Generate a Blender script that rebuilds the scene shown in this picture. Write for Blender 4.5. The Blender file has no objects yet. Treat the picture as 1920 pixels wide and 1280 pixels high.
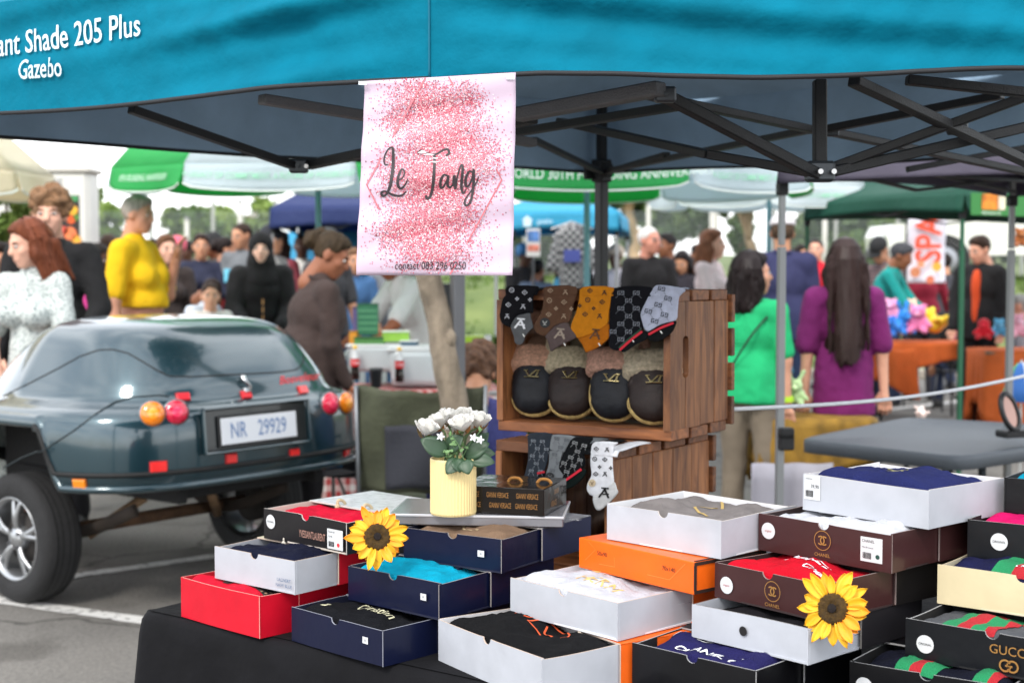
import bpy, math, random
import numpy as np
from mathutils import Matrix, Vector
from mathutils.bvhtree import BVHTree
random.seed(7); RNG = np.random.default_rng(7)
SC = bpy.context.scene
# ---------------------------------------------------------------- camera, sky, sun, exposure
FPX = 2700.0                      # focal length in pixels of the 1920 px wide photograph
PITCH = math.atan(140.0 / FPX); CAMH = 1.5
cam_data = bpy.data.cameras.new('camera'); cam = bpy.data.objects.new('camera', cam_data)
SC.collection.objects.link(cam); SC.camera = cam
cam_data.sensor_width = 36.0; cam_data.lens = FPX / 1920.0 * 36.0
cam_data.clip_start = 0.05; cam_data.clip_end = 3000.0
cam.location = (0, 0, CAMH); cam.rotation_euler = (math.pi / 2 - PITCH, 0, 0)
cam_data.dof.use_dof = True; cam_data.dof.focus_distance = 2.75; cam_data.dof.aperture_fstop = 4.5
SUN_EL, SUN_AZ = 46.0, 205.0      # degrees; azimuth: direction the light comes from, clockwise from +Y
world = bpy.data.worlds.new('World'); SC.world = world; world.use_nodes = True
wn = world.node_tree.nodes; wl = world.node_tree.links
sky = wn.new('ShaderNodeTexSky'); sky.sky_type = 'NISHITA'; sky.sun_disc = False
sky.sun_elevation = math.radians(SUN_EL); sky.sun_rotation = math.radians(SUN_AZ)
sky.air_density = 1.0; sky.dust_density = 1.5; sky.ozone_density = 1.2; sky.altitude = 100
# thin broken cloud: whitens the sky everywhere, in the same way in every direction
tc = wn.new('ShaderNodeTexCoord'); mp = wn.new('ShaderNodeMapping'); mp.inputs['Scale'].default_value = (1.2, 1.2, 4.5)
nz = wn.new('ShaderNodeTexNoise'); nz.inputs['Scale'].default_value = 2.2; nz.inputs['Detail'].default_value = 6
rp = wn.new('ShaderNodeValToRGB'); rp.color_ramp.elements[0].position = 0.36; rp.color_ramp.elements[1].position = 0.66
rp.color_ramp.elements[0].color = (0.38, 0.38, 0.38, 1); rp.color_ramp.elements[1].color = (0.9, 0.9, 0.9, 1)
mx = wn.new('ShaderNodeMixRGB'); mx.inputs['Color2'].default_value = (15.8, 16.0, 16.3, 1)
bg = wn['Background']; bg.inputs['Strength'].default_value = 0.14
wl.new(tc.outputs['Generated'], mp.inputs['Vector']); wl.new(mp.outputs[0], nz.inputs['Vector'])
wl.new(nz.outputs[0], rp.inputs[0]); wl.new(rp.outputs[0], mx.inputs['Fac'])
wl.new(sky.outputs[0], mx.inputs['Color1']); wl.new(mx.outputs[0], bg.inputs['Color'])
sun_data = bpy.data.lights.new('sun', 'SUN'); sun = bpy.data.objects.new('sun', sun_data); SC.collection.objects.link(sun)
sun_data.energy = 1.5; sun_data.angle = math.radians(14); sun_data.color = (1.0, 0.95, 0.88)
_a = math.radians(SUN_AZ); _e = math.radians(SUN_EL)
_dir = Vector((math.sin(_a) * math.cos(_e), math.cos(_a) * math.cos(_e), math.sin(_e)))
sun.rotation_euler = _dir.to_track_quat('Z', 'Y').to_euler()
SC.view_settings.view_transform = 'Standard'; SC.view_settings.look = 'None'
SC.view_settings.gamma = 1.0; SC.view_settings.use_curve_mapping = False
SC.view_settings.exposure = 0.53
SC.cycles.max_bounces = 6; SC.cycles.transparent_max_bounces = 12

# ---------------------------------------------------------------- helpers: points
_fw = np.array([0, math.cos(PITCH), -math.sin(PITCH)]); _up = np.array([0, math.sin(PITCH), math.cos(PITCH)])
CAMP = np.array([0, 0, CAMH])
def ray(px, py):
    return _fw + _up * ((640 - py) / FPX) + np.array([1.0, 0, 0]) * ((px - 960) / FPX)
def P(px, py, d):                 # point seen at a pixel, d metres ahead
    r = ray(px, py); return CAMP + r * (d / r[1])
def PZ(px, py, z):                # point seen at a pixel, at height z
    r = ray(px, py); return CAMP + r * ((z - CAMH) / r[2])
def XD(px, d, z=0.0):             # ground position of a pixel column at distance d
    return np.array([(px - 960) / FPX * d, d, z])
def npa(*a): return np.array(a, float)
def unit(v):
    v = np.asarray(v, float); return v / (np.linalg.norm(v) + 1e-12)
def rotz(deg):
    a = math.radians(deg); c, s = math.cos(a), math.sin(a)
    return np.array([[c, -s, 0], [s, c, 0], [0, 0, 1.0]])

# ---------------------------------------------------------------- helpers: objects
C = SC.collection
def thing(name, label, cat, loc=(0, 0, 0), group=None):
    o = bpy.data.objects.new(name, None); C.objects.link(o); o.location = tuple(float(v) for v in loc)
    o.empty_display_size = 0.1
    return tag(o, label, cat, group)
def tag(o, label=None, cat=None, group=None, kind=None):
    if label: o['label'] = label
    if cat: o['category'] = cat
    if group: o['group'] = group
    if kind: o['kind'] = kind
    return o
def link(me, name, parent=None, mat=None):
    o = bpy.data.objects.new(name, me); C.objects.link(o)
    if mat is not None and not me.materials: me.materials.append(mat)
    if parent is not None:
        o.parent = parent
        if parent.type == 'EMPTY': o.matrix_parent_inverse = Matrix.Translation(-parent.location)
    return o
def mesh(name, V, F, smooth=False, mats=None, midx=None):
    me = bpy.data.meshes.new(name)
    V = np.asarray(V, np.float32).reshape(-1, 3)
    if isinstance(F, np.ndarray):
        n, k = F.shape
        me.vertices.add(len(V)); me.vertices.foreach_set('co', V.ravel())
        me.loops.add(n * k); me.loops.foreach_set('vertex_index', F.astype(np.int32).ravel())
        me.polygons.add(n); me.polygons.foreach_set('loop_start', np.arange(0, n * k, k, dtype=np.int32))
        me.polygons.foreach_set('loop_total', np.full(n, k, np.int32))
        me.update(calc_edges=True)
    else:
        me.from_pydata(V.tolist(), [], [tuple(int(i) for i in f) for f in F])
    if mats:
        for m in mats: me.materials.append(m)
    if midx is not None: me.polygons.foreach_set('material_index', np.asarray(midx, np.int32))
    if smooth: me.polygons.foreach_set('use_smooth', np.ones(len(me.polygons), bool))
    me.validate(verbose=False)
    return me
def obj(name, VF, mat, parent=None, smooth=False):
    return link(mesh(name, VF[0], VF[1], smooth, [mat]), name, parent)
def join(parts):
    Vs, Fs, o = [], [], 0
    for V, F in parts:
        V = np.asarray(V, float).reshape(-1, 3); Vs.append(V)
        if isinstance(F, np.ndarray): F = F.tolist()
        Fs += [tuple(i + o for i in f) for f in F]; o += len(V)
    return np.concatenate(Vs), Fs
def xf(VF, R=None, t=None, s=None):
    V = np.asarray(VF[0], float)
    if s is not None: V = V * np.asarray(s)
    if R is not None: V = V @ np.asarray(R).T
    if t is not None: V = V + np.asarray(t)
    return V, VF[1]
# ---------------------------------------------------------------- helpers: shapes
def box(c, s, R=None, bev=0.0):
    c = np.asarray(c, float); hx, hy, hz = np.asarray(s, float) / 2
    if bev <= 0:
        V = np.array([[x * hx, y * hy, z * hz] for x in (-1, 1) for y in (-1, 1) for z in (-1, 1)])
        F = [(0, 1, 3, 2), (4, 6, 7, 5), (0, 4, 5, 1), (2, 3, 7, 6), (0, 2, 6, 4), (1, 5, 7, 3)]
    else:                          # chamfered box: 24 verts
        b = min(bev, hx * .9, hy * .9, hz * .9); V = []; idx = {}
        for x in (-1, 1):
            for y in (-1, 1):
                for z in (-1, 1):
                    for k in range(3):
                        p = [x * (hx - b), y * (hy - b), z * (hz - b)]
                        p[k] = (x, y, z)[k] * (hx, hy, hz)[k]
                        idx[(x, y, z, k)] = len(V); V.append(p)
        I = lambda x, y, z, k: idx[(x, y, z, k)]
        F = []
        for s1 in (-1, 1):
            F.append([I(s1, -1, -1, 0), I(s1, 1, -1, 0), I(s1, 1, 1, 0), I(s1, -1, 1, 0)][::s1])
            F.append([I(-1, s1, -1, 1), I(-1, s1, 1, 1), I(1, s1, 1, 1), I(1, s1, -1, 1)][::s1])
            F.append([I(-1, -1, s1, 2), I(1, -1, s1, 2), I(1, 1, s1, 2), I(-1, 1, s1, 2)][::s1])
            for s2 in (-1, 1):
                F.append([I(s1, s2, -1, 0), I(s1, s2, 1, 0), I(s1, s2, 1, 1), I(s1, s2, -1, 1)])
                F.append([I(s1, -1, s2, 0), I(s1, 1, s2, 0), I(s1, 1, s2, 2), I(s1, -1, s2, 2)])
                F.append([I(-1, s1, s2, 1), I(1, s1, s2, 1), I(1, s1, s2, 2), I(-1, s1, s2, 2)])
                for s3 in (-1, 1): F.append([I(s1, s2, s3, 0), I(s1, s2, s3, 1), I(s1, s2, s3, 2)])
        V = np.array(V)
        # orient outward
        G = []
        for f in F:
            n = np.cross(V[f[1]] - V[f[0]], V[f[2]] - V[f[0]])
            G.append(tuple(f) if n @ V[list(f)].mean(0) > 0 else tuple(f[::-1]))
        F = G
    if R is not None: V = V @ np.asarray(R).T
    return V + c, F
def frame_of(d, hint=(0, 0, 1)):
    d = unit(d); h = np.asarray(hint, float)
    if abs(d @ unit(h)) > .97: h = npa(1, 0, 0)
    x = unit(np.cross(h, d)); y = np.cross(d, x); return x, y, d
def tube(pts, r, n=8, closed=False, cap=True, flat=1.0):
    pts = np.asarray(pts, float); m = len(pts); r = np.broadcast_to(np.asarray(r, float), (m,))
    V = []; x = None
    for i in range(m):
        if closed: d = pts[(i + 1) % m] - pts[i - 1]
        else: d = pts[min(i + 1, m - 1)] - pts[max(i - 1, 0)]
        d = unit(d)
        if x is None: x, y, _ = frame_of(d)
        else:
            x = unit(x - d * (x @ d)); y = np.cross(d, x)
        for k in range(n):
            a = 2 * math.pi * k / n; V.append(pts[i] + r[i] * (math.cos(a) * x + flat * math.sin(a) * y))
    F = []
    for i in range(m if closed else m - 1):
        j = (i + 1) % m
        for k in range(n):
            l = (k + 1) % n; F.append((i * n + k, i * n + l, j * n + l, j * n + k))
    if cap and not closed:
        F.append(tuple(range(n - 1, -1, -1))); F.append(tuple((m - 1) * n + k for k in range(n)))
    return np.array(V), F
def bar(a, b, w, t, hint=(0, 0, 1)):   # rectangular bar from a to b
    a = np.asarray(a, float); b = np.asarray(b, float); x, y, d = frame_of(b - a, hint); L = np.linalg.norm(b - a)
    return box((a + b) / 2, (w, t, L), np.stack([x, y, d], 1), min(w, t) * .12)
def grid(fn, nu, nv, closed_u=False):
    V = [fn(i / (nu if closed_u else nu - 1), j / (nv - 1)) for j in range(nv) for i in range(nu)]
    F = []
    for j in range(nv - 1):
        for i in range(nu if closed_u else nu - 1):
            k = (i + 1) % nu; F.append((j * nu + i, j * nu + k, (j + 1) * nu + k, (j + 1) * nu + i))
    return np.array(V, float), F
def solid(VF, t):                  # thicken a quad sheet along its vertex normals by t (closed shell)
    V = np.asarray(VF[0], float); F = VF[1]; N = vnorm(V, F); n = len(V)
    cnt = {}
    for f in F:
        for a, b in zip(f, f[1:] + f[:1]): cnt[(a, b)] = 1
    G = list(F) + [tuple(i + n for i in f[::-1]) for f in F]
    for (a, b) in cnt:
        if (b, a) not in cnt: G.append((b, a, a + n, b + n))
    return np.concatenate([V, V - N * t]), G
def vnorm(V, F):
    V = np.asarray(V, float); N = np.zeros_like(V)
    if isinstance(F, np.ndarray):
        fn = np.cross(V[F[:, 1]] - V[F[:, 0]], V[F[:, 2]] - V[F[:, 0]])
        for k in range(F.shape[1]): np.add.at(N, F[:, k], fn)
    else:
        for f in F:
            q = np.cross(V[f[1]] - V[f[0]], V[f[2]] - V[f[0]])
            for i in f: N[i] += q
    return N / (np.linalg.norm(N, axis=1, keepdims=True) + 1e-12)
def lathe(prof, n=24, c=(0, 0, 0)):
    V = [(r * math.cos(2 * math.pi * k / n) + c[0], r * math.sin(2 * math.pi * k / n) + c[1], z + c[2]) for r, z in prof for k in range(n)]
    F = [(i * n + k, i * n + (k + 1) % n, (i + 1) * n + (k + 1) % n, (i + 1) * n + k) for i in range(len(prof) - 1) for k in range(n)]
    return np.array(V), F
def ellipsoid(c, r, R=None, nu=14, nv=9):
    def fn(u, v):
        a = 2 * math.pi * u; b = math.pi * (v - .5) * .998
        return (math.cos(a) * math.cos(b) * r[0], math.sin(a) * math.cos(b) * r[1], math.sin(b) * r[2])
    return xf(grid(fn, nu, nv, True), R, c)
def crom(pts, n=8, closed=False):       # Catmull-Rom
    pts = np.asarray(pts, float); m = len(pts); out = []
    for i in range(m if closed else m - 1):
        if closed: p0, p1, p2, p3 = pts[i - 1], pts[i], pts[(i + 1) % m], pts[(i + 2) % m]
        else: p0, p1, p2, p3 = pts[max(i - 1, 0)], pts[i], pts[i + 1], pts[min(i + 2, m - 1)]
        for k in range(n):
            t = k / n
            out.append(.5 * (2 * p1 + (p2 - p0) * t + (2 * p0 - 5 * p1 + 4 * p2 - p3) * t * t + (3 * p1 - p0 - 3 * p2 + p3) * t ** 3))
    if not closed: out.append(pts[-1])
    return np.array(out)
# ---------------------------------------------------------------- helpers: noise and distance fields
def vnoise(Pn, f=1.0, seed=0):
    Pn = np.asarray(Pn, float) * f + 100.0; i = np.floor(Pn).astype(np.int64); t = Pn - i; t = t * t * (3 - 2 * t); out = 0
    for dx in (0, 1):
        for dy in (0, 1):
            for dz in (0, 1):
                h = ((i[..., 0] + dx) * 374761393 + (i[..., 1] + dy) * 668265263 + (i[..., 2] + dz) * 2147483647 + seed * 974634777) & 0xffffffff
                h = ((h ^ (h >> 13)) * 1274126177) & 0xffffffff; h = (h ^ (h >> 16)) & 0xffff
                w = (t[..., 0] if dx else 1 - t[..., 0]) * (t[..., 1] if dy else 1 - t[..., 1]) * (t[..., 2] if dz else 1 - t[..., 2])
                out = out + w * (h / 65535.0)
    return out * 2 - 1
def sn(x, y, f, seed=0):              # scalar 2D version, quick for single points
    x = x * f + 100; y = y * f + 100; i, j = math.floor(x), math.floor(y); a, b = x - i, y - j; a = a * a * (3 - 2 * a); b = b * b * (3 - 2 * b); o = 0
    for dx in (0, 1):
        for dy in (0, 1):
            h = ((i + dx) * 374761393 + (j + dy) * 668265263 + int(seed) * 974634777) & 0xffffffff; h = ((h ^ (h >> 13)) * 1274126177) & 0xffffffff
            o += (a if dx else 1 - a) * (b if dy else 1 - b) * (((h ^ (h >> 16)) & 0xffff) / 65535.0)
    return o * 2 - 1
# prims: ('c',a,b,r1,r2[,sy])  tapered capsule ;  ('e',centre,radii[,R])  ellipsoid
def sd(prim, X):
    if prim[0] == 'c':
        a, b = np.asarray(prim[1], np.float32), np.asarray(prim[2], np.float32); r1, r2 = prim[3], prim[4]
        sy = prim[5] if len(prim) > 5 else 1.0
        Q = X - a; ab = b - a
        if sy != 1.0: Q = Q * np.array([1, 1 / sy, 1], np.float32); ab = ab * np.array([1, 1 / sy, 1], np.float32)
        t = np.clip((Q @ ab) / (ab @ ab + 1e-9), 0, 1)
        D = Q - t[..., None] * ab
        return (np.sqrt((D * D).sum(-1)) - (r1 + (r2 - r1) * t)) * (min(sy, 1.0))
    c, r = np.asarray(prim[1], np.float32), np.asarray(prim[2], np.float32); Q = X - c
    if len(prim) > 3: Q = Q @ np.asarray(prim[3], np.float32)
    k = np.sqrt(((Q / r) ** 2).sum(-1)); return (k - 1) * float(min(r)) * np.where(k > 1, 1.0, 1.0)
def smin(a, b, k):
    h = np.clip(.5 + .5 * (b - a) / k, 0, 1); return b * (1 - h) + a * h - k * h * (1 - h)
def smooth_union(prims, X, k):
    F = None
    for p in prims:
        d = sd(p, X); F = d if F is None else smin(F, d, k)
    return F
def bounds(prims, pad):
    lo = np.full(3, 9e9); hi = -lo
    for p in prims:
        if p[0] == 'c':
            sy = p[5] if len(p) > 5 else 1.0
            for q, r in ((p[1], p[3]), (p[2], p[4])):
                q = np.asarray(q, float); e = np.array([r, r * max(sy, 1), r]); lo = np.minimum(lo, q - e); hi = np.maximum(hi, q + e)
        else:
            e = np.full(3, max(p[2])) if len(p) > 3 else np.asarray(p[2], float)
            lo = np.minimum(lo, np.asarray(p[1]) - e); hi = np.maximum(hi, np.asarray(p[1]) + e)
    return lo - pad, hi + pad
def nets(field, lo, hi, h):             # surface nets of field(X)<0
    n = np.maximum(np.ceil((hi - lo) / h).astype(int) + 1, 3)
    ax = [lo[k] + h * np.arange(n[k]) for k in range(3)]
    X = np.stack(np.meshgrid(*ax, indexing='ij'), -1).astype(np.float32)
    F = field(X); F[F == 0] = 1e-6
    F[0], F[-1], F[:, 0], F[:, -1], F[:, :, 0], F[:, :, -1] = [np.maximum(q, h * .2) for q in (F[0], F[-1], F[:, 0], F[:, -1], F[:, :, 0], F[:, :, -1])]
    m = n - 1; S = np.zeros((*m, 3), np.float32); cnt = np.zeros(tuple(m), np.float32)
    cs = [(i, j, k) for i in (0, 1) for j in (0, 1) for k in (0, 1)]
    sl = lambda c: F[c[0]:c[0] + m[0], c[1]:c[1] + m[1], c[2]:c[2] + m[2]]
    for a in cs:
        for k in range(3):
            if a[k]: continue
            b = list(a); b[k] = 1; fa, fb = sl(a), sl(b); cr = (fa < 0) != (fb < 0)
            t = np.where(cr, fa / np.where(cr, fa - fb, 1), 0)
            p = np.zeros((*m, 3), np.float32); p += np.array(a, np.float32); p[..., k] += t
            S += np.where(cr[..., None], p, 0); cnt += cr
    act = cnt > 0; idx = -np.ones(tuple(m), int); idx[act] = np.arange(act.sum())
    cell = np.argwhere(act); V = lo + h * (cell + S[act] / cnt[act][:, None]); Q = []
    for k in range(3):
        u, v = [q for q in range(3) if q != k]
        s0 = [slice(1, -1)] * 3; s0[k] = slice(0, -1); s1 = list(s0); s1[k] = slice(1, None)
        A, B = F[tuple(s0)] < 0, F[tuple(s1)] < 0
        for flip, sel in ((0, A & ~B), (1, ~A & B)):
            e = np.argwhere(sel)
            if not len(e): continue
            e[:, u] += 1; e[:, v] += 1
            o = [(-1, -1), (0, -1), (0, 0), (-1, 0)]; q = []
            for du, dv in o:
                c = e.copy(); c[:, u] += du; c[:, v] += dv; q.append(idx[c[:, 0], c[:, 1], c[:, 2]])
            q = np.stack(q, 1)
            if (flip == 1) != (k == 1): q = q[:, ::-1]
            Q.append(q)
    Q = np.concatenate(Q); Q = Q[(Q >= 0).all(1)]
    return V, Q
def relax(V, F, it=2, lam=.5):
    V = np.asarray(V, float)
    for _ in range(it):
        A = np.zeros_like(V); c = np.zeros(len(V))
        for k in range(4):
            for o in (1, 3):
                np.add.at(A, F[:, k], V[F[:, (k + o) % 4]]); np.add.at(c, F[:, k], 1)
        V = V + lam * (A / np.maximum(c, 1)[:, None] - V)
    return V
def blob(prims, h, k=.03, cut=None, it=1, pad=None, disp=None):
    lo, hi = bounds(prims, (pad if pad is not None else 2.5 * h + k * .3))
    def f(X):
        F = smooth_union(prims, X, k)
        return F if cut is None else cut(X, F)
    V, F = nets(f, lo, hi, h)
    if it: V = relax(V, F, it)
    if disp is not None: V = V + vnorm(V, F) * disp(V)[:, None]
    return V, F
# ---------------------------------------------------------------- helpers: materials
def lin(c):
    c = np.asarray(c, float) / 255.0
    return tuple(np.where(c <= .04045, c / 12.92, ((c + .055) / 1.055) ** 2.4)) + (1.0,)
_M = {}
def M(col, rough=.6, metal=0.0, bump=0.0, bs=60.0, var=0.0, vs=6.0, coat=0.0, sheen=0.0, spec=.5, trans=0.0, stretch=None):
    key = (tuple(col), rough, metal, bump, bs, var, vs, coat, sheen, spec, trans, stretch)
    if key in _M: return _M[key]
    m = bpy.data.materials.new('surface'); m.use_nodes = True; nt = m.node_tree; b = nt.nodes['Principled BSDF']
    base = lin(col); b.inputs['Base Color'].default_value = base
    b.inputs['Roughness'].default_value = rough; b.inputs['Metallic'].default_value = metal
    b.inputs['Coat Weight'].default_value = coat; b.inputs['Coat Roughness'].default_value = .05
    b.inputs['Sheen Weight'].default_value = sheen; b.inputs['Specular IOR Level'].default_value = spec
    b.inputs['Transmission Weight'].default_value = trans
    t = None
    if bump or var:
        t = nt.nodes.new('ShaderNodeTexCoord'); mp_ = nt.nodes.new('ShaderNodeMapping'); nt.links.new(t.outputs['Object'], mp_.inputs[0])
        if stretch: mp_.inputs['Scale'].default_value = stretch
    if bump:
        n = nt.nodes.new('ShaderNodeTexNoise'); n.inputs['Scale'].default_value = bs; n.inputs['Detail'].default_value = 3
        bb = nt.nodes.new('ShaderNodeBump'); bb.inputs['Strength'].default_value = bump; bb.inputs['Distance'].default_value = .01
        nt.links.new(mp_.outputs[0], n.inputs['Vector']); nt.links.new(n.outputs[0], bb.inputs['Height']); nt.links.new(bb.outputs[0], b.inputs['Normal'])
    if var:
        n = nt.nodes.new('ShaderNodeTexNoise'); n.inputs['Scale'].default_value = vs; n.inputs['Detail'].default_value = 5
        r = nt.nodes.new('ShaderNodeValToRGB'); e = r.color_ramp.elements
        e[0].position = .3; e[1].position = .7
        e[0].color = tuple(max(0, v * (1 - var)) for v in base[:3]) + (1,); e[1].color = tuple(min(1, v * (1 + var)) for v in base[:3]) + (1,)
        nt.links.new(mp_.outputs[0], n.inputs['Vector']); nt.links.new(n.outputs[0], r.inputs[0]); nt.links.new(r.outputs[0], b.inputs['Base Color'])
    _M[key] = m; return m
def MT(col, t=.4, rough=.7):           # thin cloth that lets light through
    key = ('mt', tuple(col), t)
    if key not in _M:
        m = bpy.data.materials.new('thin cloth'); m.use_nodes = True; nt = m.node_tree; b = nt.nodes['Principled BSDF']; b.inputs['Base Color'].default_value = lin(col); b.inputs['Roughness'].default_value = rough
        tr = nt.nodes.new('ShaderNodeBsdfTranslucent'); tr.inputs['Color'].default_value = lin(col); mxs = nt.nodes.new('ShaderNodeMixShader'); mxs.inputs[0].default_value = t
        n = nt.nodes.new('ShaderNodeTexNoise'); n.inputs['Scale'].default_value = 9; bb = nt.nodes.new('ShaderNodeBump'); bb.inputs['Strength'].default_value = .25; bb.inputs['Distance'].default_value = .05; tcn = nt.nodes.new('ShaderNodeTexCoord')
        nt.links.new(tcn.outputs['Object'], n.inputs['Vector']); nt.links.new(n.outputs[0], bb.inputs['Height']); nt.links.new(bb.outputs[0], b.inputs['Normal'])
        nt.links.new(b.outputs[0], mxs.inputs[1]); nt.links.new(tr.outputs[0], mxs.inputs[2]); nt.links.new(mxs.outputs[0], nt.nodes['Material Output'].inputs[0]); _M[key] = m
    return _M[key]
def wood(c1, c2, axis=2, scale=14.0, rough=.55):
    key = ('wood', tuple(c1), tuple(c2), axis, scale)
    if key in _M: return _M[key]
    m = bpy.data.materials.new('wood'); m.use_nodes = True; nt = m.node_tree; b = nt.nodes['Principled BSDF']; b.inputs['Roughness'].default_value = rough
    t = nt.nodes.new('ShaderNodeTexCoord'); mp_ = nt.nodes.new('ShaderNodeMapping'); s = [scale] * 3; s[axis] = scale * .16; mp_.inputs['Scale'].default_value = s
    oi = nt.nodes.new('ShaderNodeObjectInfo'); ad = nt.nodes.new('ShaderNodeVectorMath'); ad.operation = 'ADD'
    ml = nt.nodes.new('ShaderNodeMath'); ml.operation = 'MULTIPLY'; ml.inputs[1].default_value = 37.0
    nt.links.new(oi.outputs['Random'], ml.inputs[0]); nt.links.new(t.outputs['Object'], ad.inputs[0]); nt.links.new(ml.outputs[0], ad.inputs[1])
    n = nt.nodes.new('ShaderNodeTexNoise'); n.inputs['Scale'].default_value = 2.2; n.inputs['Detail'].default_value = 9; n.inputs['Distortion'].default_value = 1.4
    r = nt.nodes.new('ShaderNodeValToRGB'); e = r.color_ramp.elements; e[0].position = .32; e[1].position = .68; e[0].color = lin(c1); e[1].color = lin(c2)
    hs = nt.nodes.new('ShaderNodeHueSaturation'); mr = nt.nodes.new('ShaderNodeMapRange'); mr.inputs[3].default_value = .7; mr.inputs[4].default_value = 1.3
    nt.links.new(oi.outputs['Random'], mr.inputs[0]); nt.links.new(mr.outputs[0], hs.inputs['Value'])
    bb = nt.nodes.new('ShaderNodeBump'); bb.inputs['Strength'].default_value = .35; bb.inputs['Distance'].default_value = .004
    nt.links.new(ad.outputs[0], mp_.inputs[0]); nt.links.new(mp_.outputs[0], n.inputs['Vector']); nt.links.new(n.outputs[0], r.inputs[0])
    nt.links.new(r.outputs[0], hs.inputs['Color']); nt.links.new(hs.outputs[0], b.inputs['Base Color']); nt.links.new(n.outputs[0], bb.inputs['Height']); nt.links.new(bb.outputs[0], b.inputs['Normal'])
    _M[key] = m; return m
def gmat(name, build):                  # custom node material
    m = bpy.data.materials.new(name); m.use_nodes = True; build(m.node_tree, m.node_tree.nodes['Principled BSDF']); return m
# ---------------------------------------------------------------- helpers: prints (lettering and marks as thin geometry on a surface)
_TX = {}
def text2d(s, size=1.0, shear=0.0, sx=1.0, align='CENTER', bold=0.0):
    key = (s, shear, align, bold)
    if key not in _TX:
        cu = bpy.data.curves.new('t', 'FONT'); cu.body = s; cu.size = 1; cu.shear = shear; cu.align_x = align; cu.align_y = 'CENTER'
        cu.resolution_u = 3; cu.offset = bold; cu.fill_mode = 'BOTH'
        o = bpy.data.objects.new('t', cu); C.objects.link(o); dg = bpy.context.evaluated_depsgraph_get(); dg.update()
        me = bpy.data.meshes.new_from_object(o.evaluated_get(dg))
        V = np.array([v.co[:2] for v in me.vertices]).reshape(-1, 2); F = [tuple(p.vertices) for p in me.polygons]
        bpy.data.objects.remove(o); bpy.data.meshes.remove(me); bpy.data.curves.remove(cu)
        _TX[key] = (V, F)
    V, F = _TX[key]
    return V * np.array([size * sx, size]), F
def stroke2d(pts, w, n=0, closed=False):  # ribbon of width w (scalar or per point)
    pts = np.asarray(pts, float)
    if n:
        ww = np.broadcast_to(np.asarray(w, float), (len(pts),)); q = crom(np.column_stack([pts, ww]), n, closed); pts, w = q[:, :2], q[:, 2]
    w = np.broadcast_to(np.asarray(w, float), (len(pts),)); m = len(pts)
    d = (np.roll(pts, -1, 0) - np.roll(pts, 1, 0)) if closed else np.gradient(pts, axis=0)
    d = d / (np.linalg.norm(d, axis=1, keepdims=True) + 1e-9); nn = np.column_stack([-d[:, 1], d[:, 0]]) * (w / 2)[:, None]
    V = np.concatenate([pts + nn, pts - nn]); F = [(i, m + i, m + (i + 1) % m, (i + 1) % m) for i in range(m if closed else m - 1)]
    return V, F
def arc2d(c, r, a0, a1, w, n=18, ry=None):
    t = np.radians(np.linspace(a0, a1, n)); return stroke2d(np.column_stack([c[0] + r * np.cos(t), c[1] + (ry or r) * np.sin(t)]), w)
def disc2d(c, r, n=20):
    t = np.linspace(0, 2 * np.pi, n, endpoint=False); return np.column_stack([c[0] + r * np.cos(t), c[1] + r * np.sin(t)]), [tuple(range(n))]
def rect2d(x0, y0, x1, y1): return np.array([[x0, y0], [x1, y0], [x1, y1], [x0, y1]], float), [(0, 1, 2, 3)]
def join2d(parts):
    V, F, o = [], [], 0
    for v, f in parts:
        V.append(np.asarray(v, float)); F += [tuple(i + o for i in q) for q in f]; o += len(v)
    return np.concatenate(V), F
def mv2d(VF, dx=0, dy=0, s=1.0, rot=0.0):
    a = math.radians(rot); R = np.array([[math.cos(a), -math.sin(a)], [math.sin(a), math.cos(a)]])
    return (VF[0] * s) @ R.T + np.array([dx, dy]), VF[1]
def plane_fn(o, ux, uy, off=.0008):
    o = np.asarray(o, float); ux = unit(ux); uy = unit(uy); nrm = np.cross(ux, uy)
    return lambda UV: o + UV[:, :1] * ux + UV[:, 1:2] * uy + nrm * off
def prt(name, fn, VF, mat, parent):
    V, F = VF; return obj(name, (fn(np.asarray(V, float)), F), mat, parent)
def cc_logo(s):      # two interlocking open rings
    return join2d([arc2d((-.26 * s, 0), .55 * s, -132, 132, .17 * s), arc2d((.26 * s, 0), .55 * s, 48, 312, .17 * s)])
def gg_logo(s, w=.12, flip=True):
    a = [arc2d((-.3 * s, 0), .45 * s, 30, 330, w * s), stroke2d([(-.3 * s, 0), (.12 * s, 0), (.12 * s, -.2 * s)], w * s)]
    b = [arc2d((.3 * s, 0), .45 * s, -150, 150, w * s), stroke2d([(.3 * s, 0), (-.12 * s, 0), (-.12 * s, .2 * s)], w * s)]
    return join2d(a + b)
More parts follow.
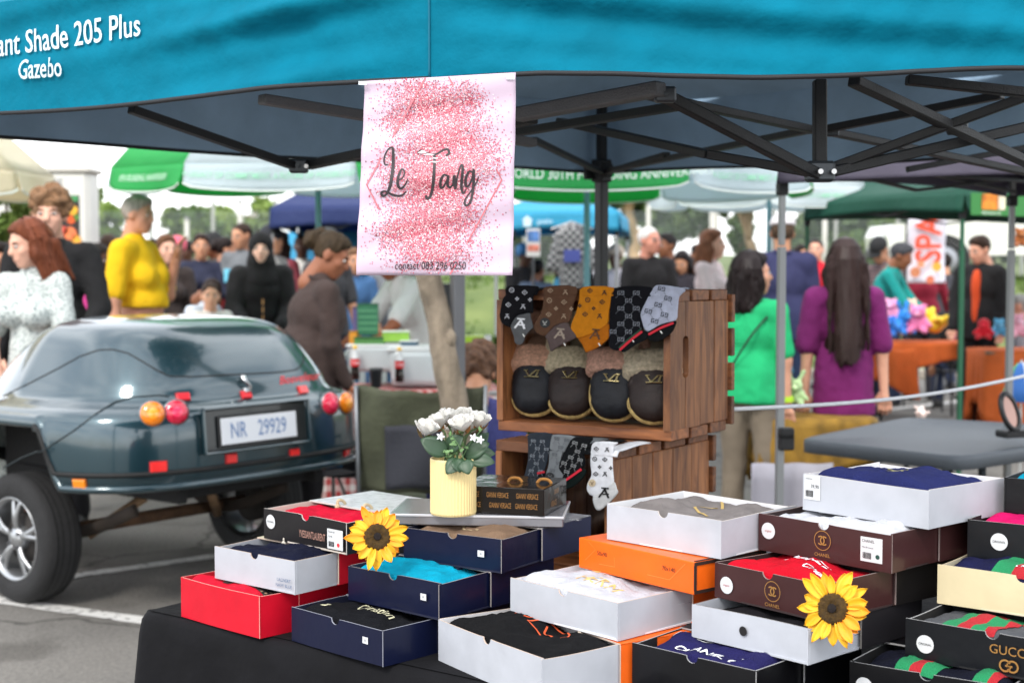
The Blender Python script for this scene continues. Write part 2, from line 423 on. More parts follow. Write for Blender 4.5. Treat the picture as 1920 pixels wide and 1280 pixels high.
# ================================================================ setting
def asphalt(nt, b):
    t = nt.nodes.new('ShaderNodeTexCoord'); b.inputs['Roughness'].default_value = .9
    n1 = nt.nodes.new('ShaderNodeTexNoise'); n1.inputs['Scale'].default_value = .7; n1.inputs['Detail'].default_value = 6
    n2 = nt.nodes.new('ShaderNodeTexNoise'); n2.inputs['Scale'].default_value = 48; n2.inputs['Detail'].default_value = 3
    v = nt.nodes.new('ShaderNodeTexVoronoi'); v.inputs['Scale'].default_value = 90
    r1 = nt.nodes.new('ShaderNodeValToRGB'); r1.color_ramp.elements[0].color = (.115, .108, .100, 1); r1.color_ramp.elements[1].color = (.18, .168, .154, 1)
    r1.color_ramp.elements[0].position = .3; r1.color_ramp.elements[1].position = .7
    r2 = nt.nodes.new('ShaderNodeValToRGB'); r2.color_ramp.elements[0].color = (.45, .45, .45, 1); r2.color_ramp.elements[1].color = (1.6, 1.6, 1.55, 1)
    m = nt.nodes.new('ShaderNodeMixRGB'); m.blend_type = 'MULTIPLY'; m.inputs[0].default_value = 1
    bb = nt.nodes.new('ShaderNodeBump'); bb.inputs['Strength'].default_value = .5; bb.inputs['Distance'].default_value = .006
    for x in (n1, n2, v): nt.links.new(t.outputs['Object'], x.inputs['Vector'])
    nt.links.new(n1.outputs[0], r1.inputs[0]); nt.links.new(n2.outputs[0], r2.inputs[0]); nt.links.new(r1.outputs[0], m.inputs[1]); nt.links.new(r2.outputs[0], m.inputs[2])
    vc = nt.nodes.new('ShaderNodeTexVoronoi'); vc.feature = 'DISTANCE_TO_EDGE'; vc.inputs['Scale'].default_value = .8; n3 = nt.nodes.new('ShaderNodeTexNoise'); n3.inputs['Scale'].default_value = 3; n3.inputs['Detail'].default_value = 8
    mxv = nt.nodes.new('ShaderNodeMixRGB'); mxv.inputs[0].default_value = .25; nt.links.new(t.outputs['Object'], n3.inputs['Vector']); nt.links.new(t.outputs['Object'], mxv.inputs[1]); nt.links.new(n3.outputs[1], mxv.inputs[2]); nt.links.new(mxv.outputs[0], vc.inputs['Vector'])
    r3 = nt.nodes.new('ShaderNodeValToRGB'); r3.color_ramp.elements[0].color = (.35, .34, .33, 1); r3.color_ramp.elements[1].position = .012; nt.links.new(vc.outputs[0], r3.inputs[0])
    n4 = nt.nodes.new('ShaderNodeTexNoise'); n4.inputs['Scale'].default_value = 1.7; n4.inputs['Detail'].default_value = 2; r4 = nt.nodes.new('ShaderNodeValToRGB'); r4.color_ramp.elements[0].position = .36; r4.color_ramp.elements[1].position = .46; r4.color_ramp.elements[0].color = (.62, .61, .6, 1); nt.links.new(t.outputs['Object'], n4.inputs['Vector']); nt.links.new(n4.outputs[0], r4.inputs[0])
    m3 = nt.nodes.new('ShaderNodeMixRGB'); m3.blend_type = 'MULTIPLY'; m3.inputs[0].default_value = 1; m4 = nt.nodes.new('ShaderNodeMixRGB'); m4.blend_type = 'MULTIPLY'; m4.inputs[0].default_value = 1
    nt.links.new(m.outputs[0], m3.inputs[1]); nt.links.new(r3.outputs[0], m3.inputs[2]); nt.links.new(m3.outputs[0], m4.inputs[1]); nt.links.new(r4.outputs[0], m4.inputs[2])
    nt.links.new(m4.outputs[0], b.inputs['Base Color']); nt.links.new(v.outputs[0], bb.inputs['Height']); nt.links.new(bb.outputs[0], b.inputs['Normal'])
MA_ASPH = gmat('asphalt', asphalt)
g = obj('ground', grid(lambda u, v: (-1500 + 3000 * u, -60 + 2600 * v, 0), 3, 3), MA_ASPH); tag(g, kind='structure')
def paint(nt, b):
    b.inputs['Roughness'].default_value = .8
    t = nt.nodes.new('ShaderNodeTexCoord'); n = nt.nodes.new('ShaderNodeTexNoise'); n.inputs['Scale'].default_value = 22; n.inputs['Detail'].default_value = 8
    r = nt.nodes.new('ShaderNodeValToRGB'); r.color_ramp.elements[0].position = .34; r.color_ramp.elements[1].position = .47
    r.color_ramp.elements[0].color = (.12, .115, .11, 1); r.color_ramp.elements[1].color = (.62, .61, .58, 1)
    nt.links.new(t.outputs['Object'], n.inputs['Vector']); nt.links.new(n.outputs[0], r.inputs[0]); nt.links.new(r.outputs[0], b.inputs['Base Color'])
MA_PAINT = gmat('road paint', paint)
def line(a, b, w=.1):
    a = np.asarray(a, float); b = np.asarray(b, float); d = unit(b - a); n = npa(-d[1], d[0], 0) * w / 2; k = 24
    V = []
    for i in range(k + 1):
        p = a + (b - a) * i / k; j = 1 + .08 * math.sin(i * 2.3); V += [p + n * j, p - n * j]
    V = np.array(V); V[:, 2] = .004
    o = obj('parking_line', (V, [(2 * i, 2 * i + 1, 2 * i + 3, 2 * i + 2) for i in range(k)]), MA_PAINT); tag(o, kind='structure')
a, b = PZ(-60, 1117, 0), PZ(285, 1166, 0); line(a, a + (b - a) * 3.6)
a, b = PZ(140, 1080, 0), PZ(395, 1044, 0); line(a - (b - a) * .2, a + (b - a) * 3.0)
a, b = PZ(1640, 770, 0), PZ(1850, 747, 0); line(a - (b - a) * .5, a + (b - a) * 2.2, .12)
a, b = PZ(-300, 930, 0), PZ(100, 900, 0); line(a, b)
# raised grass bank behind the stalls
def bank_h(y): 
    t = np.clip((y - 19.5) / 5.5, 0, 1); return -.05 + 1.25 * t * t * (3 - 2 * t) + np.clip((y - 25) * .012, 0, 1.2)
def gmix(c1, c2, s=.9):
    def f(nt, b):
        b.inputs['Roughness'].default_value = .95
        t = nt.nodes.new('ShaderNodeTexCoord'); n = nt.nodes.new('ShaderNodeTexNoise'); n.inputs['Scale'].default_value = s; n.inputs['Detail'].default_value = 10
        r = nt.nodes.new('ShaderNodeValToRGB'); r.color_ramp.elements[0].color = c1; r.color_ramp.elements[1].color = c2
        r.color_ramp.elements[0].position = .35; r.color_ramp.elements[1].position = .65
        nt.links.new(t.outputs['Object'], n.inputs['Vector']); nt.links.new(n.outputs[0], r.inputs[0]); nt.links.new(r.outputs[0], b.inputs['Base Color'])
    return f
MA_GRASS = gmat('bank turf', gmix((.075, .115, .028, 1), (.15, .19, .055, 1)))
Vb, Fb = grid(lambda u, v: (-160 + 320 * u, 19.4 + 140 * v ** 2.2, 0), 121, 45)
Vb[:, 2] = bank_h(Vb[:, 1]) + .06 * vnoise(Vb, .35) * np.clip(Vb[:, 1] - 20, 0, 3)
g = obj('grass_bank', (Vb, Fb), MA_GRASS, None, True); tag(g, kind='structure')
# tufts on the bank
def leaf_cloud(pts, size, rng, mats=1, up=0.0, asp=1.6):
    n = len(pts); d = rng.normal(size=(n, 3)); d[:, 2] += up; d /= np.linalg.norm(d, axis=1, keepdims=True)
    e = np.cross(d, rng.normal(size=(n, 3))); e /= np.linalg.norm(e, axis=1, keepdims=True) + 1e-9
    s = size * rng.uniform(.6, 1.35, (n, 1)); a, b_ = d * s * asp * .5, e * s * .5
    V = np.stack([pts - a, pts - b_ * .9, pts + a, pts + b_], 1).reshape(-1, 3)
    return V, np.arange(4 * n).reshape(n, 4)
n = 16000; q = np.column_stack([RNG.uniform(-16, 24, n), 19.6 + 9 * RNG.random(n) ** 1.3, np.zeros(n)]); q[:, 2] = bank_h(q[:, 1]) + .04
Vt, Ft = leaf_cloud(q, .05, RNG, up=2.5, asp=3.5)
o = obj('grass', (Vt, Ft), M((84, 106, 46), .9, var=.35, vs=1.5)); tag(o, 'short green grass covering the bank behind the stalls', 'grass', kind='stuff')
# kerb at the far side of the car park
o = obj('kerb', box((4, 19.3, .06), (60, .22, .14), None, .02), M((150, 142, 130), .9, var=.15, vs=4)); tag(o, kind='structure')
# ---------------------------------------------------------------- trees
BARK = M((128, 112, 92), .9, bump=.8, bs=35, var=.35, vs=9, stretch=(1, 1, .35)); BARK2 = M((150, 132, 108), .9, bump=.6, bs=25, var=.3, vs=7, stretch=(1, 1, .3))
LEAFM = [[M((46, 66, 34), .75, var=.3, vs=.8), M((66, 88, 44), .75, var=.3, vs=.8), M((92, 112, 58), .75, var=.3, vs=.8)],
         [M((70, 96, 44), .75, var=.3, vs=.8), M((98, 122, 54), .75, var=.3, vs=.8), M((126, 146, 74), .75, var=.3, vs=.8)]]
def tree(label, x, y, z0, z1, rad, zc=None, n=5200, leaf=.16, kind=0, lean=(0, 0), bark=BARK, r0=.11, seed=1, cone=False, name='tree'):
    rng = np.random.default_rng(seed); t = thing(name, label, 'tree', (x, y, z0))
    H = z1 - z0; zc = zc if zc is not None else z0 + H * .35
    base = npa(x, y, z0 - .1); top = npa(x + lean[0], y + lean[1], z0 + H * .75)
    pts = [base + (top - base) * k / 6 + (rng.normal(size=3) * .03 * H * (0 if k in (0, 6) else 1)) * [1, 1, 0] for k in range(7)]
    prts = [tube(crom(pts, 3), np.linspace(r0, r0 * .35, 19), 8)]
    lumps = []
    for i in range(9):
        a = rng.uniform(0, 6.28); f = rng.uniform(.45, .95); s = pts[3] + (pts[6] - pts[3]) * rng.random()
        zz = zc + (z1 - zc) * rng.uniform(.1, .95); rr = rad * rng.uniform(.45, .85) * ((1.15 - (zz - zc) / (z1 - zc)) if cone else 1)
        e = npa(x + lean[0] + math.cos(a) * rr, y + lean[1] + math.sin(a) * rr, zz)
        prts.append(tube(crom([s, (s + e) / 2 + [0, 0, .08 * H], e], 4), np.linspace(r0 * .4, r0 * .1, 9), 6)); lumps.append((e, rad * rng.uniform(.35, .55)))
    for i in range(8): lumps.append((npa(x + lean[0], y + lean[1], zc + (z1 - zc) * rng.random()) + rng.normal(size=3) * [rad * .4, rad * .4, 0], rad * rng.uniform(.3, .5)))
    obj('trunk', join(prts), bark, t, True)
    Q = []
    for c, r in lumps:
        m = n // len(lumps); d = rng.normal(size=(m, 3)); d /= np.linalg.norm(d, axis=1, keepdims=True)
        Q.append(c + d * (r * rng.random((m, 1)) ** .45) * [1, 1, .8])
    Q = np.concatenate(Q); Q = Q[(vnoise(Q, 2.2 / max(rad, .5), seed) > -.28) & (Q[:, 2] < z1 + .1 * H)]
    V, F = leaf_cloud(Q, leaf, rng)
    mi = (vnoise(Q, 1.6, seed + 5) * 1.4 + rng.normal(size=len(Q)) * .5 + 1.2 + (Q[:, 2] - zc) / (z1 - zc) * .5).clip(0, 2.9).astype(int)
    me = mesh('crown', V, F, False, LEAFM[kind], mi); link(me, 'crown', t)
    return t
def tree_px(label, px, ytop, ybot, d, wpx, **k):
    x = (px - 960) / FPX * d; z1 = CAMH + (500 - ytop) * d / FPX; zc = CAMH + (500 - ybot) * d / FPX
    return tree(label, x, d, float(bank_h(d)) if d > 19 else 0, z1, wpx / 2 * d / FPX, zc, **k)
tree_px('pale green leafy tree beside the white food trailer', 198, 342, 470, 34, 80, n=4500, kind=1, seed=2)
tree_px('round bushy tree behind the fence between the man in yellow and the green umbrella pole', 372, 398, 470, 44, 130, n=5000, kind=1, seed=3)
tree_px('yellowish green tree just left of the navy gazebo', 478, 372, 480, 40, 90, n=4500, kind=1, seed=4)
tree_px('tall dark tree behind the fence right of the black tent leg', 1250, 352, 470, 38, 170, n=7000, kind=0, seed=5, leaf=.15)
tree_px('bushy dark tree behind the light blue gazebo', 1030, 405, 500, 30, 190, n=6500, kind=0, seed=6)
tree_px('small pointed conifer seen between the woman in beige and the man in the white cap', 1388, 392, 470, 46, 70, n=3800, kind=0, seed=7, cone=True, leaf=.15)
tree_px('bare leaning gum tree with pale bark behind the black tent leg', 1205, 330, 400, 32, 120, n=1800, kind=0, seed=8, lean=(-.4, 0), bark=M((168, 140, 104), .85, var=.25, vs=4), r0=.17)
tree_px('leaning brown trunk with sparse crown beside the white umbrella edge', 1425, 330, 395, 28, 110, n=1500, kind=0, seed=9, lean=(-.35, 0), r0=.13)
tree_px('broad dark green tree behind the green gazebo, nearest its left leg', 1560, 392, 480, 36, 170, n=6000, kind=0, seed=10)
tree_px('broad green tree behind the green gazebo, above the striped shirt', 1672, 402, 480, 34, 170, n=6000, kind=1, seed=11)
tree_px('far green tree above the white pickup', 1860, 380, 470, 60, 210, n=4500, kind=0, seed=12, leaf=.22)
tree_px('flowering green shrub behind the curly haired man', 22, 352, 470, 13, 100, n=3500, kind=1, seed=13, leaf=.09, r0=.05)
# slim tree standing behind the camping chair
def slim_trunk(label, pts, r, seed, d):
    t = thing('tree', label, 'tree', (pts[0][0], pts[0][1], 0)); rng = np.random.default_rng(seed)
    q = crom(pts, 8); rr = np.interp(np.linspace(0, 1, len(q)), [0, .25, 1], r); V, F = tube(q, rr, 14)
    V = V + vnorm(V, F) * (.006 * vnoise(V, 9, seed) + .004 * vnoise(V, 25, seed))[:, None]
    prts = [(V, F)]; top = pts[-1]
    for k, zz in ((len(q) * 3 // 8, 1), (len(q) * 5 // 8, -1)):            # knots where limbs were cut
        c = q[k]; prts.append(ellipsoid(c + npa(zz * rr[k] * .55, -rr[k] * .6, 0), (rr[k] * .5, rr[k] * .5, rr[k] * .75)))
    for i in range(6):
        a = i * 1.05 + .4; e = top + npa(math.cos(a) * .8, math.sin(a) * .8, rng.uniform(.5, 1.4)); prts.append(tube(crom([top - [0, 0, .15], (top + e) / 2 + [0, 0, .15], e], 4), np.linspace(r[2] * .7, .01, 9), 7))
    obj('trunk', join(prts), M((132, 120, 104), .9, bump=1, bs=45, var=.4, vs=14, stretch=(1, 1, .5)), t, True)
    c = top + npa(0, 0, 1.2); m = 3500; dd = rng.normal(size=(m, 3)); dd /= np.linalg.norm(dd, axis=1, keepdims=True)
    Q = c + dd * (rng.random((m, 1)) ** .4) * [1.1, 1.1, .75]; V, F = leaf_cloud(Q, .09, rng)
    link(mesh('crown', V, F, False, LEAFM[0], rng.integers(0, 3, m)), 'crown', t)
slim_trunk('slim bent grey tree trunk rising behind the camping chair', [XD(862, 6.6), P(856, 800, 6.6), P(838, 690, 6.6), P(824, 600, 6.6), P(800, 500, 6.6), P(782, 400, 6.6), P(770, 280, 6.6), P(765, 90, 6.6)], (.075, .064, .05), 21, 6.6)
slim_trunk('straighter tree trunk farther back behind the slim one', [XD(772, 10.2), P(770, 700, 10.2), P(772, 560, 10.2), P(765, 420, 10.2), P(760, 250, 10.2), P(755, 60, 10.2)], (.09, .075, .05), 22, 10.2)
# low clipped hedge behind the seated people
t = thing('hedge', 'low green hedge behind the seated person in blue', 'hedge', XD(905, 11))
Q = np.column_stack([RNG.uniform(-.6, .6, 9000), RNG.uniform(-.35, .35, 9000), RNG.uniform(.02, 1, 9000)]); Q[:, 2] *= .98 + .05 * vnoise(Q, 3)
V, F = leaf_cloud(Q + XD(905, 11), .05, RNG); link(mesh('foliage', V, F, False, LEAFM[1], RNG.integers(0, 3, 9000)), 'foliage', t)
obj('stems', join([tube([XD(905, 11) + [k * .3, 0, 0], XD(905, 11) + [k * .3 + .05, .05, .7]], .015, 5) for k in range(-2, 3)]), BARK, t)
# ---------------------------------------------------------------- mesh fence behind the market
GALV = M((150, 156, 156), .5, metal=.6)
fy = 29.0; fz0 = float(bank_h(fy)); fh = 1.35
fence = thing('mesh_fence', 'tall grey wire mesh fence running along behind the market', 'fence', (0, fy, fz0))
post_me = mesh('post', *join([box((0, 0, fh / 2 + .1), (.07, .07, fh + .2), None, .008), box((0, 0, fh + .22), (.09, .09, .03), None, .01)]), mats=[M((158, 160, 156), .6)])
for i in range(30):
    o = link(post_me, 'post', fence); o.location = (-16 + i * 1.25, fy, fz0)
wires = []
for i in range(36 * 11): x = -16 + i * .091; wires.append(box((x, fy + .02, fz0 + fh / 2), (.007, .005, fh)))
for j in range(24): wires.append(box((2, fy + .03, fz0 + fh * j / 23), (36.4, .004, .008)))
obj('wire_mesh', join(wires), GALV, fence); tag(fence.children[-1], kind='stuff')
for i, (px, top, lab) in enumerate([(1338, 385, 'thick pale concrete pole behind the woman in beige'), (1215, 385, 'thin grey lamp post behind the white haired man'), (352, 412, 'white fence pole in front of the round tree'), (1545, 395, 'grey metal pole under the green gazebo'), (452, 380, 'white pole beside the yellowish tree')]):
    d = 28.0 - i * .9; x, z1 = (px - 960) / FPX * d, CAMH + (500 - top) * d / FPX; r = .1 if i == 0 else .05; z0 = float(bank_h(d))
    t = thing('pole', lab, 'pole', (x, d, z0)); obj('shaft', tube([(x, d, z0 - .1), (x, d, z1)], [r, r * .8], 10), M((186, 184, 176), .7, var=.1), t, True)
    obj('cap', tube([(x, d, z1), (x, d, z1 + .05)], [r, r * .5], 10), M((120, 122, 122), .5), t)
# ================================================================ the blue tent over the stall
CY = M((0, 106, 130), .8, var=.12, vs=9, bump=.45, bs=24, spec=.1); DARKIN = M((148, 176, 200), .8, bump=.25, bs=70, var=.12, vs=6)
BLK = M((22, 23, 25), .5, bump=.25, bs=300); BIND = M((30, 31, 34), .7)
tN = P(805, 150, 2.9); tL = P(-330, 240, 3.95); tF = P(1130, 325, 5.85); tR = P(2080, 133, 2.78); tR2 = P(2300, 270, 4.45)
zv = tN[2]
tent = thing('market_tent', 'turquoise pop-up tent over the shoe box stall, its front valance across the top', 'tent', (tF[0], tF[1], 0))
apex = (tN + tL + tF + tR) / 4; apex = npa(apex[0] + .4, apex[1], zv + .95)
VH = .27
def foldL(u, v):   # left panel: broad creases rising to the right
    q = v * 1.0 - u * .75; k = .22 + .78 * min(1, max(0, (u - .60) / .2)); return k * (.034 * math.sin(9.5 * q + 1.2) + .012 * math.sin(23 * q + 2 * u) + .005 * math.sin(41 * u + 9 * v) + .006 * math.sin(15 * u + 4 * v + 2 * math.sin(7 * u)) * math.sin(5 * u + 3 * v) + .003 * math.sin(70 * u + 14 * v + 3 * math.sin(9 * u)))
def foldR(u, v):   # right panel: creases falling to the right
    q = v * 1.0 + u * .62; return .022 * math.sin(9.0 * q + .2) + .011 * math.sin(21 * q - 3 * u) + .004 * math.sin(47 * u + 6 * v) + .006 * math.sin(14 * u - 4 * v + 2 * math.sin(8 * u)) * math.sin(6 * u + 2 * v) + .003 * math.sin(66 * u - 12 * v + 3 * math.sin(8 * u))
def panel(A, B, fold, amp=1.0, nu=150, nv=26, out=None):
    A = np.asarray(A); B = np.asarray(B); d = unit((B - A) * [1, 1, 0]); nrm = npa(d[1], -d[0], 0)
    def fn(u, v):
        p = A + (B - A) * u; edge = min(1, 6 * u, 6 * (1 - u)) ; w = amp * fold(u, v) * edge * (.35 + .65 * v)
        hem = .006 * math.sin(9 * u) * (1 - v)
        return p + nrm * (w + .02 * (1 - v) * edge) + npa(0, 0, v * VH + hem)
    return grid(fn, nu, nv), fn
(vfL, fnL) = panel(tL, tN, foldL); (vfR, fnR) = panel(tN, tR, foldR)
def sample(fn, A, B, off=.004):
    L = np.linalg.norm((np.asarray(B) - A)[:2])
    def g_(UV):
        out = []
        for a, b in UV:
            u, v = a / L, b / VH; p = npa(*fn(u, v)); q = npa(*fn(u + .004, v)) - p; r = npa(*fn(u, v + .02)) - p; n = unit(np.cross(q, r)); out.append(p + n * off)
        return np.array(out)
    return g_, L
def two_layer(name, vf, inner_off):
    V, F = vf; N = vnorm(V, F)
    o = obj(name, (V, F), CY, tent, True); obj('lining', (V - N * inner_off, [f[::-1] for f in F]), DARKIN, o, True)
    return o
pl = two_layer('valance', vfL, .004); pr = two_layer('valance', vfR, .004)
# hem binding
for vf, nu in ((vfL, 150), (vfR, 150)):
    e = vf[0][:nu]; obj('hem_binding', tube(e, .0055, 6), BIND, tent, True)
e = np.array([npa(*fnR(0, v / 12)) + npa(0, -.003, 0) for v in range(13)]); obj('corner_seam', tube(e, .0022, 6), M((0, 100, 124), .8), tent, True)
# far sides, seen from inside
def back_panel(A, B):
    vf, fn = panel(B, A, lambda u, v: .012 * math.sin(14 * u + 3 * v) + .006 * math.sin(40 * u), nu=60, nv=10)
    o = obj('valance', vf, CY, tent, True); V, F = vf; N = vnorm(V, F); obj('lining', (V - N * .004, [f[::-1] for f in F]), DARKIN, o, True)
    obj('hem_binding', tube(V[:60], .007, 6), BIND, tent, True)
back_panel(tL, tF); back_panel(tF, tR2)
# roof panels
def roof(A, B, outer=True):
    A = A + [0, 0, VH]; B = B + [0, 0, VH]
    def fn(u, v):
        p = A + (B - A) * u; q = p + (apex - p) * v; return q - npa(0, 0, .10 * math.sin(math.pi * v) * (1 - abs(2 * u - 1) ** 3) - .01 * math.sin(20 * u) * (1 - v) * v)
    vf = grid(fn, 40, 18); o = obj('roof_panel', vf, CY, tent, True); V, F = vf; N = vnorm(V, F); s = 1 if N[:, 2].mean() > 0 else -1
    obj('lining', (V - s * N * .004, F), DARKIN, o, True)
for A, B in ((tL, tN), (tN, tR), (tR, tR2), (tR2, tF), (tF, tL)): roof(A, B)
# printed name on the left valance
WPR = M((214, 232, 236), .6)
gL, LL = sample(fnL, tL, tN, .007)
def pixel_on_valance(px, py):   # find surface coords whose picture position is px,py
    p = vfL[0] - CAMP; w = p @ _fw; e = (960 + FPX * p[:, 0] / w - px) ** 2 + (640 - FPX * (p @ _up) / w - py) ** 2; i = int(e.argmin())
    return (i % 150) / 149 * LL, (i // 150) / 25 * VH
u0, v0 = pixel_on_valance(268, 50); u1, v1 = pixel_on_valance(4, 84)
def lay(txt, right, left, cap, sx, shear=0):
    V, F = text2d(txt, 1, shear, 1, 'RIGHT', .006); (ur, vr), (ul, vl) = right, left; h = V[:, 1].max() - V[:, 1].min(); s = cap / h; w = -V[:, 0].min() * s * sx
    t = V[:, 0] * s * sx; ang = (vr - vl) / (ur - ul)
    return np.column_stack([ur + t, vr + V[:, 1] * s + t * ang]), F
prt('lettering', gL, lay('Giant Shade 205 Plus', (u0, v0), (u1, v1), .058, .80, -.25), WPR, pl)
u2, v2 = pixel_on_valance(118, 128); u3, v3 = pixel_on_valance(24, 138)
prt('lettering', gL, lay('Gazebo', (u2, v2), (u3, v3), .044, .78, .0), WPR, pl)
# frame
def fb(a, b, w=.026, t=.018, name='truss_bar', mat=BLK): return obj(name, bar(a, b, w, t), mat, tent)
GREYBAR = M((92, 92, 94), .45, bump=.4, bs=260)
leg = P(1128, 330, 5.75); lx, ly = leg[0], leg[1]
lz = leg[2]
R45 = rotz(40)
obj('leg', join([box((lx, ly, lz / 2 + .0), (.043, .043, lz), R45, .004), box((lx, ly, (zv + VH + lz * .0) - .1), (.034, .034, .5), R45, .003)]), BLK, tent)
obj('foot_plate', box((lx, ly, .006), (.12, .12, .012), R45, .003), BLK, tent)
obj('slider', join([box((lx, ly, lz + .02), (.062, .062, .09), R45, .006), box((lx + .02, ly - .045, lz + .02), (.02, .05, .05), R45, .004), box((lx - .05, ly - .01, lz + .01), (.05, .02, .05), R45, .004)]), BLK, tent)
def legxy(p): 
    c = np.asarray(p); obj('leg', box((c[0], c[1], (zv + VH) / 2), (.045, .045, zv + VH), rotz(30), .004), BLK, tent)
legxy(tL + npa(.08, .06, 0)); legxy(tR + npa(.1, .12, 0)); legxy(tR2 + npa(-.1, -.1, 0))
fb(P(1132, 325, 5.72), P(1000, 262, 4.7)); fb(P(1132, 325, 5.72), P(1250, 290, 4.9)); 
fb(P(245, 205, 3.6), P(560, 314, 4.0), .03, .02); fb(P(575, 310, 4.02), P(1000, 222, 3.4), .036, .024); fb(P(490, 186, 3.2), P(1000, 268, 3.7), .034, .022, mat=GREYBAR)
fb(P(968, 216, 3.25), P(1240, 166, 3.0), .042, .03, mat=GREYBAR); fb(P(960, 250, 3.9), P(1290, 196, 3.3), .03, .02)
fb(P(1050, 228, 4.0), P(1330, 290, 3.4), .03, .02); fb(P(1330, 290, 3.4), P(1535, 326, 3.25), .034, .022)
fb(P(1232, 172, 3.05), P(1532, 328, 3.2), .034, .024); fb(P(1210, 178, 3.2), P(1535, 246, 3.6), .026, .018)
fb(P(1530, 246, 3.6), P(1880, 178, 3.3), .026, .018); fb(P(1150, 318, 5.5), P(1535, 240, 3.8), .026, .018)
fb(P(1600, 152, 2.95), P(1960, 320, 3.4), .030, .02); fb(P(1560, 322, 3.22), P(1960, 230, 3.3), .034, .024); fb(P(1545, 320, 3.24), P(1960, 168, 3.1), .03, .02)
fb(P(1700, 150, 3.0), P(1960, 178, 3.0), .03, .02); fb(P(1560, 248, 3.65), P(1960, 330, 4.2), .028, .018); fb(P(1700, 318, 4.4), P(1960, 270, 4.4), .026, .018)
fb(P(1537, 150, 3.22), P(1537, 332, 3.22), .034, .028, 'stanchion')
for (px, py, d, s) in ((560, 312, 3.99, .034), (1247, 178, 3.03, .03), (1537, 322, 3.21, .042), (1795, 240, 3.2, .028), (1560, 247, 3.6, .022)):
    c = P(px, py, d); obj('joint_bracket', join([box(c, (s * 1.5, s, s * 1.1), None, s * .15), tube([c - [0, s * .8, 0], c + [0, s * .8, 0]], s * .18, 8)]), M((70, 74, 78), .4, metal=.5), tent)
for (px, py, d) in ((1505, 320, 3.2), (1562, 322, 3.18), (1537, 322, 3.17), (575, 312, 3.96)):
    c = P(px, py, d); obj('bolt', tube([c, c - [0, .012, 0]], .006, 8), M((190, 190, 190), .3, metal=.9), tent)
# a grey square post of the next shelter, beside the slim tree
t = thing('steel_post', 'dark grey square steel post directly right of the slim bent tree', 'post', XD(858, 6.6))
c = XD(858, 6.6); obj('post', join([box((c[0], c[1], 1.05), (.055, .055, 2.1), rotz(25), .004)]), M((92, 94, 98), .5, var=.1), t); obj('base_plate', box((c[0], c[1], .008), (.14, .14, .016), rotz(25), .003), M((80, 82, 85), .5), t)

# ================================================================ the poster on the front corner
PD = 2.79
c00, c10, c01, c11 = P(682, 152, PD), P(967, 136, PD), P(668, 516, PD - .02), P(961, 516, PD - .02)
poster = thing('poster', 'pink glitter poster with black script lettering hanging from the tent front', 'poster', (c00 + c11) / 2)
def pfn(u, v):    # u right, v down 0..1
    p = (c00 * (1 - u) + c10 * u) * (1 - v) + (c01 * (1 - u) + c11 * u) * v
    w = .003 * math.sin(6.5 * v + 1.2 * u + .5) + .003 * math.sin(13 * v - 2 * u) + .005 * (abs(2 * u - 1) ** 3) * math.sin(3.2 * v + .4) + .002 * math.sin(31 * v + 4 * u)
    return p + npa(.15 * w, w, 0)
PAPER = M((200, 180, 197), .35, var=.03, vs=3, spec=.5)
sh = grid(pfn, 34, 48); V, F = sh; sh = (V, [f[::-1] for f in F])
N = vnorm(*sh); s = -1 if N[:, 1].mean() > 0 else 1
po = obj('paper', solid((V, sh[1] if s == 1 else F), .0012), PAPER, poster, True)
def zp(UV, off=.0014):   # poster print coords: pixels of a 1097x1280 close-up of it
    out = []
    for x, y in UV:
        yt = 97 - 50 * (x - 130) / 865; v = (y - yt) / (1206 - yt); xl = 130 - 35 * v; xr = 995 - 15 * v; u = (x - xl) / (xr - xl); p = npa(*pfn(u, v)); out.append(p + npa(0, -off, 0))
    return np.array(out)
def pp(name, VF, mat, off=.0014): return obj(name, (zp(VF[0], off), VF[1]), mat, poster)
ROSE = M((196, 110, 118), .35, metal=.3)
for k, st in enumerate(([(480, 78), (150, 690), (222, 832)], [(612, 72), (640, 122)], [(888, 600), (918, 662), (625, 1200)])): pp('frame_line', stroke2d(np.array(st, float), 9), ROSE, .0016)
# glitter flakes
n = 26000; th = RNG.uniform(0, 6.28, n); cx = []; 
lobes = [(430, 180, 150, 110, 1.2), (560, 330, 230, 170, 2.0), (620, 480, 230, 170, 2.0), (760, 520, 150, 110, .9), (330, 330, 120, 70, .6), (560, 640, 240, 150, 1.6), (500, 780, 200, 120, 1.0), (480, 960, 220, 120, 1.6), (530, 1090, 210, 90, 1.3), (300, 960, 90, 50, .35), (720, 190, 80, 80, .35), (280, 590, 70, 120, .35), (680, 900, 110, 110, .4), (590, 240, 190, 110, 1.0), (600, 560, 240, 110, 1.3), (540, 720, 230, 90, 1.3), (520, 870, 220, 80, 1.3), (500, 1030, 220, 70, .9), (540, 620, 250, 430, 4.5)]
wts = np.array([l[4] for l in lobes]); wts = wts / wts.sum(); pick = RNG.choice(len(lobes), n, p=wts)
L_ = np.array([l[:4] for l in lobes])[pick]; rr = np.sqrt(-2 * np.log(RNG.random(n) + 1e-9)) * .58
X = L_[:, 0] + rr * np.cos(th) * L_[:, 2]; Y = L_[:, 1] + rr * np.sin(th) * L_[:, 3]
ok = (X > 118) & (X < 975) & (Y > 82) & (Y < 1196); X, Y = X[ok], Y[ok]; n = len(X)
r = RNG.uniform(1.8, 5.2, n); an = RNG.uniform(0, 1.57, n); Q = np.stack([np.column_stack([X + r * np.cos(an + k * 1.5708), Y + r * np.sin(an + k * 1.5708)]) for k in range(4)], 1).reshape(-1, 2)
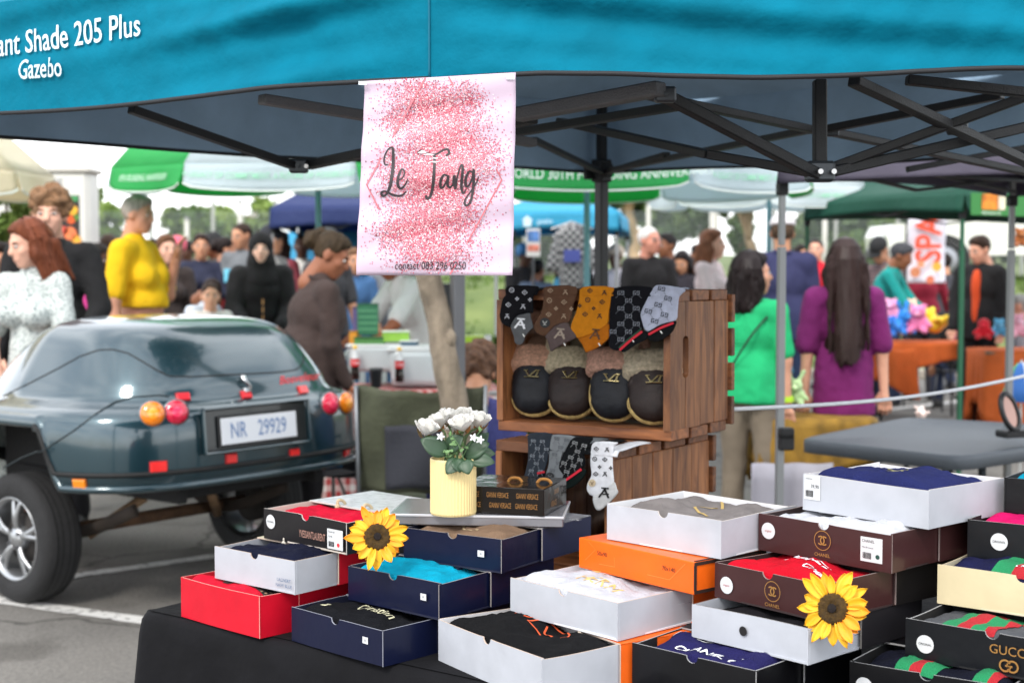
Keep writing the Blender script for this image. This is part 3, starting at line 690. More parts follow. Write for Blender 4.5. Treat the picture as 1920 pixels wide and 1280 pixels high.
def zp_fast(UV, off):
    x, y = UV[:, 0], UV[:, 1]; yt = 97 - 50 * (x - 130) / 865; v = (y - yt) / (1206 - yt); xl = 130 - 35 * v; xr = 995 - 15 * v; u = (x - xl) / (xr - xl)
    p = (c00 * (1 - u)[:, None] + c10 * u[:, None]) * (1 - v)[:, None] + (c01 * (1 - u)[:, None] + c11 * u[:, None]) * v[:, None]
    w = .003 * np.sin(6.5 * v + 1.2 * u + .5) + .003 * np.sin(13 * v - 2 * u) + .005 * (np.abs(2 * u - 1) ** 3) * np.sin(3.2 * v + .4) + .002 * np.sin(31 * v + 4 * u)
    p[:, 0] += .15 * w; p[:, 1] += w - off; return p
me = mesh('glitter', zp_fast(Q, .0013), np.arange(4 * n).reshape(n, 4), False, [M((206, 108, 124), .4, metal=.1), M((184, 70, 90), .4, metal=.1), M((236, 176, 182), .3, metal=.1), M((246, 226, 228), .3), M((120, 58, 68), .4)], RNG.choice(5, n, p=[.36, .27, .17, .10, .10]))
o = link(me, 'glitter', poster); tag(o, kind='stuff')
# soft pink wash below the flakes
for l in lobes:
    if 1.5 < l[4] < 4:
        t_ = np.linspace(0, 6.283, 40, endpoint=False); rj = 1 + .16 * np.sin(5 * t_ + l[0]) + .1 * np.sin(11 * t_ + l[1])
        ring = np.column_stack([l[0] + l[2] * .62 * rj * np.cos(t_), np.clip(l[1] + l[3] * .62 * rj * np.sin(t_), 90, 1195)])
        cc = np.array([[l[0], l[1]]]); mid = (ring + cc) / 2
        Vv = np.concatenate([cc, mid, ring]); Ff = [(0, 1 + i, 1 + (i + 1) % 40) for i in range(40)] + [(1 + i, 41 + i, 41 + (i + 1) % 40, 1 + (i + 1) % 40) for i in range(40)]
        obj('pink_wash', (zp_fast(Vv, .0004 + l[0] * 2e-7), Ff), M((222, 158, 170), .4), poster)
INK = M((48, 40, 44), .5)
def ink(pts, w, n=10): return stroke2d(np.array(pts, float), w, n)
let = [ink([(272, 575), (252, 572), (252, 530), (275, 488), (298, 480), (302, 510), (300, 600), (288, 690), (262, 745), (240, 752), (236, 735), (258, 728), (300, 748), (345, 752), (378, 728)], [7, 8, 8, 9, 13, 16, 19, 18, 12, 14, 14, 10, 13, 11, 6]),
       ink([(328, 668), (358, 650), (368, 618), (352, 602), (334, 640), (330, 690), (346, 712), (372, 690), (388, 655)], [8, 8, 9, 10, 15, 16, 13, 9, 5]),
       ink([(440, 512), (462, 496), (500, 512), (545, 515), (590, 490), (612, 490), (618, 512), (600, 524)], [12, 12, 9, 10, 12, 14, 14, 12]),
       ink([(536, 520), (538, 600), (530, 690), (512, 755), (492, 768), (488, 750)], [14, 17, 17, 15, 15, 14]),
       ink([(612, 640), (592, 636), (574, 668), (572, 704), (586, 704), (608, 668), (618, 640), (612, 690), (624, 706), (640, 690)], [10, 12, 15, 15, 11, 9, 13, 15, 12, 6]),
       ink([(640, 700), (652, 640), (655, 712), (668, 650), (690, 580), (700, 600), (690, 700), (700, 738), (716, 715)], [8, 15, 14, 9, 10, 15, 16, 12, 6]),
       ink([(758, 622), (736, 616), (716, 656), (716, 696), (732, 694), (752, 650), (762, 606), (758, 690), (746, 770), (726, 806), (708, 798), (716, 766), (750, 718), (780, 668), (788, 640)], [9, 12, 15, 15, 11, 9, 13, 15, 14, 12, 13, 9, 8, 6, 4])]
for l in let: pp('letter', l, INK, .0021)
for j, (x, y, w, h) in enumerate([(438, 508, 60, 10), (470, 520, 70, 8), (455, 500, 30, 7), (510, 562, 60, 6), (440, 560, 40, 5), (520, 540, 40, 5)]):     # scuffed white flecks
    pp('scuff', (np.array([[x, y], [x + w * .4, y - h], [x + w, y - h * .3], [x + w * .6, y + h * .4]], float), [(0, 1, 2, 3)]), M((240, 232, 236), .5), .0025)
V, F = text2d('contact 083 296 0250', 1, .12, 1, 'LEFT'); Wd = V[:, 0].max() - V[:, 0].min()
pp('contact_line', (np.column_stack([315 + (V[:, 0] - V[:, 0].min()) / Wd * 400, 1153 - V[:, 1] * 62]), F), INK, .0021)
for cpx, cpy in ((672, 150), (965, 140)):
    cc_ = P(cpx + (8 if cpx < 800 else -8), cpy + 6, PD - .004); obj('tape', box(cc_, (.016, .001, .007), None, 0), M((214, 220, 222), .25), poster)
# ================================================================ stall table
TA = npa(-.815, 3.115, 0); TX = npa(.81, -.587, 0); TY = npa(.587, .81, 0); TZ = .748
CLOTH = M((15, 15, 18), .9, bump=.9, bs=11, var=.25, vs=9, spec=.2)
def table(label, o, L, D, seed):
    t = thing('stall_table', label, 'table', o); 
    Rm = np.stack([TX, TY, npa(0, 0, 1)], 1)
    obj('table_top', box(o + TX * L / 2 + TY * D / 2 + [0, 0, TZ - .03], (L - .04, D - .04, .035), Rm, .01), M((120, 122, 124), .6), t)
    for a in (.12, L - .12):
        for b in (.1, D - .1): obj('leg', tube([o + TX * a + TY * b, o + TX * a + TY * b + [0, 0, TZ - .04]], .014, 8), BLK, t)
    # cloth: top plus hanging skirt with soft folds, as its own thing
    per = []; n = 60; r = .035
    def edge(k):   # rounded rectangle perimeter 0..1
        s = k * 2 * (L + D)
        for seg, (p, d, nn) in enumerate(((npa(0, 0), npa(1, 0), L), (npa(L, 0), npa(0, 1), D), (npa(L, D), npa(-1, 0), L), (npa(0, D), npa(0, -1), D))):
            if s <= nn: return p + d * s, npa(d[1], -d[0])
            s -= nn
        return npa(0, 0), npa(0, -1)
    m = 240; rows = []
    hang = [(-.06, -.005), (-.02, -.001), (.0, -.004), (.008, -.016), (.012, -.05), (.016, -.2), (.02, -.4), (.026, -.6), (.03, -.735)]
    V = []; F = []
    for off, dz in hang:
        for k in range(m):
            p, nn = edge(k / m); w = min(1, max(0, -dz) / .3); f = (.018 * math.sin(k * .42 + seed) + .012 * math.sin(k * .9 + 2 * seed)) * w
            q = p + nn * (off + f); 
            # round the corners
            cx, cy = min(max(q[0], r), L - r), min(max(q[1], r), D - r); dq = q - npa(cx, cy); ln = math.hypot(*dq)
            if dq[0] and dq[1] and off > -.03: q = npa(cx, cy) + dq * (min(ln, r + max(off, 0) + f) / ln)
            V.append(o + TX * q[0] + TY * q[1] + [0, 0, TZ + .001 + dz])
    for i in range(len(hang) - 1):
        for k in range(m): l = (k + 1) % m; F.append((i * m + k, i * m + l, (i + 1) * m + l, (i + 1) * m + k)[::-1])
    c = obj('tablecloth', join([(np.array(V), F), grid(lambda u, v: o + TX * (.015 + u * (L - .03)) + TY * (.015 + v * (D - .03)) + [0, 0, TZ + .0016], 2, 2)]), CLOTH, None, True); return c
tag(table('folding table hidden under black cloth at the front of the stall', TA, 2.6, .72, 1), 'black cloth draped over the front stall table and hanging at its left corner', 'tablecloth')
tag(table('folding table hidden under black cloth carrying the wooden crates', TA + TX * .55 + TY * .78, 2.0, .62, 4), 'black cloth under the wooden crates at the back of the stall', 'tablecloth')

# ================================================================ gift boxes of towels
def towel_fn(o, e1, e2, W, Dv, z0, bulge, seed, fold):
    def fn(u, v):
        s = (1 - abs(2 * u - 1) ** 8) ** .5 * (1 - abs(2 * v - 1) ** 8) ** .5
        p = o + e1 * (W * u) + e2 * (Dv * v)
        z = z0 - .025 + .025 * s + bulge * s * (.6 + .4 * math.sin(2.2 * u + seed)) * (1 - .35 * v) + s * (.0065 * sn(p[0], p[1], 16, seed) + .0035 * (.5 - 2 * abs(sn(p[0], p[1], 26, seed + 3))) + .0022 * sn(p[0], p[1], 75, seed) + fold * 1.6 * math.sin(9 * u + 4 * v + seed)) - (.006 if v > .62 + .05 * math.sin(3 * u + seed) else 0) * s
        return npa(p[0], p[1], z)
    return fn
STK = M((206, 208, 210), .4); GOLD = M((176, 130, 70), .35, metal=.4); WEAR = M((196, 190, 184), .8); KRAFT = M((150, 112, 80), .85)
INKB = M((30, 30, 32), .5)
def gift_box(label, L, N, z, h, col, sleeve=None, out=.144, D=.19, towel=None, inner=None, rough=.32, notch='moon', top=None, seed=1, W=None, ang=None, rope=None, wear=True, bulge=.012, tlabel=None, fold=.002, closed=False, towel_drop=.0, name='gift_box', edge=None, group='towel gift boxes'):
    l = PZ(*L, z)
    if N is not None:
        n = PZ(*N, z); e1 = unit((n - l) * [1, 1, 0]); W = np.linalg.norm(n - l)
    else: a = math.radians(ang); e1 = npa(math.cos(a), math.sin(a), 0)
    e2 = npa(-e1[1], e1[0], 0); up = npa(0, 0, 1); R = np.stack([e1, e2, up], 1)
    t = thing(name, label, 'gift box', l, group)
    mo = M(col, rough, var=.06, vs=18, bump=.22, bs=13, coat=.06 if rough < .4 else 0, spec=.3); mi = M(inner if inner else col, .7)
    th = .0028
    def at(a, b, c): return l + e1 * a + e2 * b + up * c
    fr = {'o': l, 'e1': e1, 'e2': e2, 'W': W, 'h': h, 'D': D, 't': t, 'at': at, 'fn': plane_fn(l, e1, up), 'out': out, 'R': R}
    # outline is very slightly bowed so no face is perfectly flat
    def wall(a0, b0, a1, b1, hh, nt=None, m=mo):
        p, q = at(a0, b0, 0), at(a1, b1, 0); Lw = np.linalg.norm(q - p); ux = unit(q - p); nn = np.cross(ux, up)
        top_ = []
        k = 13
        for i in range(k): top_.append([Lw * i / (k - 1), hh - .0014 * math.sin(math.pi * i / (k - 1) + seed * .3) * (1 if seed % 2 else -.6)])
        if nt == 'moon':
            top_ = [q_ for q_ in top_ if abs(q_[0] - Lw * .5) > .016]; arc = [[Lw * .5 - .012 * math.cos(a), hh - .0115 * math.sin(a)] for a in np.linspace(0, math.pi, 9)]
            top_ = [q_ for q_ in top_ if q_[0] < Lw * .5] + arc + [q_ for q_ in top_ if q_[0] > Lw * .5]
        tp = np.array(top_); bt = np.column_stack([tp[:, 0], np.zeros(len(tp))]); k = len(tp)
        bow = lambda UV, o: p + UV[:, :1] * ux + UV[:, 1:2] * up + nn * (o + .0026 * np.sin(np.pi * UV[:, :1] / Lw + .2 * seed) - .0026 * math.sin(.2 * seed))
        V = np.concatenate([bow(bt, 0), bow(tp, 0), bow(bt, -th), bow(tp, -th)])
        F = [(i, i + 1, k + i + 1, k + i) for i in range(k - 1)] + [(3 * k + i, 3 * k + i + 1, 2 * k + i + 1, 2 * k + i) for i in range(k - 1)]
        F += [(k + i, k + i + 1, 3 * k + i + 1, 3 * k + i) for i in range(k - 1)] + [(0, k, 3 * k, 2 * k), (k - 1, 3 * k - 1, 4 * k - 1, 2 * k - 1)]
        mats = [m, mi, edge_m]; mi_ = [0] * (k - 1) + [1] * (k - 1) + [2] * (k - 1) + [0, 0]
        return V, F, mats, mi_
    edge_m = M(edge, .8) if edge else (M(tuple(min(255, c * .35 + 110) for c in col), .8) if sum(col) < 500 else M((196, 186, 176), .8))
    hh = h - .002
    def addwall(nm, *a, **k):
        V, F, ms, mm = wall(*a, **k); return link(mesh(nm, V, F, False, ms, mm), nm, t)
    if not closed:
        fr['front'] = addwall('front_wall', 0, 0, W, 0, hh, notch)
        fr['right'] = addwall('side_wall', W - .0005, .0005, W - .0005, D, hh)
        addwall('side_wall', .0005, D, .0005, .0005, hh); addwall('back_wall', W, D, 0, D, hh - .002)
        obj('floor', box(at(W / 2, D / 2, .0015), (W - .004, D - .004, .003), R), mi, t)
        if notch == 'hole':
            prt('thumb_hole', fr['fn'], disc2d((W * .46, h * .52), .0085), M((20, 18, 18), .9), fr['front'])
        if wear:   # rubbed corner edge
            obj('worn_edge', box(at(W, 0, hh / 2), (.0011, .0011, hh - .001), R), edge_m, t)
        if towel is not None:
            fn = towel_fn(at(.005, .0055, 0), e1, e2, W - .01, min(D - .012, out + .03), l[2] + h - .006 - towel_drop, bulge, seed, fold)
            vf = grid(fn, 44, 30); tw = obj('folded_towel', vf, M(towel, .95, bump=.7, bs=420, var=.12, vs=30, spec=.15), None, True)
            tag(tw, tlabel, 'towel', 'folded towels in open boxes'); fr['towel'] = tw
            def tf(UV, off=.0015):
                r = []
                for a, b in UV: p = fn(min(max(a / (W - .01), 0.01), .99), min(max(b / min(D - .012, out + .03), .01), .99)); r.append(p + npa(0, 0, off))
                return np.array(r)
            fr['tf'] = tf
    else:
        obj('carton', box(at(W / 2, D / 2, h / 2), (W, D, h), R, .0015), mo, t)
    if sleeve is not None and not closed:
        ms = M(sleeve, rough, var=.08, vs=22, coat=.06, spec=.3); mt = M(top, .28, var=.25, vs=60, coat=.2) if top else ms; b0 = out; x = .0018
        e_in = M((40, 38, 38), .8)
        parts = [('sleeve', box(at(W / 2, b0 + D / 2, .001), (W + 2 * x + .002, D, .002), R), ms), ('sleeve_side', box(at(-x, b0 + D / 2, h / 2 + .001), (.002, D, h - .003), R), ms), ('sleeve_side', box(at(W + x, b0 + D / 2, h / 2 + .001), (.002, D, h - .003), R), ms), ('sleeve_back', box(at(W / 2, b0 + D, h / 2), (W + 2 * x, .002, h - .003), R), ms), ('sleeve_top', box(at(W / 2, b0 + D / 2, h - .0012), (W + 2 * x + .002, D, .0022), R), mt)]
        for nm, vf, m in parts:
            o_ = obj(nm, vf, m, t)
            if nm == 'sleeve_top': fr['top'] = plane_fn(at(0, b0, h), e1, e2)
        obj('worn_edge', box(at(W / 2, b0 - .0004, h - .0012), (W + .004, .001, .0028), R), edge_m, t)
        obj('worn_edge', box(at(W + x, b0 - .0004, h / 2), (.0026, .001, h - .004), R), edge_m, t)
        if rope:
            for a in (.36, .68):
                c = at(W * a, b0 + .004, h); q = [c + e2 * .004 - up * .012, c - e2 * .008 + up * .003, c - e2 * .006 + up * .011, c + e2 * .006 + up * .009, c + e2 * .014 + up * .001]
                obj('rope_tie', join([tube(crom(q, 4), .0034, 7), ellipsoid(c - e2 * .009 - up * .002, (.006, .006, .006), None, 8, 6)]), M(rope, .9, bump=.8, bs=500), t, True)
    return fr
def sticker_disc(b, a, v, r=.0155, txt='ORIGINAL', tc=INKB):
    s = prt('round_sticker', b['fn'], disc2d((b['W'] * a, b['h'] * v), r), STK, b['front']); f2 = plane_fn(b['o'], b['e1'], (0, 0, 1), .0016)
    V, F = text2d(txt, r * .36, 0, .9); prt('lettering', f2, (V + [b['W'] * a, b['h'] * v], F), tc, s)
def sticker_tag(b, x0, v0, x1, v1, lines, bar=True, dot=None, rc=.0):
    W, h = b['W'], b['h']; fnb = b['fn']; s = prt('price_sticker', fnb, rect2d(W * x0, h * v0, W * x1, h * v1), STK, b['front']); f2 = plane_fn(b['o'], b['e1'], (0, 0, 1), .0016)
    for (tx, a, v, sz) in lines:
        V, F = text2d(tx, sz, 0, .9, 'LEFT'); prt('lettering', f2, (V + [W * (x0 + (x1 - x0) * a), h * (v0 + (v1 - v0) * v)], F), INKB, s)
    if bar:
        bx = []; rng = random.Random(3); x = W * (x0 + (x1 - x0) * .1); y = h * (v0 + (v1 - v0) * .12); yh = h * (v1 - v0) * .26
        for k in range(14): w = rng.choice((.0004, .0007, .001)); bx.append(rect2d(x, y, x + w, y + yh)); x += w + rng.choice((.0004, .0007))
        prt('barcode', f2, join2d(bx), INKB, s)
    if dot: prt('colour_dot', f2, disc2d((W * (x0 + (x1 - x0) * .72), h * (v0 + (v1 - v0) * .25)), .0042, 14), M(dot, .5), s)
def mini_tag(b, a, v): 
    s = prt('price_sticker', b['fn'], rect2d(b['W'] * a - .008, b['h'] * v - .0065, b['W'] * a + .008, b['h'] * v + .0065), STK, b['front']); f2 = plane_fn(b['o'], b['e1'], (0, 0, 1), .0016)
    V, F = text2d('25', .005); prt('lettering', f2, (V + [b['W'] * a, b['h'] * v], F), INKB, s)
def words(b, txt, a, v, size, mat, sx=1.0, shear=0, bold=0): 
    V, F = text2d(txt, size, shear, sx, 'CENTER', bold); prt('lettering', b['fn'], (V + [b['W'] * a, b['h'] * v], F), mat, b['front'])
def towel_words(b, txt, x, y, size, mat, rot=0, sx=1.0, bold=.01):
    V, F = mv2d(text2d(txt, size, 0, sx, 'CENTER', bold), x, y, 1, rot); o = obj('lettering', (b['tf'](V), F), mat, b['towel'])
WHT = M((226, 228, 232), .8); GLD = M((190, 150, 86), .5); RED = (196, 18, 40)
NAVY = (13, 19, 46); WHITE = (174, 177, 184); BROWN = (62, 36, 36); BLACK = (13, 13, 16); ORANGE = (232, 98, 22)
# ---- front row on the table
b1 = gift_box('bright red open box at the front left corner of the table', (340, 1155), (487, 1197), .75, .088, RED, RED, towel=(214, 24, 50), seed=1, out=.1, top=(206, 30, 44), inner=(186, 20, 40), tlabel='red folded towel with leopard print panel in the red box', towel_drop=.006, notch=None, edge=(226, 150, 140))
def leopard(nt, b):
    t_ = nt.nodes.new('ShaderNodeTexCoord'); v = nt.nodes.new('ShaderNodeTexVoronoi'); v.inputs['Scale'].default_value = 95; v.feature = 'DISTANCE_TO_EDGE'; n_ = nt.nodes.new('ShaderNodeTexNoise'); n_.inputs['Scale'].default_value = 60
    r = nt.nodes.new('ShaderNodeValToRGB'); r.color_ramp.elements[0].position = .1; r.color_ramp.elements[1].position = .2; r.color_ramp.elements[0].color = (.012, .01, .01, 1); r.color_ramp.elements[1].color = (.5, .33, .2, 1)
    mm = nt.nodes.new('ShaderNodeMath'); mm.operation = 'MULTIPLY'; nt.links.new(t_.outputs['Object'], v.inputs['Vector']); nt.links.new(t_.outputs['Object'], n_.inputs['Vector']); nt.links.new(v.outputs[0], mm.inputs[0]); nt.links.new(n_.outputs[0], mm.inputs[1]); nt.links.new(mm.outputs[0], r.inputs[0]); nt.links.new(r.outputs[0], b.inputs['Base Color']); b.inputs['Roughness'].default_value = .9
pv = grid(lambda u, v: (.095 + .145 * u, .03 + .075 * v + .012 * math.sin(3 * u), 0), 20, 10); obj('printed_panel', (b1['tf'](pv[0][:, :2], .002), pv[1]), gmat('leopard print', leopard), b1['towel'], True)
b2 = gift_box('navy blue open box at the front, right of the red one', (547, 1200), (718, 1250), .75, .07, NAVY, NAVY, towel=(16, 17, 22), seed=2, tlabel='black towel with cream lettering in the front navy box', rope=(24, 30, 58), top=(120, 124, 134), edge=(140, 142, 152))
towel_words(b2, 'Christian', .15, .085, .036, M((196, 192, 160), .8), 0, .8); towel_words(b2, 'D', .05, .04, .03, M((196, 192, 160), .8)); mini_tag(b2, .82, .6)
b3 = gift_box('large white open box with black cloth at the very front', (822, 1237), (1015, 1322), .75, .082, WHITE, ORANGE, towel=(18, 18, 20), seed=3, bulge=.02, tlabel='black folded towel with orange carriage outline in the front white box', rope=(214, 200, 184), inner=(206, 204, 204), towel_drop=-.004, fold=.004, out=.17, wear=False, edge=(190, 170, 154), rough=.6)
OR = M((206, 84, 40), .9)
for pts in ([(.02, .15), (.06, .165), (.11, .16), (.1, .148), (.05, .146), (.02, .15)], [(.12, .115), (.13, .15), (.18, .155), (.22, .14), (.24, .115), (.2, .105), (.12, .115)], [(.15, .14), (.17, .12), (.2, .13), (.22, .12)], [(.07, .12), (.08, .135)], [(.1, .12), (.11, .135)]):
    Vv, Ff = stroke2d(np.array(pts), .0035, 6); obj('orange_print', (b3['tf'](Vv), Ff), OR, b3['towel'])
b4 = gift_box('black open box at the bottom edge with a navy towel', (1185, 1292), (1417, 1352), .75, .086, BLACK, BLACK, towel=(34, 32, 82), seed=4, bulge=.02, tlabel='navy towel with white capital lettering in the black box at the bottom', edge=(150, 150, 150), inner=(16, 16, 18))
towel_words(b4, 'CHANEL CH', .135, .035, .030, WHT, 0, .9); towel_words(b4, 'CH', .03, .1, .036, WHT, 30)
Vv, Ff = mv2d(cc_logo(.03), .085, .105, 1, 10); obj('ring_mark', (b4['tf'](Vv), Ff), WHT, b4['towel'])
b5 = gift_box('black open box in the bottom right corner with green and red striped towel', (1592, 1326), None, .75, .084, BLACK, BLACK, towel=(16, 18, 34), seed=5, W=.27, ang=-38, tlabel='dark towel with green and red bands in the bottom right box', edge=(150, 150, 150), inner=(16, 16, 18), bulge=.02)
def bands(b, lst, gold=True):
    for (x0, x1, c) in lst:
        vf = grid(lambda u, v: (x0 + (x1 - x0) * u + .02 * v, .004 + .15 * v, 0), 4, 24); obj('colour_band', (b['tf'](vf[0][:, :2], .0016), vf[1]), M(c, .9, bump=.6, bs=400), b['towel'], True)
GRN, RD = (18, 128, 78), (168, 22, 34)
bands(b5, [(.07, .095, GRN), (.095, .115, RD), (.115, .14, GRN), (.2, .225, GRN), (.225, .24, RD)]); sticker_disc(b5, .1, .5)
# ---- second tier
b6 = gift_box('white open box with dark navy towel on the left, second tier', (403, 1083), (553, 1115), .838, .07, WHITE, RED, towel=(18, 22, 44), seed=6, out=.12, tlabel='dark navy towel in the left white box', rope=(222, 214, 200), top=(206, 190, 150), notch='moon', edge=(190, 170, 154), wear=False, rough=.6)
words(b6, 'LACIVERT', .87, .36, .0095, M((60, 92, 130), .6)); words(b6, 'NAVY BLUE', .87, .2, .0095, M((60, 92, 130), .6))
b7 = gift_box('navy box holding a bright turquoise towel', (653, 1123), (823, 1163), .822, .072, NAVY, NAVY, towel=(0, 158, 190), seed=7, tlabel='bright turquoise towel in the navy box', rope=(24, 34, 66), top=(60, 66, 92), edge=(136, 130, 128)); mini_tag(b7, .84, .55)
b8 = gift_box('white open box with white towel and gold lettering, second tier centre', (957, 1148), (1158, 1202), .834, .07, WHITE, ORANGE, towel=(200, 202, 210), seed=8, bulge=.016, out=.2, D=.21, tlabel='white towel with gold lettering in the centre white box', inner=(214, 214, 218), edge=(190, 170, 154), wear=False, rough=.6)
towel_words(b8, 'HERM', .16, .07, .045, M((214, 178, 112), .7), 0, .9, 0); towel_words(b8, 'H', .1, .13, .035, M((214, 178, 112), .7), 0, .9, 0)
b9 = gift_box('white open box with a round thumb hole and black towel', (1297, 1193), (1515, 1247), .838, .062, WHITE, (26, 24, 28), towel=(26, 24, 28), seed=9, out=.15, notch='hole', tlabel='charcoal towel in the white box with a round hole', edge=(120, 116, 112), wear=False, towel_drop=.006, bulge=.006, rough=.6)
b10 = gift_box('black open box with gold lettering and ring mark on its front', (1697, 1232), None, .836, .07, (18, 20, 24), BLACK, towel=(84, 86, 90), seed=10, W=.30, ang=-41, tlabel='grey towel with green and red bands in the gold lettered black box', edge=(150, 150, 150), inner=(16, 16, 18), bulge=.016, rough=.3)
words(b10, 'GUCCI', .60, .60, .0215, GOLD); Vv, Ff = gg_logo(.02, .14); prt('ring_mark', b10['fn'], (Vv + [b10['W'] * .60, b10['h'] * .26], Ff), GOLD, b10['front']); sticker_disc(b10, .12, .42); sticker_tag(b10, .92, .08, 1.0, .62, [('GUCCI', .1, .85, .006)])
bands(b10, [(.05, .075, GRN), (.075, .1, RD), (.1, .125, GRN), (.125, .145, RD)])
# ---- third tier
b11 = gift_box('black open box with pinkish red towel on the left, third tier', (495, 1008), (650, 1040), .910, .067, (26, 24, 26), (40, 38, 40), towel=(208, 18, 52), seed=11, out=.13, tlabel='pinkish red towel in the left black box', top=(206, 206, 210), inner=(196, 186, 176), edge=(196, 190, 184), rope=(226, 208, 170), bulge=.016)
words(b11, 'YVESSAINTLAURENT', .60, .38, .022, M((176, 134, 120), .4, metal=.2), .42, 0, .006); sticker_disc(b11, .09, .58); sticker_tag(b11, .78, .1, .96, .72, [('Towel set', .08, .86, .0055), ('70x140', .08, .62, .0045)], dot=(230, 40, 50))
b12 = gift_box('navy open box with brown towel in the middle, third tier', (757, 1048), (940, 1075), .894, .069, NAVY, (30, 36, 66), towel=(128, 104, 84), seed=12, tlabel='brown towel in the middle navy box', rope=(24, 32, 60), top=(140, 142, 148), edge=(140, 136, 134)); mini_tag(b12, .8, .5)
Vv, Ff = text2d('VERSACE', .03); 
for k in range(7):
    for j in range(2): prt('top_print', b12['top'], (Vv * .6 + [.02 + k * .035, .05 + j * .07 + (k % 2) * .02], Ff), M((214, 214, 216), .5), b12['t'])
obj('print', (b12['tf'](stroke2d(np.array([(.08, .12), (.1, .06), (.16, .03)]), .004, 5)[0]), stroke2d(np.array([(.08, .12), (.1, .06), (.16, .03)]), .004, 5)[1]), M((176, 156, 120), .9), b12['towel'])
b13 = gift_box('closed orange box with dark trim and size markings', (1085, 1063), (1300, 1115), .904, .060, ORANGE, closed=True, D=.2, seed=13, rough=.35)
DT = M((44, 26, 20), .6); b13['front'] = b13['t']
for nm, (a0, c0, a1, c1) in {'x': (0, .0, 1, 0)}.items(): pass
W, h, at, R = b13['W'], b13['h'], b13['at'], b13['R']
for vf in (box(at(W + .0008, .1, h - .004), (.002, .196, .006), R), box(at(W + .0008, .1, .004), (.002, .196, .006), R), box(at(W + .0008, .004, h / 2), (.002, .006, h - .014), R), box(at(W + .0008, .196, h / 2), (.002, .006, h - .014), R), box(at(W / 2, .1965, h + .0006), (W, .006, .0015), R), box(at(W - .003, .1, h + .0006), (.005, .186, .0015), R)): obj('dark_trim', vf, DT, b13['t'])
words(b13, '50x90', .22, .62, .0115, DT); words(b13, '70x140', .80, .62, .0115, DT)
for pts in ([(.03, h * .93), (.05, h * .72), (.02, h * .3)], [(W * .33, h * .6), (W * .335, h * .3), (.06, h * .28)], [(W - .02, h * .9), (W - .06, h * .3), (W * .62, h * .3)]): prt('crease', b13['fn'], stroke2d(np.array(pts), .0009), M((240, 136, 66), .5), b13['t'])
b14 = gift_box('brown box with gold ring mark and red towel behind the right sunflower', (1340, 1118), (1540, 1167), .900, .066, BROWN, (26, 24, 24), towel=(200, 12, 36), seed=14, out=.2, D=.2, tlabel='red towel with white lettering in the brown box', edge=(140, 124, 120), inner=(44, 28, 28), rough=.28, bulge=.014)
towel_words(b14, 'CHANEL', .11, .11, .034, WHT, -4, .9); towel_words(b14, 'CHANEL', .20, .05, .028, WHT, -4, .9)
def ring_mark(b, a, v, txt=True):
    W, h = b['W'], b['h']; prt('ring_mark', b['fn'], join2d([mv2d(cc_logo(.0135), W * a, h * v), arc2d((W * a, h * v), .0175, 0, 360, .0012, 36)]), GOLD, b['front'])
    words(b, 'CHANEL', a, v - .38, .0088, GOLD)
ring_mark(b14, .56, .52); sticker_disc(b14, .12, .40, txt='original', tc=M((180, 60, 70), .5))
b15 = gift_box('cream open box with navy towel at the right edge, third tier', (1757, 1130), None, .906, .07, (206, 192, 156), (30, 30, 34), towel=(24, 26, 62), seed=15, W=.30, ang=-40, tlabel='navy towel with green and red bands in the cream box', inner=(206, 196, 170), edge=(190, 176, 150), bulge=.02, wear=False, rough=.5)
bands(b15, [(.085, .12, GRN), (.12, .15, RD), (.15, .17, GRN)])
Vv, Ff = gg_logo(.016, .16); obj('ring_mark', (b15['tf'](Vv + [.135, .03]), Ff), WHT, b15['towel'])
# ---- fourth and fifth tiers
b16 = gift_box('white open box with grey towel standing on the orange box', (1138, 1010), (1352, 1048), .966, .072, WHITE, None, D=.24, out=.23, towel=(126, 120, 118), seed=16, bulge=.012, tlabel='grey towel in the white box on the orange one', inner=(214, 214, 216), edge=(196, 188, 180), wear=False, rough=.6)
obj('gold_print', (b16['tf'](stroke2d(np.array([(.12, .2), (.16, .14), (.13, .1), (.19, .06)]), .006, 6)[0]), stroke2d(np.array([(.12, .2), (.16, .14), (.13, .1), (.19, .06)]), .006, 6)[1]), M((176, 150, 92), .8), b16['towel'])
b17 = gift_box('brown box with gold ring mark, barcode sticker and white towel', (1422, 1030), (1672, 1075), .968, .070, BROWN, BROWN, out=.15, D=.2, towel=(204, 206, 212), seed=17, bulge=.014, tlabel='white towel in the brown barcoded box', edge=(140, 124, 120), inner=(40, 24, 24), rough=.28)
ring_mark(b17, .50, .54); sticker_disc(b17, .08, .56, txt='original', tc=M((170, 90, 80), .5)); sticker_tag(b17, .78, .20, .95, .82, [('CHANEL', .06, .84, .0075), ('70x140 cotton', .06, .58, .0045)], dot=(20, 70, 60))
b18 = gift_box('black open box with bright pink towel at the right edge', (1815, 1043), None, .978, .07, (22, 24, 28), BLACK, towel=(204, 16, 96), seed=18, W=.28, ang=-38, out=.13, tlabel='bright pink towel in the right edge black box', edge=(140, 140, 140), inner=(16, 16, 18), rough=.3); sticker_disc(b18, .2, .48)
b19 = gift_box('topmost white open box with price label and navy towel', (1507, 955), (1743, 992), 1.040, .071, WHITE, None, D=.24, out=.23, towel=(34, 40, 88), seed=19, bulge=.02, tlabel='navy towel in the topmost white box', inner=(216, 216, 220), edge=(196, 188, 180), notch=None, wear=False, rough=.6)
sticker_tag(b19, .005, .30, .14, .96, [('39,90', .42, .55, .0095), ('towel set', .1, .85, .0045)]); Vv, Ff = mv2d(cc_logo(.03), .13, .1, 1, 30); obj('ring_mark', (b19['tf'](Vv), Ff), M((116, 112, 80), .9), b19['towel'])
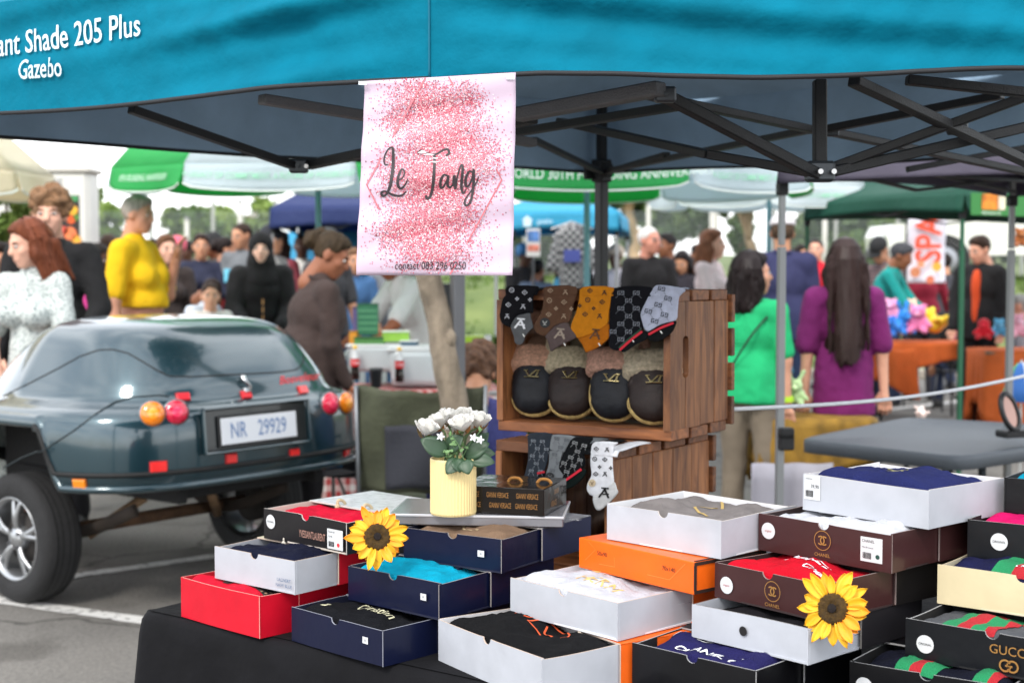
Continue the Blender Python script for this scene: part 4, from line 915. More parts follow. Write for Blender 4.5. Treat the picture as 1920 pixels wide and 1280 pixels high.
b20 = gift_box('black box at the top right edge of the stack', (1886, 960), None, 1.050, .066, (16, 17, 20), BLACK, towel=(0, 140, 170), seed=20, W=.26, ang=-36, out=.12, tlabel='turquoise towel in the top right black box', edge=(90, 90, 92), inner=(14, 14, 16), rough=.3)
# flat silver box, dark boxes under it, and the black and gold box
sl = PZ(730, 962, .988); sn = PZ(1056, 968, .988)
SV = M((150, 150, 156), .18, metal=.55, var=.08, vs=8, coat=.3)
t = thing('flat_box', 'flat shiny silver box under the vase', 'gift box', sl); e1 = unit(sn - sl); e2 = npa(-e1[1], e1[0], 0); Wd = np.linalg.norm(sn - sl); Rs = np.stack([e1, e2, npa(0, 0, 1)], 1)
obj('carton', box(sl + e1 * Wd / 2 + e2 * .1 - [0, 0, .0115], (Wd, .2, .023), Rs, .002), SV, t)
obj('lid_lip', box(sl + e1 * Wd / 2 + e2 * .1 - [0, 0, .003], (Wd + .004, .204, .005), Rs, .001), M((206, 206, 210), .25, metal=.4), t)
for k in range(2):
    zc = .75 + .1065 * k; t = thing('closed_box', ('lower' if k == 0 else 'upper') + ' plain dark box propping up the silver box', 'gift box', sl + e1 * .12 + e2 * .12)
    obj('carton', box(sl * [1, 1, 0] + e1 * .13 + e2 * .19 + [0, 0, zc + .053], (.3, .19, .104), Rs, .002), M((40, 40, 46), .4), t); obj('lid_lip', box(sl * [1, 1, 0] + e1 * .13 + e2 * .19 + [0, 0, zc + .095], (.304, .194, .02), Rs, .002), M((48, 48, 54), .4), t)
bv = gift_box('closed glossy black box with rows of gold lettering beside the vase', (857, 959), (1020, 968), .9885, .056, (26, 22, 20), closed=True, D=.17, seed=30, rough=.12)
GL2 = M((150, 106, 56), .4, metal=.2); bv['front'] = bv['t']
for r_ in range(2):
    for k in range(3): words(bv, 'GIANNI VERSACE', [.13, .47, .81][k] if r_ == 0 else [-.02 + .17, .50, .80][k], .70 - .38 * r_, .0155, GL2, .40, 0, .002)
fs = plane_fn(bv['at'](bv['W'], 0, 0), bv['e2'], (0, 0, 1)); V, F = text2d('GIANNI', .016, 0, .62); prt('lettering', fs, (V + [.09, bv['h'] * .7], F), GL2, bv['t']); V, F = text2d('VERSACE', .016, 0, .62); prt('lettering', fs, (V + [.07, bv['h'] * .3], F), GL2, bv['t'])
for a in (.38, .72):
    c = bv['at'](bv['W'] * a + .03, .08, bv['h']); e = bv['e1']; obj('rope_tie', tube(crom([c - e * .016, c - e * .008 + [0, 0, .008], c + e * .008 + [0, 0, .008], c + e * .016], 5), .0035, 7), M((160, 110, 50), .8, bump=.6, bs=400), bv['t'], True)
# ================================================================ sunflowers
def sunflower(label, px, py, d, R, n1, tilt, seed, stem):
    rng = random.Random(seed); c = P(px, py, d); t = thing('sunflower', label, 'flower', c)
    nrm = unit(CAMP - c) ; nrm = unit(nrm + np.asarray(tilt)); x, y, _ = frame_of(nrm)
    m1, m2 = M((228, 172, 24), .6, var=.12, vs=40), M((244, 152, 20), .6, var=.15, vs=30)
    for layer in range(2):
        for k in range(n1):
            a = 2 * math.pi * (k + layer * .5) / n1 + rng.uniform(-.12, .12); L = R * rng.uniform(.82, 1.08) * (1 if layer == 0 else .9); w = R * rng.uniform(.12, .165); lift = rng.uniform(-.25, .15) - .05 * layer; dr = x * math.cos(a) + y * math.sin(a); sd_ = np.cross(nrm, dr); curl = rng.uniform(-.2, .25)
            def fn(u, v):
                ww = w * math.sin(math.pi * min(1, .22 + .78 * v) ** 1.3) ** .8 * (1 if v < .97 else .3); rr = R * .36 + (L - R * .36) * v; s = (u - .5) * 2
                return c + dr * rr + sd_ * s * ww + nrm * (lift * L * v * v + .18 * w * (1 - abs(s)) * -1 + .35 * w * s * s + curl * w * s * v - .004 * layer)
            obj('petal', solid(grid(fn, 6, 9), .0005), m1 if rng.random() < .82 else m2, t, True)
    V, F = lathe([(0.001, R * .10), (R * .12, R * .09), (R * .2, R * .13), (R * .36, R * .12), (R * .43, R * .02), (R * .40, -R * .06)], 36); V = V + vnorm(V, F) * (R * .05 * RNG.random(len(V)))[:, None]
    Rm = np.stack([x, y, nrm], 1); obj('disc', xf((V, F), Rm, c), M((92, 66, 20), .95, bump=1, bs=700, var=.4, vs=160), t, True); obj('eye', xf(ellipsoid((0, 0, R * .11), (R * .12, R * .12, R * .035)), Rm, c), M((30, 18, 16), .95, bump=1, bs=700), t, True)
    obj('calyx', xf(lathe([(R * .4, -R * .05), (R * .3, -R * .2), (R * .06, -R * .26), (R * .04, -R * .4)], 14), Rm, c), M((70, 96, 44), .7), t, True)
    obj('stem', tube(crom([c - nrm * R * .35] + [np.asarray(s_) for s_ in stem], 6), .004, 8), M((78, 116, 60), .7), t, True)
sunflower('artificial yellow sunflower at the left between the black and navy boxes', 707, 1006, 2.80, .064, 16, (.12, 0, .15), 3, [P(720, 1000, 2.9), P(745, 990, 2.98)])
sunflower('artificial sunflower leaning on the right white box', 1562, 1140, 2.36, .064, 15, (-.35, 0, .02), 5, [P(1630, 1152, 2.5), P(1690, 1163, 2.62)])
# ================================================================ vase and bouquet
vc = PZ(850, 962, .988); vr = .047
nfl = 44; prof = [(.96, 0), (1, .004), (1, .112), (.99, .116), (.93, .116), (.92, .02)]
V, F = [], []
for r_, z_ in prof:
    for k in range(nfl * 2): q = vr * r_ * (1 + (.022 if k % 2 else -.0)); a = math.pi * k / nfl; V.append(vc + npa(q * math.cos(a), q * math.sin(a), z_))
m2_ = nfl * 2; F = [(i * m2_ + k, i * m2_ + (k + 1) % m2_, (i + 1) * m2_ + (k + 1) % m2_, (i + 1) * m2_ + k) for i in range(len(prof) - 1) for k in range(m2_)]
vase = obj('vase', (np.array(V), F), M((228, 206, 146), .4, coat=.2)); tag(vase, 'pale yellow ribbed vase standing on the silver box', 'vase')
bq = thing('bouquet', 'bouquet of artificial white roses in the ribbed vase', 'bouquet', vc + [0, 0, .1])
RW = M((228, 226, 220), .7, var=.06, vs=40, sheen=.2); RT = M((150, 100, 50), .7)
def rose(px, py, d, s, seed):
    rng = random.Random(seed); c = P(px, py, d); ax = unit(npa(rng.uniform(-.4, .4), rng.uniform(-.6, 0), 1)); x, y, _ = frame_of(ax); r0 = None
    petals = []
    for ring, (n, rad, hgt, fl) in enumerate(((3, .28, 1.0, -.12), (4, .5, .98, .0), (5, .74, .86, .12), (5, .95, .62, .32))):
        for k in range(n):
            a0 = 2 * math.pi * k / n + ring * .7 + rng.uniform(-.15, .15); wa = 2 * math.pi / n * .75
            def fn(u, v):
                a = a0 + (u - .5) * wa * 2 * (.55 + .45 * math.sin(math.pi * min(v * 1.1, 1))); rr = s * rad * (math.sin(min(1, v * 1.25) * 1.45) * .9 + fl * v ** 3) * (1 + .07 * math.sin(7 * u + ring)); zz = s * (-.7 + (hgt + .55) * v - .16 * abs(2 * u - 1) ** 2 * v)
                return c + (x * math.cos(a) + y * math.sin(a)) * rr + ax * zz
            petals.append(grid(fn, 7, 7))
    o = obj('rose', join(petals), RW, bq, True)
    sep = []
    for k in range(4):
        a = 2 * math.pi * k / 4 + seed; dr = x * math.cos(a) + y * math.sin(a); sd_ = np.cross(ax, dr)
        sep.append(grid(lambda u, v: c + dr * s * (.35 + .62 * math.sin(v * 1.5)) + sd_ * s * .26 * (u - .5) * 2 * (1 - v) ** .7 + ax * s * (-.85 + .75 * v), 4, 5))
    obj('sepals', join(sep), RT if seed % 2 else M((96, 78, 44), .7), o, True)
    obj('stem', tube(crom([c - ax * s * .7, (c + vc + [0, 0, .12]) / 2, vc + npa(rng.uniform(-.02, .02), rng.uniform(-.02, .02), .06)], 5), .0025, 6), M((70, 88, 50), .8), bq, True)
for i, (px, py, d, s) in enumerate([(800, 803, 2.97, .024), (822, 790, 3.02, .023), (843, 782, 3.05, .023), (866, 795, 2.95, .024), (868, 781, 3.04, .021), (897, 788, 3.0, .024), (884, 800, 3.07, .02), (850, 800, 3.1, .02)]): rose(px, py, d, s, i)
GLF = M((44, 70, 46), .45, var=.2, vs=20)
def leaf(c, dr, nrm, L, w, mat, par, nm='leaf', bend=.3):
    dr = unit(dr); sd_ = unit(np.cross(nrm, dr)); nn = np.cross(dr, sd_)
    def fn(u, v): s = (u - .5) * 2; ww = w * math.sin(math.pi * (v * .92 + .06)) ** .8; return c + dr * L * v + sd_ * s * ww + nn * (-bend * L * v * v + .25 * ww * abs(s) + .0008 * math.sin(25 * v))
    return obj(nm, solid(grid(fn, 5, 9), .0004), mat, par, True)
rng = random.Random(4)
for (x0, y0, x1, y1, d, w) in [(838, 850, 800, 826, 2.95, .03), (840, 845, 858, 820, 2.96, .026), (870, 855, 905, 832, 2.97, .028), (862, 862, 840, 880, 2.93, .024), (872, 862, 876, 882, 2.92, .024), (880, 860, 918, 862, 2.96, .024), (885, 845, 908, 818, 3.05, .022), (878, 850, 918, 846, 3.02, .024), (855, 860, 862, 878, 2.925, .02)]:
    a, b = P(x0, y0, d), P(x1, y1, d - .02); leaf(a, b - a, unit(npa(rng.uniform(-.3, .3), -1, .5)), np.linalg.norm(b - a) * 1.1, w * .72, GLF, bq)
for k in range(9):
    a = vc + npa(rng.uniform(-.02, .03), rng.uniform(-.03, 0), .11); b = a + npa(rng.uniform(-.03, .05), rng.uniform(-.03, .0), rng.uniform(.02, .07)); obj('sprig', tube([a, (a + b) / 2 + [0, 0, .008], b], .0012, 5), M((96, 128, 84), .7), bq)
    for j in range(3): leaf(a + (b - a) * (.4 + .25 * j), npa(rng.uniform(-1, 1), -.3, rng.uniform(0, 1)), npa(0, -1, .3), .012, .003, M((110, 146, 92), .6), bq, 'sprig_leaf')
for (px, py) in ((888, 820), (900, 824), (826, 818)):
    c = P(px, py, 2.94)
    for k in range(5): a = k * 1.257; leaf(c, npa(math.cos(a), -.3, math.sin(a)), npa(0, -1, 0), .009, .0025, WHT, bq, 'small_petal')
# ================================================================ wooden crates
WD = wood((98, 57, 31), (156, 102, 60), 2); WDH = wood((84, 47, 25), (138, 86, 50), 0)
def prism(poly, fn, t0, t1):      # extrude a 2D outline between offsets t0..t1; fn(UV, off)
    poly = np.asarray(poly, float); n = len(poly); a, b = fn(poly, t0), fn(poly, t1)
    return np.concatenate([a, b]), [tuple(range(n)), tuple(range(2 * n - 1, n - 1, -1))] + [(i, n + i, n + (i + 1) % n, (i + 1) % n) for i in range(n)]
def crate(label, FR, ang, W, D, z0, z1, nplank, seed, ts=.026):
    a = math.radians(ang); e1 = npa(math.cos(a), math.sin(a), 0); e2 = npa(-e1[1], e1[0], 0); up = npa(0, 0, 1); R = np.stack([e1, e2, up], 1); rng = random.Random(seed)
    o = npa(FR[0], FR[1], z0) - e1 * W; t = thing('wooden_crate', label, 'crate', o); at = lambda x, y, z: o + e1 * x + e2 * y + up * z; H = z1 - z0
    def piece(nm, c, s, mat):     # local-space plank so the grain follows it
        me = mesh(nm, *box((0, 0, 0), s, None, .002), mats=[mat]); ob = link(me, nm, t); ob.matrix_parent_inverse = Matrix.Translation(-t.location); m = Matrix(R.tolist()).to_4x4(); ang2 = rng.uniform(-.006, .006)
        m.translation = Vector(at(*c)); ob.matrix_basis = m @ Matrix.Rotation(ang2, 4, 'Y'); return ob
    tp = .018
    for side, x in ((0, tp / 2), (1, W - tp / 2)):
        pw = D / nplank
        for k in range(nplank):
            y0, y1 = k * pw + .0012, (k + 1) * pw - .0012; z_lo, z_hi = ts, H - ts; yc = (y0 + y1) / 2; d = rng.uniform(-.001, .001)
            slot = None
            if nplank == 4 and k in (0, 1) or (nplank == 4 and False): slot = y1 if k == 0 else y0
            if slot is None: piece('plank', (x + d, yc, (z_lo + z_hi) / 2), (tp, y1 - y0, z_hi - z_lo), WD)
            else:
                zc = (z_lo + z_hi) / 2 + .02; hl, r = .05, .014; sg = -1 if k == 0 else 1
                edge = [(slot, z_lo), (slot, zc - hl)] + [(slot + sg * r * math.sin(q), zc - hl + r * (1 - math.cos(q)) * .8) for q in np.linspace(.3, 1.57, 5)] + [(slot + sg * r * math.sin(q), zc + hl - r * (1 - math.cos(q)) * .8) for q in np.linspace(1.57, .3, 5)] + [(slot, zc + hl), (slot, z_hi)]
                oth = y0 if k == 0 else y1; poly = np.array(edge + [(oth, z_hi), (oth, z_lo)]) - [yc, (z_lo + z_hi) / 2]
                vf = prism(poly, lambda UV, of: np.column_stack([np.full(len(UV), of), UV[:, 0], UV[:, 1]]), -tp / 2, tp / 2)
                me = mesh('plank', *vf, mats=[WD]); ob = link(me, 'plank', t); m = Matrix(R.tolist()).to_4x4(); m.translation = Vector(at(x + d, yc, (z_lo + z_hi) / 2)); ob.matrix_basis = m
    ns = 3 if D < .4 else 4
    sw = D / ns - .018
    for k in range(ns):
        y = (k + .5) * D / ns
        for z in (ts / 2, H - ts / 2): piece('slat', (W / 2, y, z), (W + .002 * rng.random(), sw if k else sw + .006, ts), WDH)
    nb = 4
    for k in range(nb):
        hgt = (H - .01) / nb - .016; piece('back_slat', (W / 2 + .004, D + .010, .005 + (k + .5) * (H - .01) / nb), (W + .012, .018, hgt), WDH)
    # nails
    nl = []
    for x in (.009, W - .009):
        for k in range(ns):
            for dy in (-.02, .02): nl.append(tube([at(x, (k + .5) * D / ns + dy, H - .0005), at(x, (k + .5) * D / ns + dy, H + .0012)], .002, 6))
    obj('nails', join(nl), M((70, 66, 62), .4, metal=.8), t)
    return {'o': o, 'e1': e1, 'e2': e2, 'W': W, 'D': D, 'H': H, 'ts': ts, 't': t}
cu = crate('upper wooden crate on its side holding the slippers', (.370, 3.364), -33, .487, .325, 1.088, 1.443, 4, 1)
cl = crate('lower wooden crate on its side under the slippers', (.224, 3.25), -35, .325, .487, .752, 1.086, 5, 2)
# ================================================================ slippers
def on_front(cr, px, py, off):    # pixel -> point on the plane off metres in front of the crate's open side
    n = cr['e2']; o = cr['o'] - n * off; r = ray(px, py); return CAMP + r * (((o - CAMP) @ n) / (r @ n))
def slipper(label, px, py, dark, fur, sole, lean, yaw, seed, cr):
    base = None
    fo = cr['o'] - npa(0, 0, 0); e1, e2 = cr['e1'], cr['e2']
    # foot of the toe on the crate floor
    zf = cr['o'][2] + cr['ts']; p = on_front(cr, px, 800, -py); p[2] = zf + .006
    a = math.radians(yaw); f1 = e1 * math.cos(a) + e2 * math.sin(a); f2 = -e1 * math.sin(a) + e2 * math.cos(a)
    q = math.radians(lean); ty = -f2 * math.cos(q) - npa(0, 0, 1) * math.sin(q); tz = -f2 * math.sin(q) + npa(0, 0, 1) * math.cos(q); tx = np.cross(ty, tz)
    R = np.stack([tx, ty, tz], 1); t0 = p - R @ npa(0, .222, .004)
    t = thing('slipper', label, 'slipper', p, 'fur lined slippers in the crate')
    T = lambda vf: xf(vf, R, t0, (1.15, .84, 1.0))
    solep = [('e', (0, .190, .010), (.052, .072, .016)), ('e', (0, .06, .010), (.043, .062, .016)), ('e', (.002, .12, .010), (.048, .07, .016))]
    zc = lambda X, F: np.maximum(np.maximum(F, X[..., 2] - .022), -.008 - X[..., 2])
    obj('sole', T(blob([(k_, c_, tuple(np.array(r_) * [1.13, 1.06, 1.8])) for k_, c_, r_ in solep], .0045, .02, zc, 1)), M(sole, .9, bump=1, bs=220, var=.3, vs=90), t, True)
    vamp = [('e', (.014, .182, .022), (.039, .076, .040)), ('e', (-.014, .182, .022), (.039, .076, .040)), ('e', (.016, .125, .024), (.036, .07, .045)), ('e', (-.016, .125, .024), (.036, .07, .045))]
    vc_ = lambda X, F: np.maximum(np.maximum(F, .018 - X[..., 2]), .085 - X[..., 1])
    obj('vamp', T(blob(vamp, .004, .02, vc_, 2, disp=lambda V: .0012 * vnoise(V, 60, seed))), M(tuple(int(c * .72) for c in dark), .55, bump=.12, bs=160, var=.3, vs=40, spec=.25), t, True)
    fm = M(fur, 1.0, bump=1, bs=650, var=.3, vs=120, spec=.1); fd = lambda V: .0026 * vnoise(V, 130, seed) + .0018 * vnoise(V, 300, seed)
    pr = []
    for yb in (.074, .090, .106, .120): q = crom([(-.053, yb + .004, .028), (-.046, yb, .050), (-.018, yb - .003, .062), (.018, yb - .003, .062), (.046, yb, .050), (.053, yb + .004, .028)], 3); pr += [('c', q[i], q[i + 1], .0125, .0125) for i in range(len(q) - 1)]
    obj('fur_collar', T(blob(pr, .005, .010, None, 1, disp=fd)), fm, t, True)
    lp = crom([(.052, .082, .036), (.052, .045, .054), (.042, .000, .074), (.017, -.026, .088), (-.017, -.026, .088), (-.042, .000, .074), (-.052, .045, .054), (-.052, .082, .036)], 3); pr = [('c', lp[i], lp[i + 1], .0135, .0135) for i in range(len(lp) - 1)] + [('c', lp[i] - npa(0, 0, .018), lp[i + 1] - npa(0, 0, .018), .011, .011) for i in range(len(lp) - 1)]
    obj('fur_heel', T(blob(pr, .0055, .012, None, 1, disp=fd)), fm, t, True)
    obj('footbed', T(ellipsoid((0, .06, .022), (.044, .075, .012))), M(tuple(int(c * .8) for c in fur), 1.0, bump=1, bs=500, spec=.1), t, True)
    # metal letter ornament
    G = M((206, 190, 140), .22, metal=1.0); y0, zz = .158, .0740; prts = []
    for (x0, v0, x1, v1, w) in [(-.014, .011, -.010, -.011, .0042), (-.017, -.011, .004, -.011, .004), (-.008, .010, .005, -.010, .0042), (.005, -.010, .015, .010, .003), (-.018, .011, -.008, .011, .003), (.009, .011, .019, .011, .003), (.004, -.011, .017, -.011, .003)]:
        prts.append(bar((x0, y0 - v0 * 1.0, zz - abs(x0) * .1 + .001), (x1, y0 - v1 * 1.0, zz - abs(x1) * .1 + .001), w, .003))
    obj('metal_letters', T(join(prts)), G, t)
    obj('strap', T(tube(crom([(-.054, .156, .03), (-.044, .154, .050), (-.016, .152, .0665), (.016, .152, .0665), (.044, .154, .050), (.054, .156, .03)], 5), .010, 8, flat=.22)), M(tuple(max(0, c - 6) for c in dark), .5), t, True)
slipper('black slipper with pinkish fur, leftmost in the crate', 1000, .05, (26, 28, 36), (206, 160, 134), (190, 164, 104), 60, 16, 1, cu)
slipper('brown slipper with cream fur, second from the left', 1070, .055, (48, 36, 33), (200, 186, 156), (190, 164, 104), 57, 18, 2, cu)
slipper('black slipper with pinkish fur, third from the left', 1150, .05, (26, 28, 36), (202, 158, 138), (190, 164, 104), 62, 14, 3, cu)
slipper('brown slipper with cream fur at the right crate wall', 1226, .05, (48, 36, 33), (200, 186, 160), (190, 164, 104), 58, 26, 4, cu)
# ================================================================ socks
def inpoly(pt, poly):
    x, y = pt; c = False; n = len(poly)
    for i in range(n):
        x0, y0 = poly[i]; x1, y1 = poly[i - 1]
        if (y0 > y) != (y1 > y) and x < (x1 - x0) * (y - y0) / (y1 - y0) + x0: c = not c
    return c
def sock_panel(name, cr, poly, mat, parent, off=.010, th=.006, tri=True):
    q = crom(np.array(poly, float), 3, True); n = len(q); c = q.mean(0)
    # rings: rim back, rim mid, inset, centre-ward -> padded look
    d = np.roll(q, -1, 0) - np.roll(q, 1, 0); d = d / (np.linalg.norm(d, axis=1, keepdims=True) + 1e-9); nn = np.column_stack([d[:, 1], -d[:, 0]])
    area = .5 * np.sum(q[:, 0] * np.roll(q[:, 1], -1) - np.roll(q[:, 0], -1) * q[:, 1]); sgn = 1 if area > 0 else -1
    rings = [(q, 0), (q, th * .5), (q - sgn * nn * 1.4, th * .9), (q - sgn * nn * 3.2, th)]
    V = np.concatenate([np.array([on_front(cr, x, y, off + o_) for x, y in r]) for r, o_ in rings]); F = []
    for k in range(3): F += [(k * n + i, k * n + (i + 1) % n, (k + 1) * n + (i + 1) % n, (k + 1) * n + i) for i in range(n)]
    F.append(tuple(3 * n + i for i in range(n))); F.append(tuple(n - 1 - i for i in range(n)))
    return obj(name, (V, F), mat, parent, False)
def px_print(cr, VF, mat, parent, off, nm='print'):
    return obj(nm, (np.array([on_front(cr, x, y, off) for x, y in VF[0]]), VF[1]), mat, parent)
def flowers_pat(s):   # small repeating emblem marks, pixel units (y down)
    return [join2d([stroke2d(np.array([(-s, 0), (0, -s * .8), (s, 0), (0, s * .8), (-s, 0)]), s * .34), disc2d((0, 0), s * .26, 8)]), join2d([disc2d((-s * .45, 0), s * .32, 7), disc2d((s * .45, 0), s * .32, 7), disc2d((0, -s * .45), s * .32, 7), disc2d((0, s * .45), s * .32, 7)]), join2d([arc2d((0, 0), s * .85, 0, 360, s * .3, 14), disc2d((-s * .2, -s * .2), s * .22, 6), disc2d((s * .2, s * .2), s * .22, 6)]), join2d([stroke2d(np.array([(-s * .9, s * .8), (s * .2, -s * .9)]), s * .3), stroke2d(np.array([(-s * .1, -s * .9), (s * .8, s * .8)]), s * .36), stroke2d(np.array([(-s * .6, -s * .85), (s * .7, -s * .85)]), s * .25), stroke2d(np.array([(-s * .3, s * .2), (s * .8, s * .1)]), s * .22)])]
def hang_back(cr, xa, xb, ytop, mat, t, off):   # part of the sock lying over the crate's top board
    a, b = on_front(cr, xa, ytop, off + .004), on_front(cr, xb, ytop, off + .004); e2 = cr['e2']; zt = cr['o'][2] + cr['H']
    a[2] = b[2] = zt
    def fn(u, v):
        p = a + (b - a) * u; y = [0, .35, .7, 1][0] 
        if v < .35: k = v / .35; return p - e2 * .001 * (1 - k) + npa(0, 0, -.012 + .016 * k) - e2 * (.002 * (1 - k)) + e2 * (.012 * k * k)
        return p + e2 * (.012 + .14 * (v - .35) / .65) + npa(0, 0, .004 + .003 * math.sin(6 * v + 3 * u))
    obj('sock_top', solid(grid(fn, 6, 14), .003), mat, t, True)
def sock(label, cr, main, cuff, cm, cc, pat, pc, marks, extra=None, gs=5.0, top=None, off=.010):
    c0 = on_front(cr, *np.mean(np.array(main), 0), off); t = thing('sock', label, 'sock', c0, 'printed socks hung over the crates'); mm = M(cm, .95, bump=.6, bs=700, var=.1, vs=60, spec=.15); mc = M(cc, .95, bump=.8, bs=500, var=.1, vs=60, spec=.15) if cc else mm
    body = sock_panel('foot', cr, main, mm, t, off); cf = sock_panel('cuff', cr, cuff, mc, t, off + .0015) if cuff else body
    ys = min(p[1] for p in main); xs = [p[0] for p in main if p[1] < ys + 8]; hang_back(cr, top[0] if top else min(xs), top[1] if top else max(xs), ys, mm, t, off)
    o2 = off + .0078; ink_ = M(pc, .9)
    if pat == 'emb':
        P4 = flowers_pat(gs)
        for i, (x, y, k) in enumerate(marks): px_print(cr, mv2d(P4[k], x, y), ink_, body, o2)
    elif pat == 'gg':
        xs_, ys_ = [p[0] for p in main], [p[1] for p in main]; dx, dy, rot, x0, y0 = marks; j = 0; a = math.radians(rot); prts = []
        for jj in range(-8, 16):
            for ii in range(-6, 12):
                u, v = (ii + (.5 if jj % 2 else 0)) * dx, jj * dy; x = x0 + u * math.cos(a) - v * math.sin(a); y = y0 + u * math.sin(a) + v * math.cos(a)
                if all(inpoly((x + ax, y + ay), main) for ax, ay in ((-gs, -gs * .7), (gs, -gs * .7), (gs, gs * .7), (-gs, gs * .7))):
                    prts.append(mv2d(join2d([stroke2d(np.array([(-.15, -.5), (-.9, -.5), (-.9, .5), (-.2, .5), (-.2, .05), (-.55, .05)]), .24), stroke2d(np.array([(.15, .5), (.9, .5), (.9, -.5), (.2, -.5), (.2, -.05), (.55, -.05)]), .24)]), x, y, gs, rot))
                    for kx in (-1, 1):
                        for f in (.38, .5, .62): 
                            u2, v2 = u + kx * dx * .5 * f, v + dy * f; xx, yy = x0 + u2 * math.cos(a) - v2 * math.sin(a), y0 + u2 * math.sin(a) + v2 * math.cos(a)
                            if inpoly((xx, yy), main): prts.append(disc2d((xx, yy), .7, 5))
        if prts: px_print(cr, join2d(prts), ink_, body, o2)
    if extra: extra(cr, t, body, cf, o2)
    return t
z2 = lambda L: [(920 + x / 8, 520 + y / 8) for x, y in L]
def big_mark(x, y, s, rot, col):
    def f(cr, t, body, cf, o2): px_print(cr, mv2d(flowers_pat(s)[3], x, y, 1, rot), M(col, .9), cf, o2 + .0015)
    return f
def clip(x, y): 
    def f(cr, t, body, cf, o2): px_print(cr, stroke2d(np.array([(x, y), (x + 3.5, y + 5)]), 2), M((220, 220, 214), .3), cf, o2 + .002, 'tag_pin')
    return f
def both(*fs):
    def f(*a): [g_(*a) for g_ in fs]
    return f
A_m = z2([(258, 130), (225, 260), (178, 330), (140, 520), (135, 590), (165, 680), (250, 735), (300, 740), (330, 650), (400, 570), (480, 545), (590, 530), (640, 520), (640, 300), (690, 200), (700, 130)])
A_c = z2([(300, 740), (330, 650), (400, 570), (480, 545), (590, 530), (610, 620), (640, 740), (600, 790), (520, 880), (500, 960), (450, 1010), (370, 985), (345, 880)])
e8 = lambda L: [(920 + x / 8, 520 + y / 8, k) for x, y, k in L]
sock('black sock with grey cuff, leftmost on the upper crate', cu, A_m, A_c, (18, 18, 22), (98, 100, 102), 'emb', (168, 170, 176), e8([(315, 190, 2), (510, 225, 0), (395, 320, 1), (590, 335, 1), (265, 410, 0), (485, 440, 3), (245, 585, 3)]), both(big_mark(975.5, 607, 11, 5, (220, 222, 224)), clip(980, 626)))
B_m = z2([(830, 140), (800, 250), (780, 430), (740, 560), (660, 690), (650, 750), (690, 830), (820, 880), (900, 790), (960, 730), (1050, 690), (1160, 680), (1210, 600), (1240, 420), (1285, 140)])
B_c = z2([(820, 880), (900, 790), (960, 730), (1050, 690), (1160, 680), (1200, 760), (1290, 890), (1150, 970), (1000, 1050), (910, 1110), (880, 1050), (850, 940)])
def patch(x, y, r, col, mark):
    def f(cr, t, body, cf, o2): px_print(cr, disc2d((x, y), r), M(col, .7), body, o2, 'round_patch'); px_print(cr, mv2d(flowers_pat(r * .5)[3], x, y, 1, 180), M(mark, .6), body, o2 + .001)
    return f
sock('brown sock with round black patch hung over the upper crate', cu, B_m, B_c, (92, 66, 50), (98, 84, 82), 'emb', (150, 128, 106), e8([(895, 195, 0), (1120, 225, 3), (880, 345, 2), (1100, 370, 0), (980, 465, 1), (1210, 470, 1), (870, 555, 0), (1095, 585, 3)]), both(patch(1021.5, 605, 9.5, (24, 26, 28), (150, 150, 146)), big_mark(1050, 626, 11, 5, (150, 136, 122)), clip(1057, 643)))
C_m = [(1093, 538), (1086, 560), (1081, 583), (1072, 605), (1070, 618), (1076, 628), (1084, 634), (1098, 630), (1118, 622), (1140, 606), (1142, 585), (1147, 560), (1151, 539)]
C_c = [(1084, 634), (1098, 630), (1118, 622), (1140, 606), (1142, 622), (1140, 636), (1120, 652), (1106, 658), (1098, 660), (1092, 646)]
sock('mustard yellow sock hung over the middle of the upper crate', cu, C_m, C_c, (198, 124, 24), (186, 106, 20), 'emb', (60, 40, 26), [(1106, 545, 0), (1133, 549, 3), (1102, 562, 2), (1129, 566, 0), (1087, 573, 1), (1113, 578, 1), (1097, 589, 0), (1124, 593, 3)], both(big_mark(1116, 627, 11, 5, (92, 58, 28)), clip(1122, 643)))
D_m = [(1150, 540), (1144, 575), (1142, 620), (1142, 648), (1152, 656), (1164, 655), (1185, 637), (1205, 620), (1206, 600), (1203, 585), (1214, 560), (1221, 538)]
D_c = [(1164, 655), (1185, 637), (1205, 620), (1214, 624), (1212, 636), (1192, 646), (1172, 660)]
def stripe(p, w, col):
    def f(cr, t, body, cf, o2): px_print(cr, stroke2d(np.array(p, float), w, 4), M(col, .8), cf, o2 + .0022, 'stripe')
    return f
sock('black sock with linked letter pattern and red stripe on the upper crate', cu, D_m, D_c, (16, 17, 22), (18, 20, 24), 'gg', (120, 124, 132), (29, 14.5, 0, 1164, 549), both(stripe([(1162, 656), (1182, 638), (1204, 621)], 4.5, (176, 20, 40)), stripe([(1160, 652), (1180, 634), (1202, 617)], 2.5, (14, 60, 40)), clip(1185, 636)), gs=6.2)
E_m = [(1238, 534), (1224, 541), (1213, 560), (1203, 580), (1199, 592), (1203, 606), (1215, 622), (1240, 608), (1267, 601), (1271, 580), (1274, 556), (1285, 542)]
E_c = [(1215, 622), (1240, 608), (1267, 601), (1266, 612), (1258, 625), (1235, 640), (1217, 637)]
sock('pale blue grey sock with dark linked letters at the right of the upper crate', cu, E_m, E_c, (174, 180, 198), (18, 20, 22), 'gg', (38, 42, 52), (31, 15.5, 12, 1222, 553), both(stripe([(1216, 627), (1240, 614), (1263, 605)], 4.5, (176, 20, 40)), clip(1238, 620)), gs=6.8)
F_m = [(993, 812), (990, 832), (990, 860), (985, 885), (981, 905), (998, 910), (1010, 902), (1019, 888), (1026, 868), (1031, 840), (1036, 813)]
